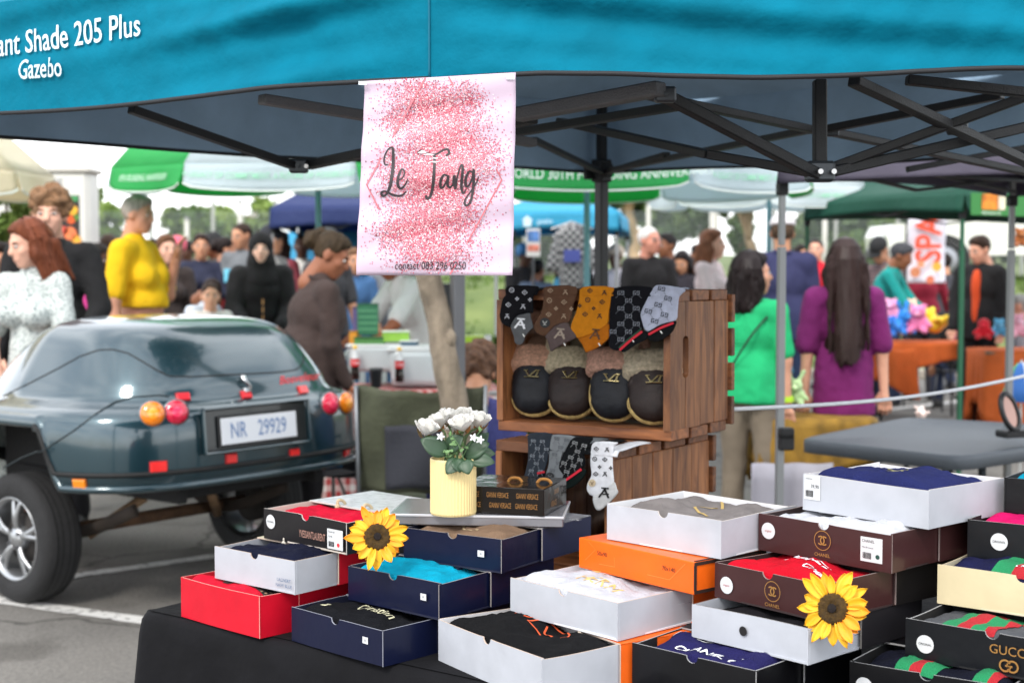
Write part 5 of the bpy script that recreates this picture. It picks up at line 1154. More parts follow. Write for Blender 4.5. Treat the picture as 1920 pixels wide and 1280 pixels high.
sock('dark grey letter print sock, leftmost on the lower crate', cl, F_m, [(1000, 909), (1008, 890), (1022, 884), (1021, 895), (1012, 908)], (48, 54, 62), (20, 26, 28), 'gg', (140, 146, 152), (17, 14, 4, 1000, 826), stripe([(1007, 887), (1021, 884)], 4, (176, 20, 40)), gs=4.2)
G_m = [(1033, 815), (1030, 835), (1029, 868), (1023, 890), (1023, 902), (1031, 913), (1045, 907), (1057, 895), (1058, 880), (1052, 866), (1056, 850), (1066, 835), (1078, 818)]
sock('light grey letter print sock on the lower crate', cl, G_m, None, (128, 132, 134), None, 'gg', (80, 84, 88), (19, 15, 8, 1044, 822), patch(1031, 893, 8, (26, 26, 28), (90, 90, 90)), gs=4.6)
H_m = [(1076, 820), (1062, 840), (1051, 862), (1048, 878), (1056, 892), (1044, 911), (1068, 898), (1090, 880), (1098, 868), (1096, 850), (1102, 836), (1112, 820)]
sock('black letter print sock with red diagonal stripe on the lower crate', cl, H_m, [(1042, 913), (1066, 895), (1090, 878), (1100, 884), (1088, 902), (1066, 916)], (18, 20, 22), (16, 28, 26), 'gg', (158, 160, 160), (18, 14, 16, 1078, 830), stripe([(1042, 912), (1066, 896), (1090, 879)], 4.5, (196, 24, 48)), gs=4.8, off=.014)
I_m = [(1116, 828), (1108, 845), (1107, 870), (1109, 890), (1102, 905), (1101, 920), (1112, 930), (1130, 925), (1150, 908), (1150, 885), (1149, 860), (1152, 836), (1158, 829)]
sock('white sock with black emblems at the front of the lower crate', cl, I_m, [(1112, 930), (1130, 920), (1150, 902), (1157, 916), (1158, 925), (1140, 945), (1124, 957), (1115, 950)], (226, 228, 232), (216, 218, 218), 'emb', (26, 26, 30), [(1118, 841, 0), (1138, 843, 3), (1115, 860, 2), (1134, 861, 0), (1124, 875, 1), (1145, 877, 1), (1117, 888, 0), (1134, 889, 3)], both(patch(1110, 905, 7, (196, 178, 148), (120, 100, 70)), big_mark(1133, 924, 11, 5, (30, 30, 32))), gs=4.6, off=.016)
# ================================================================ dark green luggage trailer
AL = math.radians(52); tb = npa(math.sin(AL), -math.cos(AL), 0); tl = npa(math.cos(AL), math.sin(AL), 0); TK = 1.07; tO = npa(-1.645, 6.49, 0) * TK
PAINT = None
def paint_nodes(nt, b):
    b.inputs['Base Color'].default_value = lin((26, 58, 68)); b.inputs['Metallic'].default_value = .55; b.inputs['Roughness'].default_value = .3
    b.inputs['Coat Weight'].default_value = 1.0; b.inputs['Coat Roughness'].default_value = .09; b.inputs['Coat IOR'].default_value = 1.7
    t_ = nt.nodes.new('ShaderNodeTexCoord'); n_ = nt.nodes.new('ShaderNodeTexNoise'); n_.inputs['Scale'].default_value = 4; bb = nt.nodes.new('ShaderNodeBump'); bb.inputs['Strength'].default_value = .03; bb.inputs['Distance'].default_value = .02
    nt.links.new(t_.outputs['Object'], n_.inputs['Vector']); nt.links.new(n_.outputs[0], bb.inputs['Height']); nt.links.new(bb.outputs[0], b.inputs['Coat Normal'])
PAINT = gmat('dark green coachwork', paint_nodes)
trl = thing('luggage_trailer', 'glossy dark green fibreglass luggage trailer parked at the left', 'trailer', tO)
def TG(s, w, z): return tO + (tb * s + tl * w) * TK + npa(0, 0, z)
def TW(s, w, z): return TG(s, w, 1.07 * z - .105)
def sstep(a, b, x):
    t = min(1, max(0, (x - a) / (b - a))); return t * t * (3 - 2 * t)
# vertical profile: (k along, k across, z) from the lower lip up to the roof
PROF = [(.985, .985, .625), (1.0, 1.0, .655), (1.003, 1.003, .70), (1.0, 1.0, .80), (.992, .99, .87), (.975, .965, .915), (.945, .915, .937), (.92, .86, .950), (.905, .812, .970), (.877, .775, 1.028), (.815, .72, 1.105), (.735, .66, 1.182), (.635, .59, 1.238), (.53, .51, 1.264), (.39, .40, 1.278), (.2, .22, 1.285), (.02, .02, 1.287)]
PR = crom(np.array(PROF), 4)
def prof(v):
    x = v * (len(PR) - 1); i = min(int(x), len(PR) - 2); return PR[i] + (PR[i + 1] - PR[i]) * (x - i)
def plan(a):      # a in 0..1 ; rear at a=.25 (toward +s), going right side -> rear -> left -> front
    th = 2 * math.pi * a; c, s_ = math.cos(th), math.sin(th)
    if s_ >= 0: n = 3.7; ls = .79
    else: n = 2.0; ls = 1.3
    r = (abs(c) ** n + abs(s_) ** n) ** (-1 / n)
    return s_ * r * ls, c * r * .80
def TS(a, v):
    ks, kw, z = prof(v); s, w = plan(a); s, w = s * ks, w * kw
    if s < 0: s = -abs(s) ** 1.0
    x_ = max(0, -s - .02); g = 1 - .66 * x_ * x_ / (x_ + .12); w = w * (1 - .22 * x_ * sstep(.3, .6, v))
    z = .60 + (z - .60) * g
    if s < 0 and v < .45: pass
    # wheel arch: lower edge lifts over the wheels
    if abs(w) > .30:
        d = abs(s + .0); arch = .86 - max(0, (d - .33)) * 2.2
        if d < .46: z = max(z, min(arch, .86) + (z - .62) * .18)
    return TW(s, w, z)
NA, NV = 240, 72
Vt, Ft = grid(lambda a, v: TS(a, v), NA, NV, True)
Nn = vnorm(Vt, Ft); cen = Vt.mean(0)
if ((Vt - cen) * Nn).sum(1).mean() < 0: Ft = [f[::-1] for f in Ft]
body = obj('body', (Vt, Ft), PAINT, trl, True)
UND = M((22, 22, 23), .85, bump=.5, bs=30)
RIMM = M((176, 178, 180), .32, metal=.85); TYRE = M((34, 34, 35), .85, bump=.4, bs=90, var=.15, vs=20); RUST = M((96, 70, 50), .8, bump=.6, bs=40, var=.4, vs=14)
# underside tray and inner liner
liner = [TW(0, 0, .62)]; ring = [TW(plan(k / 48)[0] * .95, plan(k / 48)[1] * .62, .64) for k in range(48)]
obj('chassis_tray', (np.array(liner + ring), [(0, 1 + k, 1 + (k + 1) % 48) for k in range(48)]), UND, trl)
obj('inner_arch', join([box(TW(0, sg * .46, .72), (.86, .02, .3), np.stack([tb, tl, npa(0, 0, 1)], 1)) for sg in (-1, 1)]), UND, trl)
bvh = BVHTree.FromPolygons([Vector(v) for v in Vt], Ft)
def hit(px, py):
    r = unit(ray(px, py)); loc, nrm, i, d = bvh.ray_cast(Vector(CAMP), Vector(r)); 
    if loc is None: loc = Vector(P(px, py, 6.0)); nrm = Vector(-r)
    n_ = np.array(nrm)
    if n_ @ r > 0: n_ = -n_
    return np.array(loc), n_
def patch_on(px, py, w, h, t=.006, rot=0, vertical=True):
    p, n_ = hit(px, py); ux = unit(np.cross(npa(0, 0, 1), n_)); uy = np.cross(n_, ux); R = np.stack([ux, uy, n_], 1)
    if rot: a = math.radians(rot); R = R @ np.array([[math.cos(a), -math.sin(a), 0], [math.sin(a), math.cos(a), 0], [0, 0, 1]])
    return p, R
# wheels
def wheel(sg):
    c = TG(0, sg * .625, .292); R = np.stack([tb, npa(0, 0, 1), tl * sg], 1)   # local z = outward
    w = .0
    def L(prof, n=48): 
        V, F = lathe(prof, n); return xf((V, F), R, c)
    tyre = L([(.185, -.085), (.20, -.092), (.245, -.094), (.275, -.086), (.288, -.066), (.291, -.03), (.291, .03), (.288, .066), (.275, .086), (.245, .094), (.20, .092), (.182, .08)])
    o = obj('wheel', join([L([(.184, -.08), (.184, .075), (.19, .083), (.182, .086), (.170, .07), (.166, .05), (.166, -.07)])]), RIMM, trl, True)
    obj('tyre', tyre, TYRE, o, True)
    for g_ in (-.045, -.018, .018, .045): obj('tread_groove', L([(.2915, g_ - .004), (.2922, g_), (.2915, g_ + .004)], 40), M((14, 14, 14), .9), o)
    sp = []
    for k in range(5):
        a = 2 * math.pi * k / 5 + .25
        for s2 in (-1, 1):
            a1 = a + s2 * .16; p0 = npa(math.cos(a) * .045, math.sin(a) * .045, .062); p1 = npa(math.cos(a + s2 * .07) * .1, math.sin(a + s2 * .07) * .1, .07); p2 = npa(math.cos(a1) * .172, math.sin(a1) * .172, .062); sp.append(tube(crom([p0, p1, p2], 4), np.linspace(.017, .011, 9), 6, flat=.7))
    obj('spokes', xf(join(sp), R, c), RIMM, o, True)
    obj('hub', xf(lathe([(.001, .082), (.03, .08), (.048, .07), (.055, .05), (.055, .02)], 24), R, c), RIMM, o, True)
    for k in range(4): a = k * 1.571 + .6; q = npa(math.cos(a) * .042, math.sin(a) * .042, .07); obj('wheel_nut', xf(tube([q, q + npa(0, 0, .014)], .008, 6), R, c), M((120, 120, 122), .35, metal=.9), o)
    obj('brake_drum', xf(lathe([(.001, .03), (.11, .03), (.115, -.03), (.001, -.04)], 24), R, c), M((48, 44, 42), .8), o, True)
wheel(-1); wheel(1)
obj('axle', tube([TG(0, -.56, .29), TG(0, .56, .29)], .032, 10), RUST, trl, True)
obj('chassis_rail', join([box(TW(.1, sg * .38, .585), (1.3, .05, .08), np.stack([tb, tl, npa(0, 0, 1)], 1), .006) for sg in (-1, 1)] + [box(TW(.62, 0, .585), (.05, .8, .07), np.stack([tb, tl, npa(0, 0, 1)], 1), .006)]), UND, trl)
obj('leaf_spring', join([tube(crom([TW(-.4, sg * .42, .50), TW(0, sg * .42, .36), TW(.45, sg * .42, .50)], 6), .016, 6, flat=2.0) for sg in (-1, 1)]), M((52, 44, 38), .85, var=.3), trl, True)
for sg in (-1, 1): obj('shock_absorber', join([tube([TW(.04, sg * .36, .34), TW(.2, sg * .18, .50)], .024, 10), tube([TW(.2, sg * .18, .50), TW(.28, sg * .1, .6)], .014, 8)]), M((150, 120, 90), .6, var=.3, vs=20), trl, True)
obj('drawbar', join([bar(TW(-1.3, -.2, .45), TW(-2.5, 0, .45), .05, .05), bar(TW(-1.3, .2, .45), TW(-2.5, 0, .45), .05, .05)]), UND, trl)
# lid seam: a dark rubber line drawn on the surface
def surf_line(av, r, mat, nm, n=10, lift=.001):
    q = crom(np.array(av, float), n); pts = []
    for a, v in q:
        p = npa(*TS(a, v)); n_ = unit(np.cross(npa(*TS(a + .002, v)) - p, npa(*TS(a, v + .004)) - p)); 
        if n_ @ (p - TW(-.2, 0, .9)) < 0: n_ = -n_
        pts.append(p + n_ * lift)
    return obj(nm, tube(pts, r, 6), mat, trl, True)
RUB = M((12, 13, 14), .7)
def av_of(px, py):
    p, n_ = hit(px, py); d = np.linalg.norm(Vt - p, axis=1); i = int(d.argmin()); return (i % NA) / NA, (i // NA) / (NV - 1)
seam_px = [(6, 742), (60, 716), (110, 690), (150, 668), (185, 656), (212, 655), (240, 662), (268, 678), (296, 695), (318, 705), (360, 706), (420, 703), (480, 700), (530, 697), (555, 693), (566, 684), (570, 672), (568, 660)]
pts = []
for a, b in zip(seam_px[:-1], seam_px[1:]):
    for k in range(4):
        p, n_ = hit(a[0] + (b[0] - a[0]) * k / 4, a[1] + (b[1] - a[1]) * k / 4); pts.append(p - n_ * .001)
obj('lid_seam', tube(pts, .0042, 6), RUB, trl, True)
fl_px = [(4, 878), (40, 858), (70, 846), (74, 848), (100, 832), (140, 806), (180, 776), (215, 754), (250, 744), (300, 741), (325, 744)]
pts = []
for a, b in zip(fl_px[:-1], fl_px[1:]):
    for k in range(3):
        p, n_ = hit(a[0] + (b[0] - a[0]) * k / 3, a[1] + (b[1] - a[1]) * k / 3); pts.append(p + n_ * .002)
obj('moulding_line', tube(pts, .003, 6), M((20, 34, 38), .4), trl, True)
# black strip painted as shade in the gap above the tail's lower lip
def low_strip(v0, lift, r, mat, nm):
    pts = [];
    for k in range(80):
        a = .06 + .38 * k / 79; p = npa(*TS(a, v0)); c = TW(0, 0, p[2]); pts.append(p + unit(p - c) * lift)
    return obj(nm, tube(pts, r, 8), mat, trl, True)
low_strip(.115, .004, .011, M((16, 17, 18), .7), 'dark_gap_strip')
low_strip(.02, .004, .018, PAINT, 'lower_lip')
# number plate in its recess
p, R = patch_on(480, 798, 0, 0)
wx, wy = .44, .115
obj('plate_recess', xf(box((0, 0, .0), (.60, .185, .016), None, .007), R, p + R[:, 2] * .004), M((14, 24, 28), .3, coat=.5), trl)
obj('recess_rim', xf(join([box((0, .096, .012), (.62, .012, .03), None, .005), box((0, -.096, .012), (.62, .012, .02), None, .005), box((-.306, 0, .012), (.012, .19, .024), None, .005), box((.306, 0, .012), (.012, .19, .024), None, .005)]), R, p + R[:, 2] * .004), PAINT, trl)
pl_ = obj('number_plate', xf(box((0, -.008, .020), (wx, wy, .004), None, .0015), R, p + R[:, 2] * .004), M((216, 220, 226), .35), trl)
obj('plate_holder', xf(box((0, -.008, .016), (wx + .03, wy + .022, .006), None, .002), R, p + R[:, 2] * .004), M((18, 18, 20), .4), trl)
f_ = plane_fn(p + R[:, 2] * .004, R[:, 0], R[:, 1], .0232)
for tx_, ox_ in (('NR', -.125), ('29929', .072)): V, F = text2d(tx_, .098, 0, .70, 'CENTER', .004); prt('lettering', f_, (V + [ox_, -.010], F), M((104, 132, 176), .5), pl_)
# lamps
def lamp(px, py, col, r=.052):
    p, n_ = hit(px, py); n_ = unit(n_ * [1, 1, .25] + unit(CAMP - p) * [.35, .35, 0]); ux = unit(np.cross(npa(0, 0, 1), n_)); R = np.stack([ux, np.cross(n_, ux), n_], 1); p = p + n_ * .012
    obj('lamp_housing', xf(lathe([(r * 1.05, .0), (r * 1.0, -.05)], 28), R, p), PAINT, trl, True)
    o = obj('tail_lamp', xf(lathe([(r, 0), (r * 1.0, .006), (r * .86, .016), (r * .5, .023), (.001, .026)], 28), R, p - n_ * .002), M(col, .15, coat=1.0, var=.25, vs=60), trl, True)
    obj('lamp_bezel', xf(lathe([(r * 1.09, -.004), (r * 1.09, .004), (r * 1.0, .007)], 28), R, p - n_ * .002), M((120, 130, 134), .3, metal=.5), o, True)
    obj('lamp_reflector', xf(lathe([(r * .45, .0235), (r * .3, .0265), (.001, .028)], 16), R, p - n_ * .002), M(tuple(min(255, c + 40) for c in col), .1, coat=1), o, True)
for px, py, col in ((285, 776, (244, 128, 16)), (329, 773, (206, 22, 60)), (616, 756, (206, 22, 60)), (645, 755, (244, 128, 16))): lamp(px, py, col)
for px, py, w, h, col in ((343, 744, .06, .032, (224, 40, 52)), (461, 740, .056, .034, (224, 40, 52)), (567, 731, .06, .036, (232, 52, 48)), (297, 875, .07, .042, (236, 44, 44)), (433, 859, .058, .04, (236, 44, 44)), (551, 850, .058, .04, (236, 44, 44)), (649, 846, .05, .04, (236, 40, 40)), (150, 908, .06, .045, (244, 140, 20))):
    p, R = patch_on(px, py, 0, 0); o = obj('reflector', xf(box((0, 0, .005), (w, h, .012), None, .003), R, p), M(col, .2, coat=.8), trl); obj('reflector_rim', xf(box((0, 0, .001), (w + .008, h + .008, .006), None, .002), R, p), M((150, 24, 30) if col[1] < 80 else (170, 90, 10), .5), o)
# latch and padlock eye
p, R = patch_on(457, 718, 0, 0); CHR = M((196, 198, 200), .15, metal=1)
obj('latch', xf(join([box((0, .02, .008), (.03, .03, .012), None, .003), tube(crom([(-.012, .03, .012), (-.008, .0, .026), (.012, -.02, .022), (.014, -.045, .012)], 5), .007, 8), box((0, -.035, .006), (.026, .022, .012), None, .003)]), R, p), CHR, trl, True)
# lettering in red script on the lid corner
V, F = text2d('Bosveleur', .066, .1, 1.0, 'CENTER', .012); p, n_ = hit(561, 708)
lp = []
for x, y in V:
    q, m_ = hit(561 + x * 74 / .26 , 709 - x * 10 / .26 - y * 330); lp.append(q + m_ * .002)
obj('lettering', (np.array(lp), F), M((206, 36, 46), .4), trl)
# ================================================================ other shelters
def gazebo(label, cs, zh, vh, rise, col, legcol, legs, inner=None, name='gazebo', legw=.03, sag=.05, braces=True):
    cs = [np.asarray(c, float)[:2] for c in cs]; c0 = np.mean(cs, 0); t = thing(name, label, 'gazebo', (cs[0][0], cs[0][1], 0)); m = MT(col, .3); ap = npa(c0[0], c0[1], zh + vh + rise); n = len(cs)
    for i in range(n):
        A = npa(*cs[i], zh); B = npa(*cs[(i + 1) % n], zh); d = unit(B - A); nn = npa(d[1], -d[0], 0); 
        if nn[:2] @ ((A + B)[:2] / 2 - c0) < 0: nn = -nn
        f = lambda u, v: A + (B - A) * u + npa(0, 0, vh * v - .035 * math.sin(math.pi * u) * (1 - v) * -1) + nn * (.015 * math.sin(9 * u + i) * (1 - v) + .02 * (1 - v))
        o = obj('valance', solid(grid(f, 24, 5), .004), m, t, True)
        g_ = lambda u, v: (lambda p: p + (ap - p) * v - npa(0, 0, sag * math.sin(math.pi * v) * (1 - abs(2 * u - 1) ** 2)))(A + (B - A) * u + npa(0, 0, vh))
        obj('roof_panel', solid(grid(g_, 16, 10), .004), m, t, True)
        q = A * .5 + B * .5
        if braces:
            for s in (0, 1):
                P0, P1 = (A, B) if s == 0 else (B, A); a_ = P0 * .96 + q * .04 + npa(0, 0, .02) - nn * .05; b_ = q + npa(0, 0, vh) - nn * .05; obj('truss_bar', join([bar(a_, b_, .02, .014), bar(P0 * .96 + q * .04 + npa(0, 0, vh) - nn * .06, q + npa(0, 0, .0) - nn * .06, .02, .014)]), M((52, 54, 56), .5), t)
    lm = M(legcol, .45, metal=.4)
    for (x, y) in legs:
        obj('leg', join([box((x, y, (zh - .25) / 2), (legw, legw, zh - .25), rotz(10), .003), box((x, y, zh - .25 + (vh + .25) / 2), (legw * .8, legw * .8, vh + .24), rotz(10), .002)]), lm, t)
        obj('leg_clamp', box((x, y, zh - .02), (legw * 1.4, legw * 1.4, .05), rotz(10), .005), M((24, 24, 26), .6), t); obj('foot_plate', box((x, y, .006), (.1, .1, .012), rotz(10), .002), lm, t)
    return t
q = lambda px, d: ((px - 960) / FPX * d, d)
c1, c2, c3 = (1.06, 5.75), (2.36, 6.85), (3.25, 5.62)
t = gazebo('black canopy gazebo with grey legs at the right front', [c1, c3, (4.55, 6.72), c2], 1.83, .085, .5, (86, 80, 96), (150, 152, 152), [(c1[0] + .02, c1[1] + .03), (c2[0] - .0, c2[1] - .03), (4.5, 6.65), (3.2, 5.7)], name='gazebo')
for (x, y) in ((c1[0] + .02, c1[1] + .03),):
    for z, s in ((.80, .07), (.83, .05)): obj('clamp', box((x + .02, y - .02, z), (.06, .05, s), rotz(10), .006), M((20, 20, 22), .5), t)
    obj('crossbar', bar((x, y, .38), (x + .62, y + .1, .42), .022, .022), M((46, 48, 50), .5), t)
t = gazebo('dark green gazebo in the background at the right', [q(1508, 11.6), q(1806, 9.8), q(2250, 11.4), q(1980, 13.4)], 1.87, .14, .6, (22, 84, 66), (40, 92, 66), [q(1512, 11.6), q(1802, 9.85), q(2240, 11.3), q(1975, 13.3)])
a, b = q(1806, 9.8), q(2250, 11.4); A = npa(a[0], a[1], 1.87); dB = unit(npa(b[0] - a[0], b[1] - a[1], 0)); f_ = plane_fn(A + npa(dB[1], -dB[0], 0) * .05, dB, (0, 0, 1), .0)
prt('printed_panel', f_, rect2d(.0, -.02, 1.2, .13), M((54, 128, 60), .7), t); f_ = plane_fn(A + npa(dB[1], -dB[0], 0) * .054, dB, (0, 0, 1), .0); prt('printed_picture', f_, rect2d(.11, .02, .28, .125), M((232, 128, 36), .7, var=.5, vs=14), t); prt('printed_picture', f_, rect2d(.285, .02, .36, .125), M((232, 216, 190), .7, var=.3, vs=14), t)
V, F = text2d('FRESH HALAAL FOOD', .03, 0, .7, 'LEFT'); prt('lettering', f_, (V + [.11, -.005], F), M((226, 236, 220), .7), t)
t = gazebo('navy blue gazebo with light blue back wall behind the woman in black', [q(508, 14), q(760, 13.6), q(800, 16.6), q(560, 17)], 1.87, .2, .5, (40, 56, 110), (150, 152, 154), [q(512, 14.02), q(755, 13.7), q(800, 16.5), q(562, 16.9)])
a, b = q(535, 16.9), q(800, 16.4); obj('back_wall', solid(grid(lambda u, v: npa(a[0] + (b[0] - a[0]) * u, a[1] + (b[1] - a[1]) * u + .05 * math.sin(14 * u), 1.9 * v), 40, 6), .004), M((60, 160, 204), .7, var=.08, vs=2), t, True)
t = gazebo('light blue gazebo in the centre background', [q(925, 14.5), q(1160, 14.2), q(1178, 17), q(960, 17.4)], 1.85, .2, .32, (58, 168, 206), (168, 170, 172), [q(930, 14.52), q(1156, 14.25), q(1176, 16.9), q(962, 17.3)])
a, b = q(925, 14.5), q(1160, 14.2); A = npa(a[0], a[1], 1.87); dB = unit(npa(b[0] - a[0], b[1] - a[1], 0)); f_ = plane_fn(A + npa(dB[1], -dB[0], 0) * .04, dB, (0, 0, 1), .0); prt('printed_mark', f_, join2d([rect2d(.32, .03, .4, .09), (np.array([[.30, .09], [.42, .09], [.36, .14]]), [(0, 1, 2)])]), M((206, 232, 240), .7), t); V, F = text2d('gazebo', .07, 0, .8, 'LEFT'); prt('lettering', f_, (V + [.46, .08], F), M((206, 232, 240), .7), t)
# ---------------------------------------------------------------- big round parasols
def parasol(label, px, d, R, th0, zh, cols, texts, logos, vh=.17, slope=.9, tilt=1.0):
    x, y = q(px, d); t = thing('market_umbrella', label, 'umbrella', (x, y, 0)); ap = npa(x, y, zh + vh + R * slope); vs_ = []
    for k in range(8): a = math.radians(th0 + 45 * k); vs_.append(npa(x + R * math.cos(a), y - R * math.sin(a), zh + vh - R * math.sin(a) * math.tan(math.radians(tilt))))
    for k in range(8):
        A, B = vs_[k], vs_[(k + 1) % 8]; m = MT(cols[k % 2], .55); mid = (A + B) / 2; nn = unit((mid - npa(x, y, mid[2])) * [1, 1, 0])
        r_ = lambda u, v: (lambda p: p + (ap - p) * v - npa(0, 0, .07 * math.sin(math.pi * v) * math.sin(math.pi * u)))(A + (B - A) * u)
        s = obj('canopy_panel', solid(grid(r_, 12, 12), .003), m, t, True)
        w_ = lambda u, v: A + (B - A) * u - npa(0, 0, v * (vh * (.72 + .28 * math.sin(math.pi * min(1, max(0, u * 1.0))) ** .4))) + nn * (.02 * v * math.sin(8 * u + k) + .025 * v)
        o = obj('valance', solid(grid(w_, 22, 6), .003), m, t, True); e_ = np.array([w_(i / 21, 1) for i in range(22)]); obj('piping', tube(e_, .006, 5), M((226, 234, 228), .6), o)
        if k in texts:
            tx, tcol, sz, al = texts[k]; V, F = text2d(tx, sz, 0, .75, 'CENTER', .004); L = np.linalg.norm(B - A); out = []
            for a_, b_ in V:
                u = .5 - a_ / L; v = .48 - b_ / vh; out.append(w_(u, v) + nn * .012)
            prt_ = obj('lettering', (np.array(out), F), M(tcol, .7), o)
        if k in logos:
            out = []; prts = []; kind = logos[k]; c = M((236, 244, 238), .7) if k % 2 == 0 else M((40, 172, 84), .7)
            if kind == 'fan': prts = [mv2d((np.array([[0, 0], [.03, .1], [0, .2], [-.03, .1]]), [(0, 1, 2, 3)]), 0, 0, 1, r0) for r0 in (-50, -18, 14)] + [mv2d(text2d('GREEN WORLD', .055, 0, .8), .0, -.06)]
            else: prts = [(np.array([[-.4, .0], [-.1, .16], [.1, .12], [-.12, .05]]), [(0, 1, 2, 3)]), (np.array([[.05, .2], [.2, .3], [.38, .28], [.2, .18]]), [(0, 1, 2, 3)]), arc2d((.1, .26), .2, 150, 320, .05), mv2d(text2d('THERRA', .05, 0, .8), .12, .0)]
            for a_, b_ in join2d(prts)[0]:
                u, v = .5 - a_ / np.linalg.norm(B - A) / (1 - .28), .22 + b_ / R; p = r_(u, v); p2 = r_(u + .01, v) - p; p3 = r_(u, v + .01) - p; n_ = unit(np.cross(p2, p3)); n_ = n_ if n_[2] > 0 else -n_; out.append(p + n_ * .012)
            obj('printed_mark', (np.array(out), join2d(prts)[1]), c, s)
    obj('pole', tube([(x, y, 0), (x, y, ap[2])], .021, 12), M((116, 166, 176), .5), t, True); obj('base', lathe([(.26, 0), (.26, .06), (.05, .1), (.03, .3)], 20, (x, y, 0)), M((60, 62, 64), .7), t, True)
    for k in range(8): a = vs_[k]; obj('rib', tube([ap - [0, 0, .02], a - [0, 0, .02]], .007, 5), M((150, 152, 154), .4, metal=.5), t)
    return t
GW = ((70, 200, 112), (222, 234, 238))
pal = (150, 214, 178)
# panel k runs from vertex k to k+1
parasol('green and white round umbrella with a blue pole at the left', 598, 10.0, 1.38, 28, 2.0, GW, {0: ('GREEN WORLD 30TH', (226, 240, 230), .07, 0), 1: ('A LEGACY OF COMMITMENT, A FUTURE OF POSSIBILITIES', pal, .055, 0), 2: ('30TH FOUNDING ANNIVERSARY', (200, 236, 212), .06, 0)}, {2: 'fan', 1: 'leaf'}, tilt=2.0, slope=1.15)
parasol('green and white round umbrella with lettering behind the black tent leg', 1100, 9.5, 1.46, 25, 1.95, GW[::-1], {0: ('A LEGACY OF COMMITMENT, A FUTURE', pal, .055, 0), 1: ('GREEN WORLD 30TH FOUNDING ANNIVERSARY', (232, 246, 236), .085, 0)}, {})
parasol('cream white umbrella at the far left edge', -232, 9.6, 1.15, 20, 1.95, ((238, 230, 206), (240, 234, 214)), {}, {})
parasol('white umbrella partly hidden behind the lettered green one', 1440, 12.2, 1.0, 10, 1.98, ((228, 238, 240), (232, 240, 242)), {0: ('A FUTURE OF POSSIBILITIES', pal, .05, 0), 1: ('A LEGACY OF COMMITMENT', pal, .05, 0)}, {})
# ---------------------------------------------------------------- food trailer at the left
d = 15.0; x0, x1 = (60 - 960) / FPX * d, (170 - 960) / FPX * d; zt = 1.5 + 180 * d / FPX
t = thing('food_trailer', 'white food trailer with food pictures behind the curly haired man', 'food trailer', (x0, d, 0)); WM = M((214, 212, 204), .5, var=.04, vs=3); xc = (x0 - 1.6 + x1) / 2; wl_ = x1 - x0 + 1.6
obj('body', box((xc, d + .2, (zt + .35) / 2), (wl_, .4, zt - .35), None, .05), WM, t); obj('roof_edge', box((xc, d + .2, zt - .0), (wl_ + .06, .46, .06), None, .02), M((190, 186, 176), .5), t)
for s in (-.5, .5): obj('wheel', xf(lathe([(.001, -.08), (.2, -.08), (.3, -.06), (.3, .06), (.2, .08), (.001, .08)], 20), np.array([[1, 0, 0], [0, 0, 1], [0, 1, 0.]]), (xc + s, d + .1, .3)), TYRE, t, True)
f_ = plane_fn((x0, d - .002, 0), (1, 0, 0), (0, 0, 1), .004)
px2 = lambda px: (px - 60) * d / FPX
pz2 = lambda py: 1.5 + (500 - py) * d / FPX
po_ = prt('food_poster', f_, rect2d(px2(104), pz2(462), px2(152), pz2(367)), M((40, 30, 26), .5), t); f2 = plane_fn((x0, d - .006, 0), (1, 0, 0), (0, 0, 1), .004)
prt('poster_panel', f2, rect2d(px2(106), pz2(378), px2(150), pz2(368)), M((60, 140, 80), .6), po_)
for (cx, cy, r, c) in ((140, 395, 9, (236, 170, 40)), (136, 412, 8, (220, 90, 30)), (146, 408, 6, (90, 130, 50)), (134, 438, 12, (232, 120, 70)), (146, 450, 9, (238, 160, 50)), (122, 432, 8, (210, 80, 60)), (124, 400, 7, (200, 120, 50))): prt('food_picture', f2, disc2d((px2(cx), pz2(cy)), r * d / FPX), M(c, .6, var=.3, vs=20), po_)
V, F = text2d('CHOCOLATE', .15, 0, .8, 'RIGHT'); prt('lettering', f_, (V + [px2(123), pz2(347)], F), M((120, 126, 132), .6), t)
# ---------------------------------------------------------------- tables and things on them
def simple_table(label, c, L, D, h, ang, topc, legc, cloth=None, drop=.3, clab=None, name='folding_table', tk=.03, xleg=True):
    R = rotz(ang); c = npa(*c); t = thing(name, label, 'table', c); obj('table_top', xf(box((0, 0, h - tk / 2), (L, D, tk), None, tk * .3), R, c), M(topc, .5, var=.05), t)
    for sx in (-1, 1):
        for sy in (-1, 1): obj('leg', xf(tube([(sx * L * .40, sy * D * .36, h - tk), (sx * L * .43, sy * D * .40, 0)], .013, 8), R, c), M(legc, .4, metal=.5), t, True)
        if xleg: obj('leg_brace', xf(join([tube([(sx * L * .41, -D * .38, .2), (sx * L * .41, D * .38, .2)], .009, 6), tube([(sx * L * .42, 0, .2), (sx * L * .1, 0, h - tk)], .009, 6)]), R, c), M(legc, .4, metal=.5), t, True)
    if cloth is not None:
        def fn(u, v):
            a = 2 * math.pi * u; n = 10; ca, sa = math.cos(a), math.sin(a); r = (abs(ca) ** n + abs(sa) ** n) ** (-1 / n); k = min(1, v * 2); e = max(0, v - .5) * 2
            f = 1 + e * (.03 + .035 * math.sin(17 * a) + .02 * math.sin(31 * a)); dz = drop * (1 + .25 * math.sin(3 * a + 1)) * e
            return (ca * r * k * L / 2 * f * 1.01, sa * r * k * D / 2 * f * 1.01, h + .004 - dz - (.004 if v > .49 else 0))
        o = obj('tablecloth', solid(xf(grid(fn, 120, 17, True), R, c), .003), cloth, None, True); tag(o, clab, 'tablecloth')
    return t
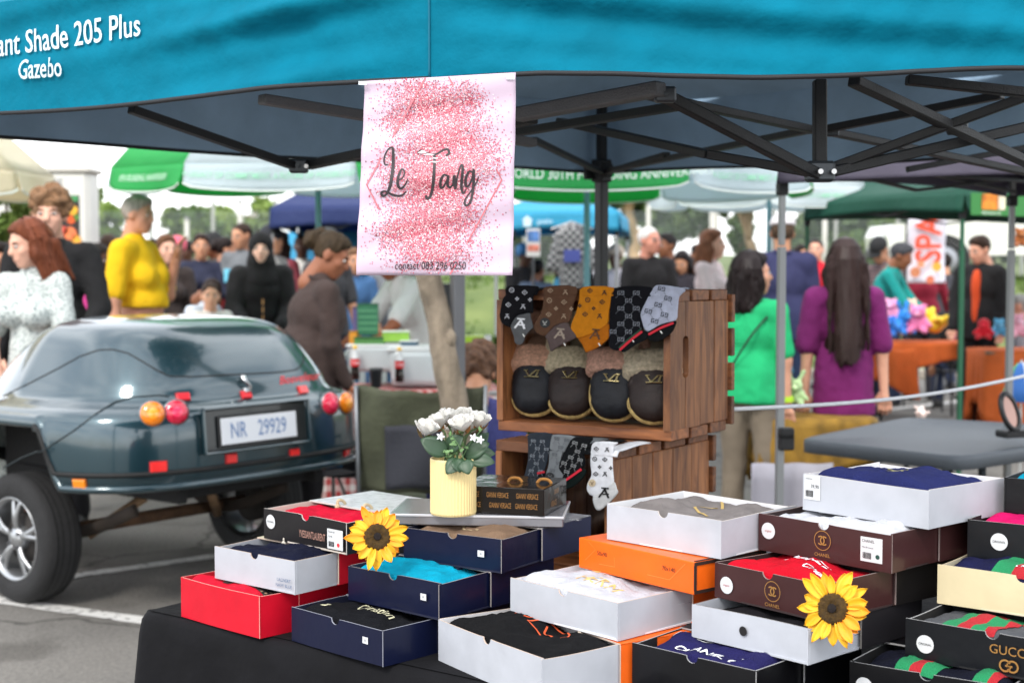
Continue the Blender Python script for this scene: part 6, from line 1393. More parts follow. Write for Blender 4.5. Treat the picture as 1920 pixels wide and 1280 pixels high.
def gingham(nt, b):
    t_ = nt.nodes.new('ShaderNodeTexCoord'); m_ = nt.nodes.new('ShaderNodeMapping'); m_.inputs['Rotation'].default_value = (0, 0, .3); nt.links.new(t_.outputs['Object'], m_.inputs[0]); sp = nt.nodes.new('ShaderNodeSeparateXYZ'); nt.links.new(m_.outputs[0], sp.inputs[0]); fs = []
    ad = nt.nodes.new('ShaderNodeMath'); ad.operation = 'ADD'; nt.links.new(sp.outputs[0], ad.inputs[0]); nt.links.new(sp.outputs[1], ad.inputs[1])
    for src in (ad.outputs[0], sp.outputs[2]):
        a = nt.nodes.new('ShaderNodeMath'); a.operation = 'MULTIPLY'; a.inputs[1].default_value = 13; f = nt.nodes.new('ShaderNodeMath'); f.operation = 'FRACT'; g_ = nt.nodes.new('ShaderNodeMath'); g_.operation = 'GREATER_THAN'; g_.inputs[1].default_value = .5
        nt.links.new(src, a.inputs[0]); nt.links.new(a.outputs[0], f.inputs[0]); nt.links.new(f.outputs[0], g_.inputs[0]); fs.append(g_.outputs[0])
    s = nt.nodes.new('ShaderNodeMath'); s.operation = 'ADD'; nt.links.new(fs[0], s.inputs[0]); nt.links.new(fs[1], s.inputs[1]); h_ = nt.nodes.new('ShaderNodeMath'); h_.operation = 'MULTIPLY'; h_.inputs[1].default_value = .5; nt.links.new(s.outputs[0], h_.inputs[0])
    r = nt.nodes.new('ShaderNodeValToRGB'); r.color_ramp.elements[0].color = (.75, .70, .66, 1); r.color_ramp.elements[1].color = (.42, .045, .045, 1); nt.links.new(h_.outputs[0], r.inputs[0]); nt.links.new(r.outputs[0], b.inputs['Base Color']); b.inputs['Roughness'].default_value = .9
GING = gmat('red gingham cloth', gingham)
tc_ = XD(735, 8.95); simple_table('folding table under the red checked cloth', tc_, 1.3, .62, .75, 6, (150, 150, 150), (130, 130, 132), GING, .62, 'red and white checked tablecloth behind the trailer')
BD = 8.7
def bottle(label, px, ybase, d, hgt=.21):
    c = P(px, ybase, d); s = hgt / .21; t = thing('bottle', label, 'bottle', c); prof = [(.024, 0), (.028, .008), (.028, .05), (.025, .075), (.028, .1), (.026, .13), (.012, .17), (.011, .195)]
    obj('bottle_body', xf(lathe(prof, 20), None, c, s), M((30, 16, 12), .08, coat=1), t, True); obj('neck', xf(lathe([(.0265, .131), (.0122, .171), (.0112, .194)], 16), None, c, s * 1.004), M((200, 204, 204), .1, coat=1), t, True); obj('cap', xf(lathe([(.0125, .19), (.0135, .192), (.0135, .21), (.001, .211)], 16), None, c, s), M((236, 190, 40), .4), t, True); lb = obj('label', xf(lathe([(.0288, .085), (.0292, .088), (.0288, .125), (.028, .128)], 20), None, c, s), M((206, 24, 34), .4), t, True)
    V, F = text2d('Cola', .026, .2, 1); obj('lettering', (np.array([c + npa(a * 1.0, -.0300 * s - 0 + abs(a) * .25, .106 * s + b) for a, b in V]), F), M((240, 240, 240), .5), lb)
bottle('cola bottle with yellow cap on the checked table beside the clear tubs', 749, 716, BD - .02); bottle('cola bottle beside the hand of the person in brown', 666, 712, BD + .05)
c = P(705, 727, BD - .1); t = thing('paper_cup', 'dark paper cup on the checked table', 'cup', c); obj('cup', xf(lathe([(.028, 0), (.03, .002), (.04, .11), (.042, .112), (.038, .11), (.03, .01)], 24), None, c), M((36, 40, 44), .6), t, True); obj('lid', xf(lathe([(.043, .108), (.043, .116), (.034, .12), (.001, .12)], 24), None, c), M((58, 60, 62), .5), t, True)
CLR = M((196, 206, 208), .25, var=.05, coat=.4)
def tub(label, px, yb, d, L, D, h, lid):
    c = P(px, yb, d); t = thing('storage_tub', label, 'storage tub', c); f = lambda u, v: (lambda a, n: (math.cos(a) * (abs(math.cos(a)) ** n + abs(math.sin(a)) ** n) ** (-1 / n) * L / 2 * (.88 + .12 * v), math.sin(a) * (abs(math.cos(a)) ** n + abs(math.sin(a)) ** n) ** (-1 / n) * D / 2 * (.88 + .12 * v), h * v))(2 * math.pi * u, 7)
    obj('tub', xf(solid(grid(f, 60, 6, True), .004), None, c), CLR, t, True); obj('rim', xf(box((0, 0, h), (L * 1.03, D * 1.03, .018), None, .006), None, c), M((206, 212, 212), .4), t)
    if lid: obj('lid', xf(box((0, 0, h + .014), (L * .99, D * .99, .02), None, .008), None, c), M(lid, .4), t)
tub('clear plastic tub on the checked table', 712, 694, BD + .25, .38, .28, .16, None); tub('larger clear plastic tub right of the cola bottle', 790, 720, BD + .2, .40, .3, .22, (206, 210, 210))
def gbox(label, px, yb, d, L, D, h, col, ang=0, name='display_box', stripes=None, lidc=None):
    c = P(px, yb, d); R = rotz(ang); t = thing(name, label, 'box', c); obj('carton', xf(box((0, 0, h / 2), (L, D, h), None, .006), R, c), M(col, .5, var=.12, vs=14), t)
    if stripes:
        for k in range(4): obj('printed_band', xf(box((0, -D / 2 - .001, h * (.2 + .2 * k)), (L * .9, .002, h * .05)), R, c), M(stripes, .5), t)
    obj('lid_edge', xf(box((0, 0, h + .003), (L + .008, D + .008, .008), None, .003), R, c), M(lidc or tuple(int(v * .8) for v in col), .5), t)
gbox('tall dark green carton propped on the tub', 690, 628, 8.95, .13, .05, .19, (48, 110, 78), 8, stripes=(90, 150, 110)); gbox('purple and white carton beside the tall green one', 669, 628, 9.0, .05, .06, .17, (92, 84, 128), 5); gbox('wide green carton below the tall one', 694, 656, 8.9, .19, .12, .075, (64, 120, 62), 2, stripes=(110, 160, 90)); gbox('orange carton at the elbow of the person in brown', 664, 655, 8.95, .05, .1, .11, (206, 140, 40)); gbox('lime green packet with white wrapping on the tub', 742, 640, 8.9, .16, .1, .06, (140, 190, 70), 10, lidc=(226, 236, 220)); gbox('white and blue carton at the end of the tub', 768, 655, 8.85, .1, .1, .05, (60, 90, 110), -5, lidc=(226, 228, 228)); gbox('lime green box behind the seated person in blue', 895, 662, 9.4, .17, .12, .11, (150, 190, 40), 0, lidc=(200, 220, 120)); gbox('white slim box right of the lime green one', 915, 662, 9.3, .04, .1, .11, (226, 228, 226), 0)
gbox('dark crate of goods behind the white shirt', 800, 590, 13.2, .6, .4, .28, (36, 38, 42), 0)
# white plastic chair and dark frame behind
def plastic_chair(label, px, d, ang, col=(222, 226, 226)):
    c = XD(px, d); R = rotz(ang); m = M(col, .4); t = thing('plastic_chair', label, 'chair', c)
    obj('seat', xf(box((0, 0, .43), (.42, .42, .03), None, .012), R, c), m, t); obj('backrest', xf(join([box((x, .2, .66), (.045, .025, .44), None, .008) for x in (-.16, -.08, 0, .08, .16)] + [tube(crom([(-.21, .2, .43), (-.2, .22, .86), (0, .235, .9), (.2, .22, .86), (.21, .2, .43)], 6), .016, 7)]), R, c), m, t, True)
    for sx in (-1, 1):
        for sy in (-1, 1): obj('leg', xf(tube([(sx * .19, sy * .19, .43), (sx * .22, sy * .22, 0)], .02, 7), R, c), m, t, True)
        obj('armrest', xf(tube(crom([(sx * .2, .2, .66), (sx * .23, 0, .66), (sx * .22, -.18, .6), (sx * .2, -.2, .44)], 5), .016, 7), R, c), m, t, True)
plastic_chair('white plastic chair behind the green cartons', 712, 10.2, 20)
# ---------------------------------------------------------------- folding camp chairs
def camp_chair(label, px, d, ang, col, panel, top=.93, seat=.44):
    c = XD(px, d); R = rotz(ang); t = thing('camp_chair', label, 'chair', c); m = M(col, .8, bump=.4, bs=40, var=.25, vs=9); fr = M((110, 114, 118), .35, metal=.7)
    def back(u, v): s = (u - .5) * 2; return ((s * .30), .22 + .10 * v + .05 * (1 - s * s) + .012 * math.sin(5 * s + 6 * v), seat + (top - seat) * v - .03 * (1 - abs(s)) * v + .006 * math.sin(9 * s))
    bk = obj('backrest', solid(xf(grid(back, 22, 16), R, c), .006), m, t, True); obj('back_panel', xf(solid(grid(lambda u, v: tuple(npa(*back(.22 + .56 * u, .04 + .62 * v)) + npa(0, .012, 0)), 12, 10), .003), R, c), M(panel, .85, bump=.3, bs=60), bk, True)
    obj('seat', solid(xf(grid(lambda u, v: ((u - .5) * .56, -.24 + .46 * v, seat - .05 * math.sin(math.pi * u) - .03 * math.sin(math.pi * v)), 12, 10), R, c), .006), m, t, True)
    for s in (-1, 1):
        obj('back_post', xf(tube([(s * .29, .22, .05), (s * .30, .33, top)], .011, 7), R, c), fr, t, True); obj('leg', xf(tube([(s * .29, -.26, seat + .18), (s * .29, .24, .02)], .011, 7), R, c), fr, t, True); obj('leg', xf(tube([(s * .29, .24, seat + .1), (s * .29, -.26, .02)], .011, 7), R, c), fr, t, True); obj('armrest', xf(box((s * .29, -.02, seat + .19), (.06, .48, .02), None, .008), R, c), M((24, 25, 27), .7), t); obj('front_post', xf(tube([(s * .29, -.26, .02), (s * .29, -.26, seat + .19)], .011, 7), R, c), fr, t, True)
    obj('cross_leg', xf(join([tube([(-.29, .24, .03), (.29, -.24, seat - .03)], .010, 7), tube([(.29, .24, .03), (-.29, -.24, seat - .03)], .010, 7), tube([(-.29, -.26, .03), (.29, -.26, seat - .03)], .010, 7)]), R, c), fr, t, True); return t
camp_chair('olive green camp chair seen from behind below the slim tree', 792, 7.0, 182, (70, 74, 56), (52, 54, 62), .95); camp_chair('black and blue camp chair behind the trailer tail', 648, 7.95, 150, (26, 28, 34), (0, 110, 168), .62, .42)
# ---------------------------------------------------------------- grey folding table at the right
R_ = None
gc = npa(2.15, 6.6, 0); a_ = math.radians(-4)
t = thing('folding_table', 'empty dark grey folding table at the right', 'table', gc); h = .74
A1, A2, A3, A4 = PZ(1498, 822, h), PZ(1800, 856, h), PZ(2150, 806, h), PZ(1700, 781, h)
def ttop(u, v): return A1 * (1 - u) * (1 - v) + A2 * u * (1 - v) + A3 * u * v + A4 * (1 - u) * v
n = 80; ring = []
for k in range(n):
    th = 2 * math.pi * k / n; ca, sa = math.cos(th), math.sin(th); r = (abs(ca) ** 18 + abs(sa) ** 18) ** (-1 / 18); ring.append(ttop(.5 + ca * r * .5, .5 + sa * r * .5))
ring = np.array(ring); cc_ = ring.mean(0); lv = [(1, -.06), (1.002, -.02), (1.0, -.004), (.985, 0), (.95, 0), (.945, -.003), (.3, -.003)]
V = np.concatenate([cc_ + (ring - cc_) * k + npa(0, 0, z) for k, z in lv]); F = [(i * n + k, i * n + (k + 1) % n, (i + 1) * n + (k + 1) % n, (i + 1) * n + k) for i in range(len(lv) - 1) for k in range(n)] + [tuple(6 * n + k for k in range(n)), tuple(n - 1 - k for k in range(n))]
obj('table_top', (V, F), M((86, 92, 98), .55, bump=.15, bs=200, var=.05, vs=5), t, True); GLEG = M((70, 76, 80), .45, metal=.5)
for u, v in ((.62, .16), (.9, .2), (.25, .3), (.8, .8)):
    p = ttop(u, v); obj('leg', tube([p - [0, 0, .05], (p[0], p[1], 0)], .017, 8), GLEG, t, True)
for (u, v), (u2, v2) in (((.62, .16), (.8, .12)), ((.9, .2), (.76, .14)), ((.25, .3), (.4, .4))): p, r_ = ttop(u, v), ttop(u2, v2); obj('leg_brace', tube([p - [0, 0, .34], r_ - [0, 0, .05]], .011, 7), GLEG, t, True)
# round black mirror lying on it, white rope, inflatable
c = P(1893, 772, 6.1); t = thing('round_mirror', 'black framed round mirror on a stand at the right edge', 'mirror', c); Rm = rotz(35) @ np.array([[1, 0, 0], [0, .35, -.94], [0, .94, .35]])
obj('frame', xf(lathe([(.058, -.008), (.075, -.01), (.08, 0), (.075, .012), (.06, .01)], 32), Rm, c, (.72, 1.15, 1)), M((20, 20, 22), .4), t, True); obj('glass', xf(lathe([(.061, .004), (.001, .004)], 32), Rm, c, (.72, 1.15, 1)), M((150, 120, 110), .05, metal=.9), t, True); obj('stand', join([box(P(1905, 812, 6.1), (.16, .08, .03), rotz(20), .006), tube([P(1905, 808, 6.1), P(1898, 790, 6.1)], .008, 7)]), M((20, 20, 22), .5), t)
a, b = cu['o'] + cu['e1'] * cu['W'] + cu['e2'] * (cu['D'] + .02) + npa(0, 0, .05), P(1975, 692, 5.2); q0 = np.array([a + (b - a) * k / 24 - npa(0, 0, .03 * math.sin(math.pi * k / 24)) for k in range(25)])
o = obj('rope', tube(q0, .0058, 8), M((214, 216, 220), .7, bump=.5, bs=300), None, True); tag(o, 'taut white rope running from the crate to the right edge', 'rope')
# ---------------------------------------------------------------- plush toy stall
OC = M((196, 92, 34), .85, var=.15, vs=5, bump=.4, bs=40)
simple_table('folding table with black legs under the left orange cloth', XD(1722, 14.2), .92, .6, .76, -4, (120, 100, 80), (40, 40, 42), OC, .20, 'rust orange cloth on the left plush toy table'); simple_table('folding table under the right orange cloth', XD(1935, 12.9), 1.0, .6, .76, 0, (120, 100, 80), (40, 40, 42), OC, .6, 'rust orange cloth hanging low on the right toy table')
o = obj('orange_cloth', solid(grid(lambda u, v: XD(1668, 13.6) + npa((u - .5) * .5 + .06 * v, .04 * math.sin(9 * u), .74 - (.30 + .2 * u) * v + .02 * math.sin(6 * u)), 20, 10), .004), OC, None, True); tag(o, 'loose rust orange cloth hanging beside the woman in purple', 'cloth')
def plush(label, px, py, d, s, col, ears, seed, col2=None, R=None):
    c = P(px, py, d); rng = random.Random(seed); t = thing('plush_toy', label, 'plush toy', c, 'plush toys on the orange tables'); m = M(col, 1.0, bump=.8, bs=60, var=.12, vs=10, sheen=.3); m2 = M(col2 or tuple(min(255, v + 40) for v in col), 1.0, bump=.6, bs=60)
    pr = [('e', (0, 0, .0), (.5, .42, .45)), ('e', (.0, -.25, .5), (.40, .36, .36)), ('c', (.3, -.2, .1), (.62, -.4, -.15), .15, .12), ('c', (-.3, -.2, .1), (-.62, -.4, -.15), .15, .12), ('c', (.22, -.2, -.3), (.4, -.65, -.42), .18, .16), ('c', (-.22, -.2, -.3), (-.4, -.65, -.42), .18, .16)]
    if ears == 'long': pr += [('c', (.2, -.2, .8), (.42, -.1, 1.25), .1, .12), ('c', (-.2, -.2, .8), (-.36, -.1, 1.25), .1, .12)]
    elif ears == 'round': pr += [('e', (.3, -.2, .82), (.15, .1, .15)), ('e', (-.3, -.2, .82), (.15, .1, .15))]
    Rm = rotz(rng.uniform(-40, 40)) if R is None else R
    V, F = blob(pr, .06, .1); obj('body', xf((V * s, F), Rm, c), m, t, True); obj('muzzle', xf(ellipsoid((0, -.58 * s, .44 * s), (.17 * s, .12 * s, .13 * s)), Rm, c), m2, t, True)
    for sg in (-1, 1): obj('eye', xf(ellipsoid((sg * .15 * s, -.57 * s, .6 * s), (.045 * s,) * 3), Rm, c), M((16, 16, 18), .2), t, True)
lie = np.array([[1, 0, 0], [0, .5, .87], [0, -.87, .5]])
plush('light pink plush toy at the back left of the heap', 1672, 585, 14.3, .15, (236, 160, 200), 'round', 1); plush('bright blue plush toy with long ears, frontmost left', 1688, 608, 14.0, .17, (40, 130, 220), 'long', 2); plush('darker blue plush toy below the light pink one', 1668, 616, 14.05, .14, (34, 110, 200), 'round', 3); plush('large pink plush pig in the middle of the heap', 1722, 604, 14.0, .19, (236, 130, 180), 'round', 4, (246, 170, 200)); plush('long yellow plush toy lying over the pink one', 1752, 608, 14.1, .2, (244, 206, 50), 'long', 5, R=rotz(60) @ lie); plush('pale peach plush toy at the top of the heap', 1705, 584, 14.3, .14, (244, 196, 170), 'round', 6); plush('small magenta plush toy at the table end', 1796, 626, 14.0, .10, (224, 60, 150), 'round', 7)
plush('red plush toy on the right table', 1845, 620, 12.8, .13, (220, 24, 44), 'none', 8); plush('light blue plush toy beside the red one', 1872, 618, 12.9, .11, (90, 180, 220), 'round', 9); plush('pale pink plush toy at the right edge', 1905, 615, 12.7, .14, (240, 170, 190), 'round', 10); plush('brown plush bear hanging from the green gazebo', 1912, 450, 9.9, .09, (150, 84, 36), 'round', 11); plush('white plush rabbit toy on the ground past the grey table', 1728, 778, 7.6, .055, (236, 214, 206), 'long', 12, R=lie)
# small display table with yellow cloth between the women
simple_table('low display table behind the green and purple women', XD(1525, 7.7), .62, .4, .70, 0, (120, 96, 40), (60, 50, 40), M((140, 106, 34), .8, var=.4, vs=12), .3, 'yellow patterned cloth on the low display table')
plush('pale green plush dragon on the yellow table', 1492, 740, 7.6, .10, (176, 206, 150), 'long', 13); plush('blue and white plush toy above the green dragon', 1472, 690, 7.7, .085, (70, 130, 160), 'round', 14, (226, 236, 240))
o = obj('grey_sheet', solid(grid(lambda u, v: XD(1490, 7.3) + npa((u - .5) * .42, .02 * math.sin(14 * u), .02 + .48 * v), 30, 6), .003), M((170, 168, 178), .85, var=.08), None, True); tag(o, 'pale grey sheet hanging below the yellow table', 'cloth')
c = P(1915, 722, 7.4); t = thing('rainbow_parasol', 'small rainbow coloured toy parasol at the right edge', 'toy parasol', c)
for k, col in enumerate(((230, 90, 130), (240, 190, 60), (90, 180, 120), (60, 120, 200), (220, 226, 230), (236, 110, 90))):
    obj('panel', solid(grid(lambda u, v: c + rotz(25) @ npa(.10 * v * math.cos((k + u) * 1.047), .10 * v * math.sin((k + u) * 1.047), .12 - .20 * v * v), 6, 6), .002), M(col, .6), t, True)
obj('handle', tube([c + [0, 0, .13], c - [0, 0, .45]], .006, 6), M((220, 220, 216), .5), t)
# ---------------------------------------------------------------- banners, car, clothes rail
d = 15.5; t = thing('feather_banner', 'tall white banner with big orange letters behind the red shirt', 'banner', XD(1735, d)); x0 = (1735 - 960) / FPX * d; z = lambda py: 1.5 + (500 - py) * d / FPX
f = lambda u, v: npa(x0 + (-35 + 72 * u - 6 * v * 0) * d / FPX, d + .04 * math.sin(4 * v), z(530) + (z(412) - z(530)) * v)
obj('cloth', solid(grid(f, 8, 16), .004), M((228, 226, 236), .6), t, True); obj('pole', tube([(x0 - 38 * d / FPX, d, 0), (x0 - 38 * d / FPX, d, z(405))], .012, 7), M((40, 40, 42), .5), t); V, F = text2d('SPA', .62, 0, .8, 'CENTER', .02); V2 = np.column_stack([-V[:, 1], V[:, 0]]); obj('lettering', (np.array([npa(x0 + a * .62 + .02, d - .06, z(470) + b * .62 + .12) for a, b in V2]), F), M((226, 74, 40), .6), t)
for (px, py, r, c_) in ((1712, 510, 10, (206, 130, 90)), (1752, 500, 9, (240, 170, 60)), (1740, 524, 8, (196, 110, 80)), (1722, 495, 7, (226, 150, 110))): obj('printed_picture', (np.array([npa((px - 960) / FPX * d + r * d / FPX * math.cos(k * .5236), d - .07, z(py) + r * d / FPX * math.sin(k * .5236)) for k in range(12)]), [tuple(range(12))]), M(c_, .6, var=.3, vs=10), t)
def pickup(label, px, d, zg):
    X = (px - 960) / FPX * d; t = thing('parked_pickup', label, 'pickup', (X, d, zg)); w = M((216, 216, 206), .35, coat=.6)
    side = [(-2.5, .45), (-2.55, .8), (-2.45, 1.0), (-1.3, 1.08), (-.75, 1.58), (.7, 1.62), (.85, 1.05), (2.4, 1.05), (2.45, .5)]; q_ = np.array(side)
    V = np.concatenate([np.column_stack([q_[:, 0], np.full(len(q_), s), q_[:, 1]]) for s in (-.82, .82)]); n = len(q_); F = [tuple(range(n)), tuple(range(2 * n - 1, n - 1, -1))] + [(i, n + i, n + (i + 1) % n, (i + 1) % n) for i in range(n)]
    obj('body', xf((V, F), None, (X, d, zg)), w, t)
    for x in (-1.55, 1.55):
        Ry = np.array([[1, 0, 0], [0, 0, 1], [0, 1, 0.]]); c = npa(X + x, d - .74, zg + .38); o = obj('wheel', xf(lathe([(.001, .09), (.2, .10), (.25, .08)], 24), np.array([[1, 0, 0], [0, 0, -1], [0, 1, 0.]]), c), M((150, 152, 156), .3, metal=.7), t, True); obj('tyre', xf(lathe([(.25, .10), (.34, .10), (.38, .05), (.38, -.1), (.2, -.1)], 28), np.array([[1, 0, 0], [0, 0, -1], [0, 1, 0.]]), c), TYRE, o, True); obj('wheel_arch', xf(lathe([(.36, .086), (.45, .086)], 28), np.array([[1, 0, 0], [0, 0, -1], [0, 1, 0.]]), c), M((30, 30, 32), .8), t)
    for pts in ([(-1.15, 1.1), (-.7, 1.5), (-.1, 1.53), (-.1, 1.1)], [(0, 1.1), (0, 1.53), (.62, 1.54), (.72, 1.1)]): p = np.array(pts); obj('window', (np.column_stack([X + p[:, 0], np.full(4, d - .825), zg + p[:, 1]]), [(0, 1, 2, 3)]), M((40, 48, 54), .1, coat=1), t)
    obj('bumper', xf(box((-2.5, 0, .5), (.12, 1.6, .2), None, .04), None, (X, d, zg)), M((60, 60, 62), .5), t); obj('headlamp', xf(box((-2.5, -.62, .85), (.1, .28, .14), None, .04), None, (X, d, zg)), M((226, 230, 232), .1, coat=1), t)
pickup('white pickup parked on the grass bank at the right', 1905, 26.0, float(bank_h(26.0)) + .02)
d = 14.0; t = thing('clothes_stand', 'hanging black and white checked shirt on a stand under the light blue gazebo', 'clothes stand', XD(1072, d)); sh = P(1072, 480, d)
def checks(nt, b):
    t_ = nt.nodes.new('ShaderNodeTexCoord'); c_ = nt.nodes.new('ShaderNodeTexChecker'); c_.inputs['Scale'].default_value = 26; c_.inputs['Color1'].default_value = (.3, .3, .3, 1); c_.inputs['Color2'].default_value = (.03, .03, .035, 1); nt.links.new(t_.outputs['Object'], c_.inputs['Vector']); nt.links.new(c_.outputs[0], b.inputs['Base Color'])
obj('shirt', xf(blob([('c', (-.0, 0, .2), (0, 0, -.25), .13, .13, .45), ('c', (-.12, 0, .2), (-.2, 0, -.1), .05, .06, .6), ('c', (.12, 0, .2), (.2, 0, -.1), .05, .06, .6)], .03, .04), None, sh), gmat('checked shirt', checks), t, True); obj('print', box(sh + npa(0, -.095, .0), (.16, .01, .12), None, .002), M((70, 80, 150), .7), t); obj('stand', join([tube([sh + npa(0, 0, .3), (sh[0], sh[1], 0)], .012, 7), tube([sh + npa(-.2, 0, .26), sh + npa(0, 0, .33), sh + npa(.2, 0, .26)], .01, 6)]), M((160, 160, 160), .4, metal=.6), t)
d = 13.5; c = P(1000, 455, d); t = thing('info_sign', 'small printed notice on a pole left of the checked shirt', 'sign', (c[0], c[1], 0)); obj('board', box(c, (.13, .02, .26), None, .004), M((226, 222, 218), .5), t); obj('printed_picture', box(c + npa(0, -.012, .06), (.11, .003, .1)), M((90, 130, 190), .5, var=.5, vs=16), t); obj('printed_picture', box(c + npa(0, -.012, -.05), (.11, .003, .06)), M((220, 130, 110), .5, var=.4, vs=16), t); obj('pole', tube([(c[0], c[1], 0), c - npa(0, 0, .13)], .012, 7), M((70, 72, 74), .5), t)
tree_c = None
# ================================================================ people
def rotx(deg):
    a = math.radians(deg); c, s = math.cos(a), math.sin(a); return np.array([[1, 0, 0], [0, c, -s], [0, s, c]])
FAIR, TAN, BRN, DRK = (222, 170, 146), (196, 142, 110), (134, 86, 60), (84, 54, 40)
def limb_dir(a, b, sg):        # a: degrees forward, b: degrees outward; from straight down
    a, b = math.radians(a), math.radians(b); return npa(sg * math.sin(b), math.sin(a) * math.cos(b), -math.cos(a) * math.cos(b))
FOLD = lambda amp, seed, f=9: (lambda V: amp * (.8 * vnoise(V * [1, 1, .5], f, seed) + .7 * (.4 - np.abs(vnoise(V @ np.array([[1, 0, .5], [0, 1, .4], [-.3, -.3, .45]]), f * 1.9, seed + 1))) + .3 * vnoise(V, f * 4, seed + 2)))
def person(label, px, ytop, d, rot, H=None, skin=FAIR, top=(90, 90, 90), topk='tee', hem=.50, bottom=(40, 50, 76), botk='trousers', hair='short', hcol=(60, 42, 30), hlen=.25, lean=0, larm=(8, 8, 14, 4), rarm=(8, 8, 14, 4), yaw=0, nod=0, belly=0.0, fat=1.0, sit=None, res=.016, face=True, cap=None, extra=None, bust=0.0, shoes=(40, 38, 38), inner=None, z0=0.0, roll=0, mtop=None, group='people at the market', hands=True, hs=1.04, x=None):
    if H is None: H = (CAMH + (500 - ytop) * d / FPX - z0)
    k = H / 1.72; X = (px - 960) / FPX * d if x is None else x; base = npa(X, d, z0)
    a = math.radians(rot); f = npa(math.sin(a), -math.cos(a), 0); s = npa(math.cos(a), math.sin(a), 0); B = np.stack([s, f, npa(0, 0, 1)], 1)
    W = lambda vf: (np.asarray(vf[0]) @ B.T + base, vf[1])
    hip = .92 * k if sit is None else sit
    Lr = rotx(-lean)
    up = lambda x, y, z: Lr @ (npa(x, y, z) * k) + npa(0, 0, hip)        # upper body, from the hip
    J = {}; sw = .172 * (fat * .55 + .45)
    for sd_, sg in (('l', 1), ('r', -1)):
        A = larm if sd_ == 'l' else rarm; sh = up(sg * sw, -.01, .485); u_, w_ = Lr @ limb_dir(A[0], A[1], sg), Lr @ limb_dir(A[2], A[3], sg)
        if len(A) > 4: u_, w_ = limb_dir(A[0], A[1], sg), limb_dir(A[2], A[3], sg)
        el = sh + u_ * .29 * k; wr = el + w_ * .25 * k; J[sd_] = (sh, el, wr, w_)
        hp = npa(sg * .08 * k, 0, hip - .02 * k)
        if sit is None: kn = npa(sg * .10 * k, .02 * k, .49 * k); an = npa(sg * .11 * k, -.02 * k, .075 * k)
        else: kn = npa(sg * .14 * k, .40 * k, hip); an = npa(sg * .14 * k, .38 * k, .075 * k)
        J['leg' + sd_] = (hp, kn, an)
    F_ = fat
    def torso(t=0.0):
        pr = [('e', up(0, 0, .03), ((.150 * F_ + t) * k, (.110 * F_ + t) * k, .14 * k)), ('e', up(0, .005 + belly * .35, .17), ((.124 * F_ + t + belly * .2) * k, (.097 * F_ + t + belly * .6) * k, .17 * k)), ('e', up(0, .0, .35), ((.142 * F_ + t) * k, (.106 * F_ + t) * k, .17 * k)), ('c', up(-sw + .03, -.01, .475), up(sw - .03, -.01, .475), (.056 + t) * k, (.056 + t) * k), ('c', up(0, -.012, .47), up(0, -.015, .53), (.085 + t * .5) * k, (.06 + t * .5) * k)]
        if bust: pr += [('e', up(sg * .075, .085, .33), ((.06 + bust * .3 + t) * k, (.05 + bust + t) * k, (.065 + t) * k)) for sg in (1, -1)]
        return pr
    def arm(sd_, t=0.0, frac=1.0):
        sh, el, wr, w_ = J[sd_]
        if frac <= .5: e = sh + (el - sh) * frac * 2; return [('c', sh, e, (.046 + t) * k, (.041 + t * 1.5) * k)]
        w2 = el + (wr - el) * (frac - .5) * 2; return [('c', sh, el, (.046 + t) * k, (.038 + t) * k), ('c', el, w2, (.037 + t) * k, (.027 + t) * k)]
    def leg(sd_, t=0.0, wide=0.0):
        hp, kn, an = J['leg' + sd_]; return [('c', hp, kn, (.085 * F_ + t) * k, (.056 + t + wide * .5) * k), ('c', kn, an, (.055 + t + wide * .5) * k, (.040 + t + wide) * k)]
    t = thing('person', label, 'person', base, group)
    near = d < 9.6; far = d > 13; h1 = res if near else res * (1.5 if far else 1.25)
    # ---- body: trunk and limbs
    prts = [blob(torso(-.012) + arm('l') + arm('r') + leg('l') + leg('r'), h1, .035 * k)]
    for sd_ in 'lr':
        hp, kn, an = J['leg' + sd_]; prts.append(blob([('c', an - npa(0, .03, .03) * k, an + npa(0, .13, -.05) * k, .035 * k, .028 * k)], .02, .02))
    # ---- head
    hc = up(0, .0, .69) + npa(0, .02 * k, 0) * (1 if lean < 20 else 0); Hr = Lr @ rotz(yaw) @ rotx(-nod) @ np.array([[math.cos(math.radians(roll)), 0, math.sin(math.radians(roll))], [0, 1, 0], [-math.sin(math.radians(roll)), 0, math.cos(math.radians(roll))]]); hk = k * hs
    HT = lambda vf: W((np.asarray(vf[0]) * hk @ Hr.T + hc, vf[1]))
    hp_ = [('e', (0, -.012, .030), (.075, .094, .088)), ('e', (0, .030, -.040), (.060, .064, .076)), ('e', (0, .062, -.092), (.030, .026, .024)), ('c', (-.03, .074, .024), (.03, .074, .024), .014, .014), ('c', (0, .086, .012), (0, .106, -.022), .010, .0145), ('e', (.035, .062, -.022), (.025, .022, .022)), ('e', (-.035, .062, -.022), (.025, .022, .022)), ('e', (.077, -.006, -.008), (.010, .020, .031)), ('e', (-.077, -.006, -.008), (.010, .020, .031)), ('e', (0, .086, -.058), (.022, .012, .013)), ('c', (0, -.022, -.06), (0, -.042, -.185), .054, .060)]
    eyes = [('e', (.032, .096, .006), (.016, .014, .009)), ('e', (-.032, .096, .006), (.016, .014, .009))]
    def hcut(Xq, F): return np.maximum(F, -smooth_union(eyes, Xq, .004))
    hh = .0068 if near else (.013 if far else .010)
    V, Fq = blob(hp_, hh, .018, hcut); prts.append((np.asarray(V) * hk @ Hr.T + hc, Fq))
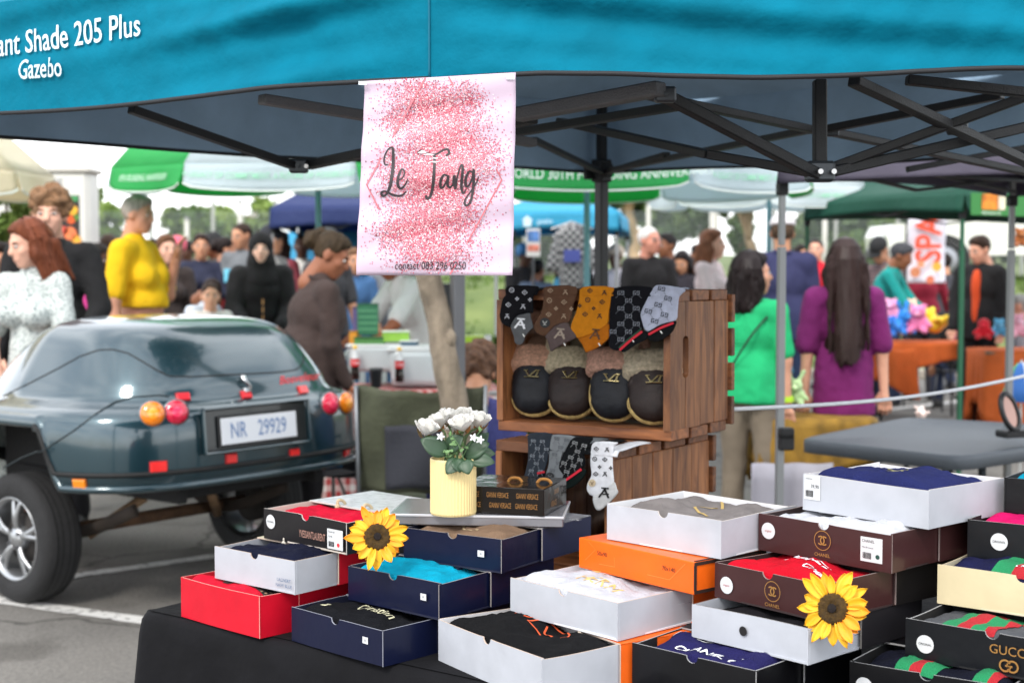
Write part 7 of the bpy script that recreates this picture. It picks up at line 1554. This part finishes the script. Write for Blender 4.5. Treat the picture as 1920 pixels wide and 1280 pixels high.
    # ---- hands
    for sd_, sg in (('l', 1), ('r', -1)):
        sh, el, wr, w_ = J[sd_]; x_, y_, z_ = frame_of(w_, (0, 1, 0.2)); pl = []
        R3 = np.stack([x_, y_, z_], 1); thumb = 1 if (x_ @ npa(0, 1, 0)) > 0 else -1
        pl.append(('c', (0, 0, -.02), (0, 0, .03), .024, .026)); pl.append(('c', (-.018, 0, .05), (.018, 0, .05), .020, .020))
        for i, (ox, L_) in enumerate(((-.030, .052), (-.010, .064), (.011, .066), (.031, .056))):
            m_ = (ox * 1.08, .008, .072 + L_ * .5); pl += [('c', (ox, 0, .062), m_, .0095, .0088), ('c', m_, (ox * 1.05, .030, .072 + L_ * .92), .0088, .0075)]
        pl += [('c', (thumb * .022, .008, .012), (thumb * .045, .018, .045), .0125, .0105), ('c', (thumb * .045, .018, .045), (thumb * .050, .026, .072), .0105, .0085)]
        V, Fq = blob(pl, .0058 if near else (.014 if far else .010), .006, None, 1); prts.append(((np.asarray(V) * k) @ R3.T + wr, Fq))
    M_sk = M(skin, .5, bump=.08, bs=90, var=.06, vs=14, spec=.35); b_ = obj('body', W(join(prts)), M_sk, t, True)
    # ---- face details
    if face:
        for sg in (1, -1):
            obj('eye', HT(join([ellipsoid((sg * .032, .0835, .006), (.0150, .0085, .0085), None, 12, 8)])), M((206, 200, 194), .3), t, True)
            obj('iris', HT(ellipsoid((sg * .032, .0905, .0055), (.0068, .0035, .0068), None, 10, 6)), M((42, 30, 24), .2), t, True)
            obj('eyebrow', HT(tube(crom([(sg * .015, .0905, .0235), (sg * .032, .091, .029), (sg * .052, .080, .024)], 4), [.003] * 4 + [.0042] * 4 + [.002], 6)), M(tuple(int(c * .7) for c in hcol) if hair != 'hijab' else (40, 30, 28), .9), t, True)
        lc = tuple(int(c * m_) for c, m_ in zip(skin, (.86, .62, .62))); obj('lips', HT(join([tube(crom([(-.024, .083, -.058), (-.009, .0945, -.0545), (0, .096, -.0565), (.009, .0945, -.0545), (.024, .083, -.058)], 3), .0045, 6), tube(crom([(-.020, .083, -.062), (0, .094, -.0665), (.020, .083, -.062)], 4), .0052, 6)])), M(lc, .4), t, True)
    # ---- clothes
    mt = mtop or M(top, .9, bump=.5, bs=120, var=.08, vs=7); h2 = h1 * .85; sd0 = abs(hash(label)) % 97 if False else (len(label) * 7) % 97
    hz = hem * H if sit is None else hip - .06 * k
    if topk != 'none':
        fr = {'tee': .42, 'polo': .42, 'long': .98, 'jacket': .98, 'dress': .40, 'robe': 1.0, 'wide': .46, 'vest': .1}[topk]; tk = {'tee': .016, 'polo': .016, 'long': .016, 'jacket': .024, 'dress': .012, 'robe': .030, 'wide': .020, 'vest': .016}[topk]
        ta = {'tee': .016, 'polo': .016, 'long': .013, 'jacket': .020, 'dress': .015, 'robe': .035, 'wide': .018, 'vest': .01}[topk]
        pr = torso(tk) + arm('l', ta, fr) + arm('r', ta, fr)
        if sit is None:
            e = .160 * F_ + tk
            if topk in ('dress', 'robe'): pr.append(('c', up(0, 0, .12), npa(0, 0, hz), .12 * k, (.24 if topk == 'dress' else .26) * k, .8))
            elif hz < hip + .05: pr.append(('c', up(0, .0, .10), npa(0, 0, hz - .02), (e + belly * .1) * k, (e + .012) * k, .80 + belly * 2))
        low = hz
        if lean < 30 and sit is None: cut = lambda Xq, F: np.maximum(F, low - Xq[..., 2])
        else: cut = None
        sh_ = obj({'tee': 'shirt', 'polo': 'polo_shirt', 'long': 'sweater', 'jacket': 'jacket', 'dress': 'dress', 'robe': 'robe', 'wide': 'blouse', 'vest': 'vest'}[topk], W(blob(pr, h2, .020 * k, cut, 1, disp=FOLD(.010 if topk != 'wide' else .012, sd0))), mt, t, True)
        if topk in ('polo', 'jacket', 'long'):
            ringp = [up(.062 * math.cos(q_), -.018 + .062 * math.sin(q_), .535 - .018 * math.sin(q_)) for q_ in np.linspace(-4.2, 1.06, 20)]; obj('collar', W(tube(ringp, .018 * k, 8, flat=.7)), mt, t, True)
        if inner:     # shirt showing between open jacket fronts
            obj('shirt_front', W(blob([('e', up(0, .075 * F_ + tk * .5, .36), (.05 * k, .075 * k, .16 * k)), ('e', up(0, .07 * F_ + tk * .5, .12), (.045 * k, .08 * k, .17 * k))], .014, .03)), M(inner, .9), t, True)
    mb = M(bottom, .9, bump=.4, bs=110, var=.12, vs=6)
    if botk == 'trousers': obj('trousers', W(blob([p for p in torso(.004)[:1]] + leg('l', .008, .016) + leg('r', .008, .016), h1, .02 * k, (lambda Xq, F: np.maximum(F, Xq[..., 2] - (hip + .13 * k))) if sit is None else None, 2, disp=FOLD(.008, sd0 + 3))), mb, t, True)
    elif botk == 'skirt': obj('skirt', W(blob([('c', up(0, 0, .05), npa(0, 0, .30 * k), .15 * k, .24 * k, .8)], h1, .02, lambda Xq, F: np.maximum(F, .3 * k - Xq[..., 2]), 2, disp=FOLD(.012, sd0 + 3))), mb, t, True)
    for sd_ in 'lr':
        hp, kn, an = J['leg' + sd_]; obj('shoe', W(blob([('c', an - npa(0, .04, .035) * k, an + npa(0, .14, -.05) * k, .044 * k, .034 * k), ('c', an - npa(0, .02, .0), an - npa(0, .02, .04), .045 * k, .05 * k)], .018, .03, lambda Xq, F: np.maximum(F, .0 - Xq[..., 2]))), M(shoes, .6), t, True)
    # ---- hair and headwear
    mh = M(hcol, .55, bump=.9, bs=70, var=.35, vs=40, stretch=(1, 1, .22), spec=.15); hd = lambda amp, ff: (lambda V: amp * (vnoise(V * [1, 1, .3], ff, sd0) + .6 * vnoise(V * [1, 1, .35], ff * 2.2, sd0 + 2))); hr = .0078 if near else (.014 if far else .011)
    line = lambda Xq, F: np.maximum(np.maximum(F, (.80 * Xq[..., 1] - .60 * Xq[..., 2] - .012)), -.075 - Xq[..., 2])
    skull = [('e', (0, -.016, .036), (.083, .103, .096))]
    if cap and hair == 'short': hair = 'thin'
    if hair == 'short': obj('hair', HT(blob(skull + [('e', (0, .02, .085), (.06, .07, .045))], hr, .02, line, 1, disp=hd(.006, 60))), mh, t, True)
    elif hair == 'thin': obj('hair', HT(blob([('e', (0, -.016, .030), (.081, .101, .092))], hr, .02, line, 1, disp=hd(.003, 60))), mh, t, True)
    elif hair == 'curly':
        rg = random.Random(sd0); pr = list(skull)
        for i in range(70):
            u = npa(rg.gauss(0, 1), rg.gauss(-.1, 1), rg.gauss(.45, .9)); u = unit(u); p = npa(0, -.012, .038) + u * npa(.090, .105, .105)
            if .80 * p[1] - .60 * p[2] < .016 and p[2] > -.06: pr.append(('e', p, (rg.uniform(.018, .030),) * 3))
        obj('hair', HT(blob(pr, .008, .012, None, 1, disp=lambda V: .006 * vnoise(V, 75, 3) + .003 * vnoise(V, 170, 4))), M(hcol, .7, bump=1, bs=160, var=.45, vs=55), t, True)
    elif hair in ('long', 'bob', 'ponytail', 'bun'):
        L_ = hlen; obj('hair', HT(blob(skull + [('e', (0, .005, .08), (.065, .08, .045))], hr, .02, line, 1, disp=hd(.004, 50))), mh, t, True)
        if hair in ('long', 'bob'):
            pr = [('c', (0, -.055, .03), (0, -.085 - .17 * max(0, L_ - .2), -L_), .075, .075 - .05 * max(0, L_ - .2), .62)]
            for sg in (1, -1): pr += [('c', (sg * .072, -.005, .045), (sg * .088, .012 if hair == 'bob' else .0, -.06), .022, .030), ('c', (sg * .086, .008 if hair == 'bob' else .0, -.05), (sg * .085, -.01, -L_ * .92), .032, .024 if hair == 'long' else .034), ('c', (sg * .06, -.05, .0), (sg * .07, -.06, -L_), .05, .045)]
            rg = random.Random(sd0 + 1)
            for i in range(14): x_ = rg.uniform(-.1, .1); pr.append(('c', (x_, -.10, -.02), (x_ * 1.15, -.105 - rg.uniform(0, .03) - .17 * max(0, L_ - .2), -L_ * rg.uniform(.85, 1.15)), .020, .010))
            obj('long_hair', HT(blob(pr, hr, .018, None, 1, disp=hd(.007, 42))), mh, t, True)
            if near:
                rs = np.random.default_rng(sd0); n_ = 420; th_ = rs.uniform(-2.75, 2.75, n_) + math.pi * 0; rr_ = rs.uniform(.97, 1.06, n_); q_ = np.linspace(0, 1, 9); SV, SF = [], []
                for i in range(n_):
                    ang_ = th_[i] - math.pi / 2; cx, cy = math.cos(ang_), math.sin(ang_)
                    if cy > .35: continue
                    pts_ = []
                    for q1 in q_:
                        if q1 < .35: e_ = q1 / .35 * 1.5; pts_.append((cx * .088 * math.sin(e_) * rr_[i], -.016 + cy * .106 * math.sin(e_) * rr_[i], .036 + .1 * math.cos(e_) * rr_[i]))
                        else: z_ = (q1 - .35) / .65; pts_.append((cx * (.096 + .016 * math.sin(5 * z_ + i)) * (1 - .3 * z_ * (L_ > .3)) * rr_[i] + .014 * z_ * math.sin(2.3 * i), -.016 + cy * (.112 + .17 * max(0, L_ - .2) * z_ + .01 * math.sin(4 * z_ + 2 * i)) * rr_[i] - .03 * z_ * (L_ > .3), .036 - z_ * (L_ + .05) * (.86 + .2 * ((i * 7) % 11) / 10)))
                    A_ = np.array(pts_); w_ = npa(-cy, cx, 0) * .0022; b0 = len(SV) * 1; SV += [a_ + w_ for a_ in A_] + [a_ - w_ for a_ in A_]; SF += [(b0 + j, b0 + j + 1, b0 + 9 + j + 1, b0 + 9 + j) for j in range(8)]
                o_ = obj('hair_strands', HT((np.array(SV), SF)), M(tuple(min(255, int(c * 1.25)) for c in hcol), .45, spec=.3), t); tag(o_, kind='stuff')
        elif hair == 'ponytail': obj('tied_hair', HT(blob([('e', (0, -.13, .03), (.045, .05, .05)), ('c', (0, -.15, .02), (0, -.16, -L_), .035, .02)], hr, .02, None, 1, disp=hd(.006, 50))), mh, t, True)
        else: obj('tied_hair', HT(blob([('e', (0, -.125, .035), (.055, .05, .055)), ('e', (.03, -.1, .08), (.04, .04, .04))], hr, .02, None, 1, disp=hd(.008, 60))), mh, t, True)
    elif hair == 'hijab':
        pr = [('e', (0, -.018, .030), (.096, .114, .112)), ('e', (0, -.01, -.09), (.098, .10, .09)), ('c', (0, .0, -.13), (0, .0, -.24), .11, .15, .75)]; fc = [('e', (0, .110, -.028), (.056, .062, .078))]
        obj('headscarf', HT(blob(pr, .009, .04, lambda Xq, F: np.maximum(F, -sd(fc[0], Xq)), 1, disp=FOLD(.006, 3, 16))), M(hcol, .9, bump=.3, bs=70), t, True)
    elif hair == 'turban': obj('headwrap', HT(blob([('e', (0, -.02, .05), (.098, .112, .10)), ('c', (-.08, .06, .05), (.08, .06, .05), .028, .028), ('e', (0, -.1, .08), (.06, .06, .06))], .010, .02, lambda Xq, F: np.maximum(F, .01 - Xq[..., 2] * 1.0 - .3 * (Xq[..., 1] < 0) * .1), 1)), M(hcol, .8), t, True)
    if cap:
        obj('cap', HT(join([blob([('e', (0, -.016, .040), (.092, .112, .105))], .010, .02, lambda Xq, F: np.maximum(F, .045 - .12 * Xq[..., 1] - Xq[..., 2]), 1)])), M(cap, .8), t, True)
        obj('cap_brim', HT(solid(grid(lambda u, v: ((u - .5) * 2 * .072 * (1 - .25 * v), .07 + .085 * v * (1 - .55 * (2 * u - 1) ** 2), .052 - .02 * v - .022 * (2 * u - 1) ** 2), 10, 6), .005)), M(tuple(int(c * .85) for c in cap), .8), t, True)
    if extra: extra(t, up, W, k, J, HT)
    return t
def floral(c1, c2, sc=70):
    def f(nt, b):
        b.inputs['Roughness'].default_value = .9; t_ = nt.nodes.new('ShaderNodeTexCoord'); v = nt.nodes.new('ShaderNodeTexVoronoi'); v.inputs['Scale'].default_value = sc; n_ = nt.nodes.new('ShaderNodeTexNoise'); n_.inputs['Scale'].default_value = sc * 1.3
        mm = nt.nodes.new('ShaderNodeMath'); mm.operation = 'MULTIPLY'; r = nt.nodes.new('ShaderNodeValToRGB'); r.color_ramp.elements[0].position = .10; r.color_ramp.elements[1].position = .22; r.color_ramp.elements[0].color = lin(c2); r.color_ramp.elements[1].color = lin(c1)
        nt.links.new(t_.outputs['Object'], v.inputs['Vector']); nt.links.new(t_.outputs['Object'], n_.inputs['Vector']); nt.links.new(v.outputs[0], mm.inputs[0]); nt.links.new(n_.outputs[0], mm.inputs[1]); nt.links.new(mm.outputs[0], r.inputs[0]); nt.links.new(r.outputs[0], b.inputs['Base Color'])
    return gmat('floral cotton', f)
def striped(c1, c2, n=26):
    def f(nt, b):
        b.inputs['Roughness'].default_value = .9; t_ = nt.nodes.new('ShaderNodeTexCoord'); sp = nt.nodes.new('ShaderNodeSeparateXYZ'); a = nt.nodes.new('ShaderNodeMath'); a.operation = 'MULTIPLY'; a.inputs[1].default_value = n; fr = nt.nodes.new('ShaderNodeMath'); fr.operation = 'FRACT'; r = nt.nodes.new('ShaderNodeValToRGB'); r.color_ramp.interpolation = 'CONSTANT'; r.color_ramp.elements[0].color = lin(c1); r.color_ramp.elements[1].position = .72; r.color_ramp.elements[1].color = lin(c2)
        nt.links.new(t_.outputs['Object'], sp.inputs[0]); nt.links.new(sp.outputs[2], a.inputs[0]); nt.links.new(a.outputs[0], fr.inputs[0]); nt.links.new(fr.outputs[0], r.inputs[0]); nt.links.new(r.outputs[0], b.inputs['Base Color'])
    return gmat('striped knit', f)
# ---- left group
person('young woman with auburn shoulder length hair in a pale floral dress', 60, 418, 7.5, -14, hs=1.0, H=1.73, skin=FAIR, topk='dress', mtop=floral((196, 202, 198), (96, 110, 112)), hem=.2, botk='none', hair='bob', hcol=(104, 56, 36), hlen=.21, yaw=34, nod=16, larm=(10, 12, 34, -26), rarm=(10, 12, 36, -28), bust=.025, fat=.84)
person('tall young man with curly light brown hair in a black jacket', 98, 350, 8.3, 8, H=1.92, hs=1.0, skin=FAIR, top=(16, 16, 18), topk='jacket', hem=.42, bottom=(22, 22, 26), hair='curly', hcol=(138, 102, 70), larm=(18, 14, 40, -14), rarm=(10, 10, 20, 4), yaw=0, fat=1.1, nod=2)
person('person in dark jacket cut off by the left edge behind the dress', 2, 462, 8.4, 10, skin=TAN, top=(20, 20, 22), topk='jacket', bottom=(24, 24, 28), hair='short', hcol=(34, 26, 22), fat=1.05)
def phone_arm(t, up, W, k, J, HT): pass
person('older person in a bright yellow T-shirt with grey hair, hand at the neck', 256, 360, 9.6, 78, H=1.97, hs=0.9, skin=(206, 150, 124), top=(236, 188, 12), topk='tee', hem=.625, bottom=(44, 62, 92), hair='short', hcol=(160, 152, 144), larm=(24, 4, 160, -12), rarm=(-4, 10, 10, 4), yaw=4, nod=8, belly=.08, fat=.96, bust=.02)
person('young woman with long ombre hair in a dark brown T-shirt', 313, 445, 12.6, 20, skin=FAIR, top=(52, 42, 40), topk='tee', hem=.5, bottom=(30, 34, 44), hair='long', hcol=(98, 66, 44), hlen=.22, yaw=-14, bust=.02)
person('man with shaved head in a pink shirt seen from behind', 205, 430, 16, 160, H=1.85, skin=(190, 130, 100), top=(226, 120, 150), topk='tee', hair='thin', hcol=(70, 54, 44), face=False)
person('child with dark skin looking down beside the pink shirt', 183, 460, 12.0, 70, H=1.68, z0=0, skin=DRK, top=(206, 60, 140), topk='tee', hair='thin', hcol=(30, 24, 20), nod=20)
person('small light skinned boy in a white T-shirt above the trailer lid', 394, 532, 11.0, 24, H=1.36, z0=0, hs=1.1, skin=(226, 172, 142), top=(226, 224, 218), topk='tee', hair='thin', hcol=(60, 42, 30), yaw=8)
person('crouching child in a white T-shirt with face hidden behind the boy', 362, 515, 11.5, 60, H=1.42, z0=0, skin=BRN, top=(206, 214, 226), topk='tee', hair='thin', hcol=(40, 28, 22), nod=35, lean=18)
person('smiling woman with tied hair in a navy top with crossed arms', 378, 440, 15.5, 14, H=1.83, skin=TAN, top=(36, 40, 62), topk='long', bottom=(40, 48, 70), hair='ponytail', hcol=(48, 34, 28), larm=(20, 10, 80, -46), rarm=(20, 10, 92, -46), fat=1.1, bust=.03)
person('man in a black cap behind the woman in navy', 402, 433, 16.5, -40, H=1.86, skin=BRN, top=(70, 66, 62), topk='tee', hair='short', hcol=(30, 26, 24), cap=(26, 26, 28))
person('person in a bright red top seen from behind', 422, 446, 16, 140, H=1.8, skin=TAN, top=(206, 26, 48), topk='long', bottom=(44, 60, 92), hair='bun', hcol=(36, 28, 26), face=False, yaw=30)
person('tall balding man in a grey T-shirt with a light blue print', 456, 417, 15.5, -18, H=1.95, skin=TAN, top=(112, 116, 120), topk='tee', bottom=(50, 66, 100), hair='thin', hcol=(52, 38, 30), yaw=18, nod=10, extra=lambda t, up, W, k, J, HT: obj('print', W(box(up(0, .15, .32), (.26, .02, .14), rotx(0), .004)), M((110, 196, 222), .8), t))
person('woman with a pink head wrap behind the fence pole', 333, 444, 17, -20, H=1.82, skin=DRK, top=(176, 110, 150), topk='tee', hair='turban', hcol=(226, 100, 120))
person('young woman in a black headscarf and black robe', 490, 440, 11.6, 14, H=1.75, hs=1.02, skin=(232, 188, 166), top=(16, 16, 18), topk='robe', hem=.06, botk='none', hair='hijab', hcol=(14, 14, 16), larm=(16, 10, 60, -20), rarm=(16, 10, 60, -20), yaw=6, extra=lambda t, up, W, k, J, HT: [obj('trim', W(tube([up(0, .16, .30 - .06 * i), up(0, .165, .26 - .06 * i)], .006 * k, 6)), M((196, 150, 96), .4, metal=.5), t) for i in range(3)])
person('person in a dark cap standing right behind the woman in black', 508, 418, 14.2, 60, H=1.88, skin=TAN, top=(206, 204, 200), topk='tee', hair='short', hcol=(40, 30, 26), cap=(34, 36, 44), bottom=(60, 60, 70))
person('person with long dark hair in a dull red top beside the black robe', 524, 430, 15, 150, H=1.85, skin=TAN, top=(150, 66, 78), topk='tee', hair='long', hcol=(46, 30, 24), hlen=.3, face=False)
person('dark skinned man in a white polo shirt before the light blue wall', 567, 442, 16.2, 6, H=1.84, skin=DRK, top=(232, 230, 222), topk='polo', bottom=(60, 60, 66), hair='thin', hcol=(26, 22, 20))
person('person in a dark grey cap looking over the person in brown', 615, 430, 12.5, 40, H=1.8, skin=TAN, top=(60, 60, 64), topk='tee', hair='short', hcol=(40, 34, 30), cap=(58, 60, 62), yaw=-20)
person('heavy set person in a brown sweater leaning over the checked table', 572, 458, 7.9, 112, H=1.68, skin=(150, 96, 70), top=(62, 48, 44), topk='long', hem=.36, bottom=(44, 42, 46), hair='bun', hcol=(62, 50, 36), lean=11, larm=(16, 6, 30, 2), rarm=(12, 6, 34, -4), fat=1.38, yaw=24, nod=16, face=True)
person('person in a blue denim shirt standing behind the green cartons', 664, 470, 13.5, 20, skin=TAN, top=(64, 104, 150), topk='tee', bottom=(70, 100, 140), hair='short', hcol=(120, 90, 66))
person('person in jeans and grey top mostly hidden by the poster', 735, 455, 13.8, 160, skin=TAN, top=(130, 134, 140), topk='tee', bottom=(74, 104, 146), hair='short', hcol=(50, 40, 34), face=False)
person('dark skinned person in a white T-shirt reaching down over the table', 812, 440, 9.9, -60, H=1.74, skin=(150, 90, 62), top=(228, 228, 226), topk='tee', hem=.46, bottom=(92, 128, 172), hair='short', hcol=(30, 24, 22), lean=28, larm=(34, 6, 52, 2, 1), rarm=(34, 6, 52, 2, 1), face=False)
person('seated person with wavy brown hair in a blue jacket beside the chair', 894, 655, 6.9, 176, H=1.62, sit=.34, skin=TAN, top=(62, 66, 122), topk='jacket', bottom=(40, 44, 60), hair='curly', hcol=(104, 74, 54), nod=26, lean=6, face=False)
# ---- right group
person('white haired man with glasses in a black polo shirt', 1216, 428, 13.6, 14, H=1.86, skin=(222, 150, 128), top=(30, 28, 30), topk='polo', bottom=(50, 50, 56), hair='thin', hcol=(214, 210, 206), yaw=-26, fat=1.08, belly=.04, extra=lambda t, up, W, k, J, HT: obj('glasses', HT(join([tube([(sg * .032 + .018 * math.cos(a), .100, .006 + .014 * math.sin(a)) for a in np.linspace(0, 6.28, 14)], .0022, 5) for sg in (1, -1)])), M((60, 60, 64), .3), t))
person('dark haired man in a patterned dark shirt just behind the white haired man', 1252, 442, 16, -60, skin=BRN, top=(70, 60, 70), topk='tee', hair='short', hcol=(30, 26, 26), larm=(30, 8, 110, -10))
person('woman with long dark hair looking down in a dark top', 1280, 474, 15.5, -30, skin=TAN, top=(40, 36, 44), topk='long', hair='long', hcol=(28, 22, 22), hlen=.2, nod=24, larm=(30, 6, 90, -30), rarm=(30, 6, 90, -30))
person('smiling woman with long brown hair in a pale beige turtleneck', 1331, 432, 13.2, 62, H=1.82, skin=FAIR, top=(214, 196, 196), topk='long', hem=.48, bottom=(80, 80, 96), hair='long', hcol=(118, 76, 54), hlen=.22, yaw=-8, fat=1.08, bust=.03, larm=(20, 6, 60, -10), rarm=(20, 6, 60, -10))
def strap(t, up, W, k, J, HT): obj('bag_strap', W(tube(crom([up(-.16, -.02, .50), up(-.07, -.155, .35), up(.06, -.16, .15), up(.17, -.05, .02)], 5), .006 * k, 6)), M((20, 20, 22), .6), t)
def wrist(t, up, W, k, J, HT):
    strap(t, up, W, k, J, HT); sh, el, wr, w_ = J['r']; obj('wristband', W(tube([wr - w_ * .035, wr - w_ * .008], .039 * k, 14)), M((176, 220, 40), .5), t)
person('woman with dark wavy hair in a bright green T-shirt and khaki trousers', 1408, 478, 7.6, 150, skin=(206, 152, 126), top=(26, 176, 110), topk='tee', hem=.50, bottom=(128, 116, 100), hair='bob', hcol=(28, 20, 20), hlen=.19, yaw=50, fat=1.02, belly=.03, larm=(4, 6, 4, 3), rarm=(2, 7, 2, 3), extra=wrist)
person('tall man in a navy jacket and white cap seen from behind the gazebo leg', 1466, 404, 11.2, 172, H=1.88, skin=TAN, top=(52, 54, 92), topk='jacket', hem=.50, bottom=(40, 54, 84), hair='short', hcol=(90, 72, 58), cap=(222, 216, 218), face=False, fat=1.12)
person('woman with very long dark hair in a purple blouse seen from behind', 1584, 455, 7.8, 178, fat=.92, skin=(214, 160, 134), top=(110, 20, 92), topk='wide', hem=.43, bottom=(24, 26, 36), hair='long', hcol=(42, 28, 26), hlen=.50, face=False, larm=(0, 9, 0, 4), rarm=(0, 9, 0, 4))
person('man in a red and white shirt behind the woman in purple', 1529, 450, 16.8, -20, skin=(216, 160, 134), top=(206, 24, 44), topk='tee', hair='thin', hcol=(40, 32, 28), bottom=(206, 206, 206))
person('grey haired person in a teal top bending to the right', 1634, 448, 14.6, 64, H=1.78, skin=BRN, top=(10, 138, 132), topk='long', hair='short', hcol=(66, 66, 70), lean=24, larm=(30, 6, 50, 0, 1), rarm=(30, 6, 50, 0, 1), face=False)
person('man in a black cap and striped shirt looking down', 1660, 446, 15.6, -40, H=1.8, skin=TAN, top=(60, 54, 58), mtop=striped((66, 58, 62), (150, 120, 120)), topk='tee', hair='short', hcol=(26, 24, 24), cap=(20, 20, 22), nod=26, lean=12)
person('man in a dark red shirt seen from behind at the toy table', 1730, 468, 16.2, 168, H=1.69, skin=TAN, top=(140, 24, 48), topk='long', hem=.46, bottom=(40, 40, 48), hair='short', hcol=(44, 34, 28), face=False, larm=(10, 10, 60, 10), rarm=(20, 16, 50, 10), fat=1.12)
person('young man in an open black jacket over an orange shirt', 1836, 447, 13.6, -34, H=1.77, skin=(220, 162, 136), top=(18, 18, 20), topk='jacket', hem=.46, bottom=(20, 20, 24), hair='short', hcol=(50, 36, 28), yaw=28, nod=18, inner=(206, 74, 30), larm=(4, 8, 14, 0), rarm=(10, 8, 24, -4))
person('seated person in black between the red shirt and the open jacket', 1793, 530, 15, 170, sit=0.5, H=1.66, skin=TAN, top=(28, 28, 30), topk='tee', hair='short', hcol=(28, 24, 24), face=False)
person('seated grey haired person in a grey shirt at the right edge', 1912, 525, 13.5, -100, H=1.66, sit=.46, skin=(206, 150, 126), top=(150, 154, 162), topk='long', hair='thin', hcol=(150, 148, 144))
# ---- centre background
person('boy in a light blue T-shirt and black cap under the light blue gazebo', 1056, 474, 16.5, -70, H=1.62, skin=BRN, top=(92, 186, 224), topk='tee', hair='short', hcol=(26, 22, 22), cap=(22, 22, 24), bottom=(40, 44, 56))
person('person in a black jacket standing right behind the boy in light blue', 1078, 468, 17, 170, skin=BRN, top=(26, 26, 28), topk='jacket', hair='short', hcol=(24, 20, 20), face=False)
person('boy in a grey blue T-shirt left of the boy in light blue', 1006, 486, 16, 150, H=1.56, skin=BRN, top=(96, 112, 134), topk='tee', hair='short', hcol=(26, 22, 22), face=False)
person('person in black with a blue head cover beside the notice pole', 984, 462, 17, 30, skin=DRK, top=(22, 22, 26), topk='robe', hem=.1, botk='none', hair='turban', hcol=(60, 120, 170))
person('woman in a white top carrying a brown handbag', 1154, 464, 16.6, -20, skin=DRK, top=(232, 226, 232), topk='long', bottom=(206, 120, 150), hair='turban', hcol=(206, 190, 170), larm=(10, 10, 70, -20), extra=lambda t, up, W, k, J, HT: obj('handbag', W(blob([('e', up(.05, .2, .02), (.16 * k, .07 * k, .13 * k)), ('c', up(-.05, .2, .1), up(.02, .2, .28), .015, .015), ('c', up(.15, .2, .1), up(.08, .2, .28), .015, .015)], .016, .02)), M((84, 62, 54), .6), t))
person('toddler in white beside the woman with the handbag', 1182, 505, 15.4, 20, H=1.28, z0=.2, skin=BRN, top=(226, 226, 232), topk='tee', hair='thin', hcol=(30, 24, 22))
for px, yt, d, rot, sk, tp, hc, lab in [(286, 452, 17.5, 30, BRN, (60, 70, 110), 'short', 'man in a dull blue shirt far behind the woman with ombre hair'), (352, 455, 18, -30, DRK, (180, 150, 60), 'short', 'man in an ochre shirt far behind the woman in navy'), (545, 452, 17, 160, BRN, (70, 74, 80), 'short', 'person in dark grey far left of the white polo shirt'), (640, 450, 17.5, 20, TAN, (150, 60, 60), 'long', 'woman in a faded red top far behind the person in brown'), (1110, 470, 18, 40, DRK, (200, 200, 206), 'short', 'man in pale grey just left of the black tent leg'), (1310, 462, 17.5, -140, BRN, (60, 90, 70), 'short', 'person in dark green far behind the woman in beige'), (1500, 462, 17.8, 30, TAN, (190, 180, 160), 'long', 'woman in cream far right of the navy jacket'), (1770, 478, 17.6, 200, TAN, (60, 60, 66), 'short', 'man in dark grey far behind the banner'), (1690, 470, 17.4, 160, BRN, (90, 60, 110), 'long', 'woman in violet far left of the dark red shirt'), (232, 458, 18.2, -60, TAN, (120, 130, 140), 'long', 'woman in light grey far behind the person in yellow')]:
    person(lab, px, yt, d, rot, skin=sk, top=tp, topk='tee', hair=hc, hcol=(36, 28, 24), hlen=.2, res=.022, face=False, fat=.95)
# low stools for the people who sit
for px, d, h, lab in ((894, 6.9, .27, 'low dark camp stool under the seated person in the blue jacket'), (1793, 15.0, .42, 'dark stool under the seated person in black'), (1912, 13.5, .38, 'dark stool under the seated person in grey')):
    c = XD(px, d); t = thing('stool', lab, 'stool', c); obj('seat', box(c + npa(0, 0, h), (.36, .32, .03), None, .01), M((40, 42, 48), .8), t)
    for sx in (-1, 1):
        for sy in (-1, 1): obj('leg', tube([c + npa(sx * .15, sy * .13, h), c + npa(sx * .18, sy * .16, 0)], .011, 7), M((96, 98, 102), .4, metal=.6), t, True)
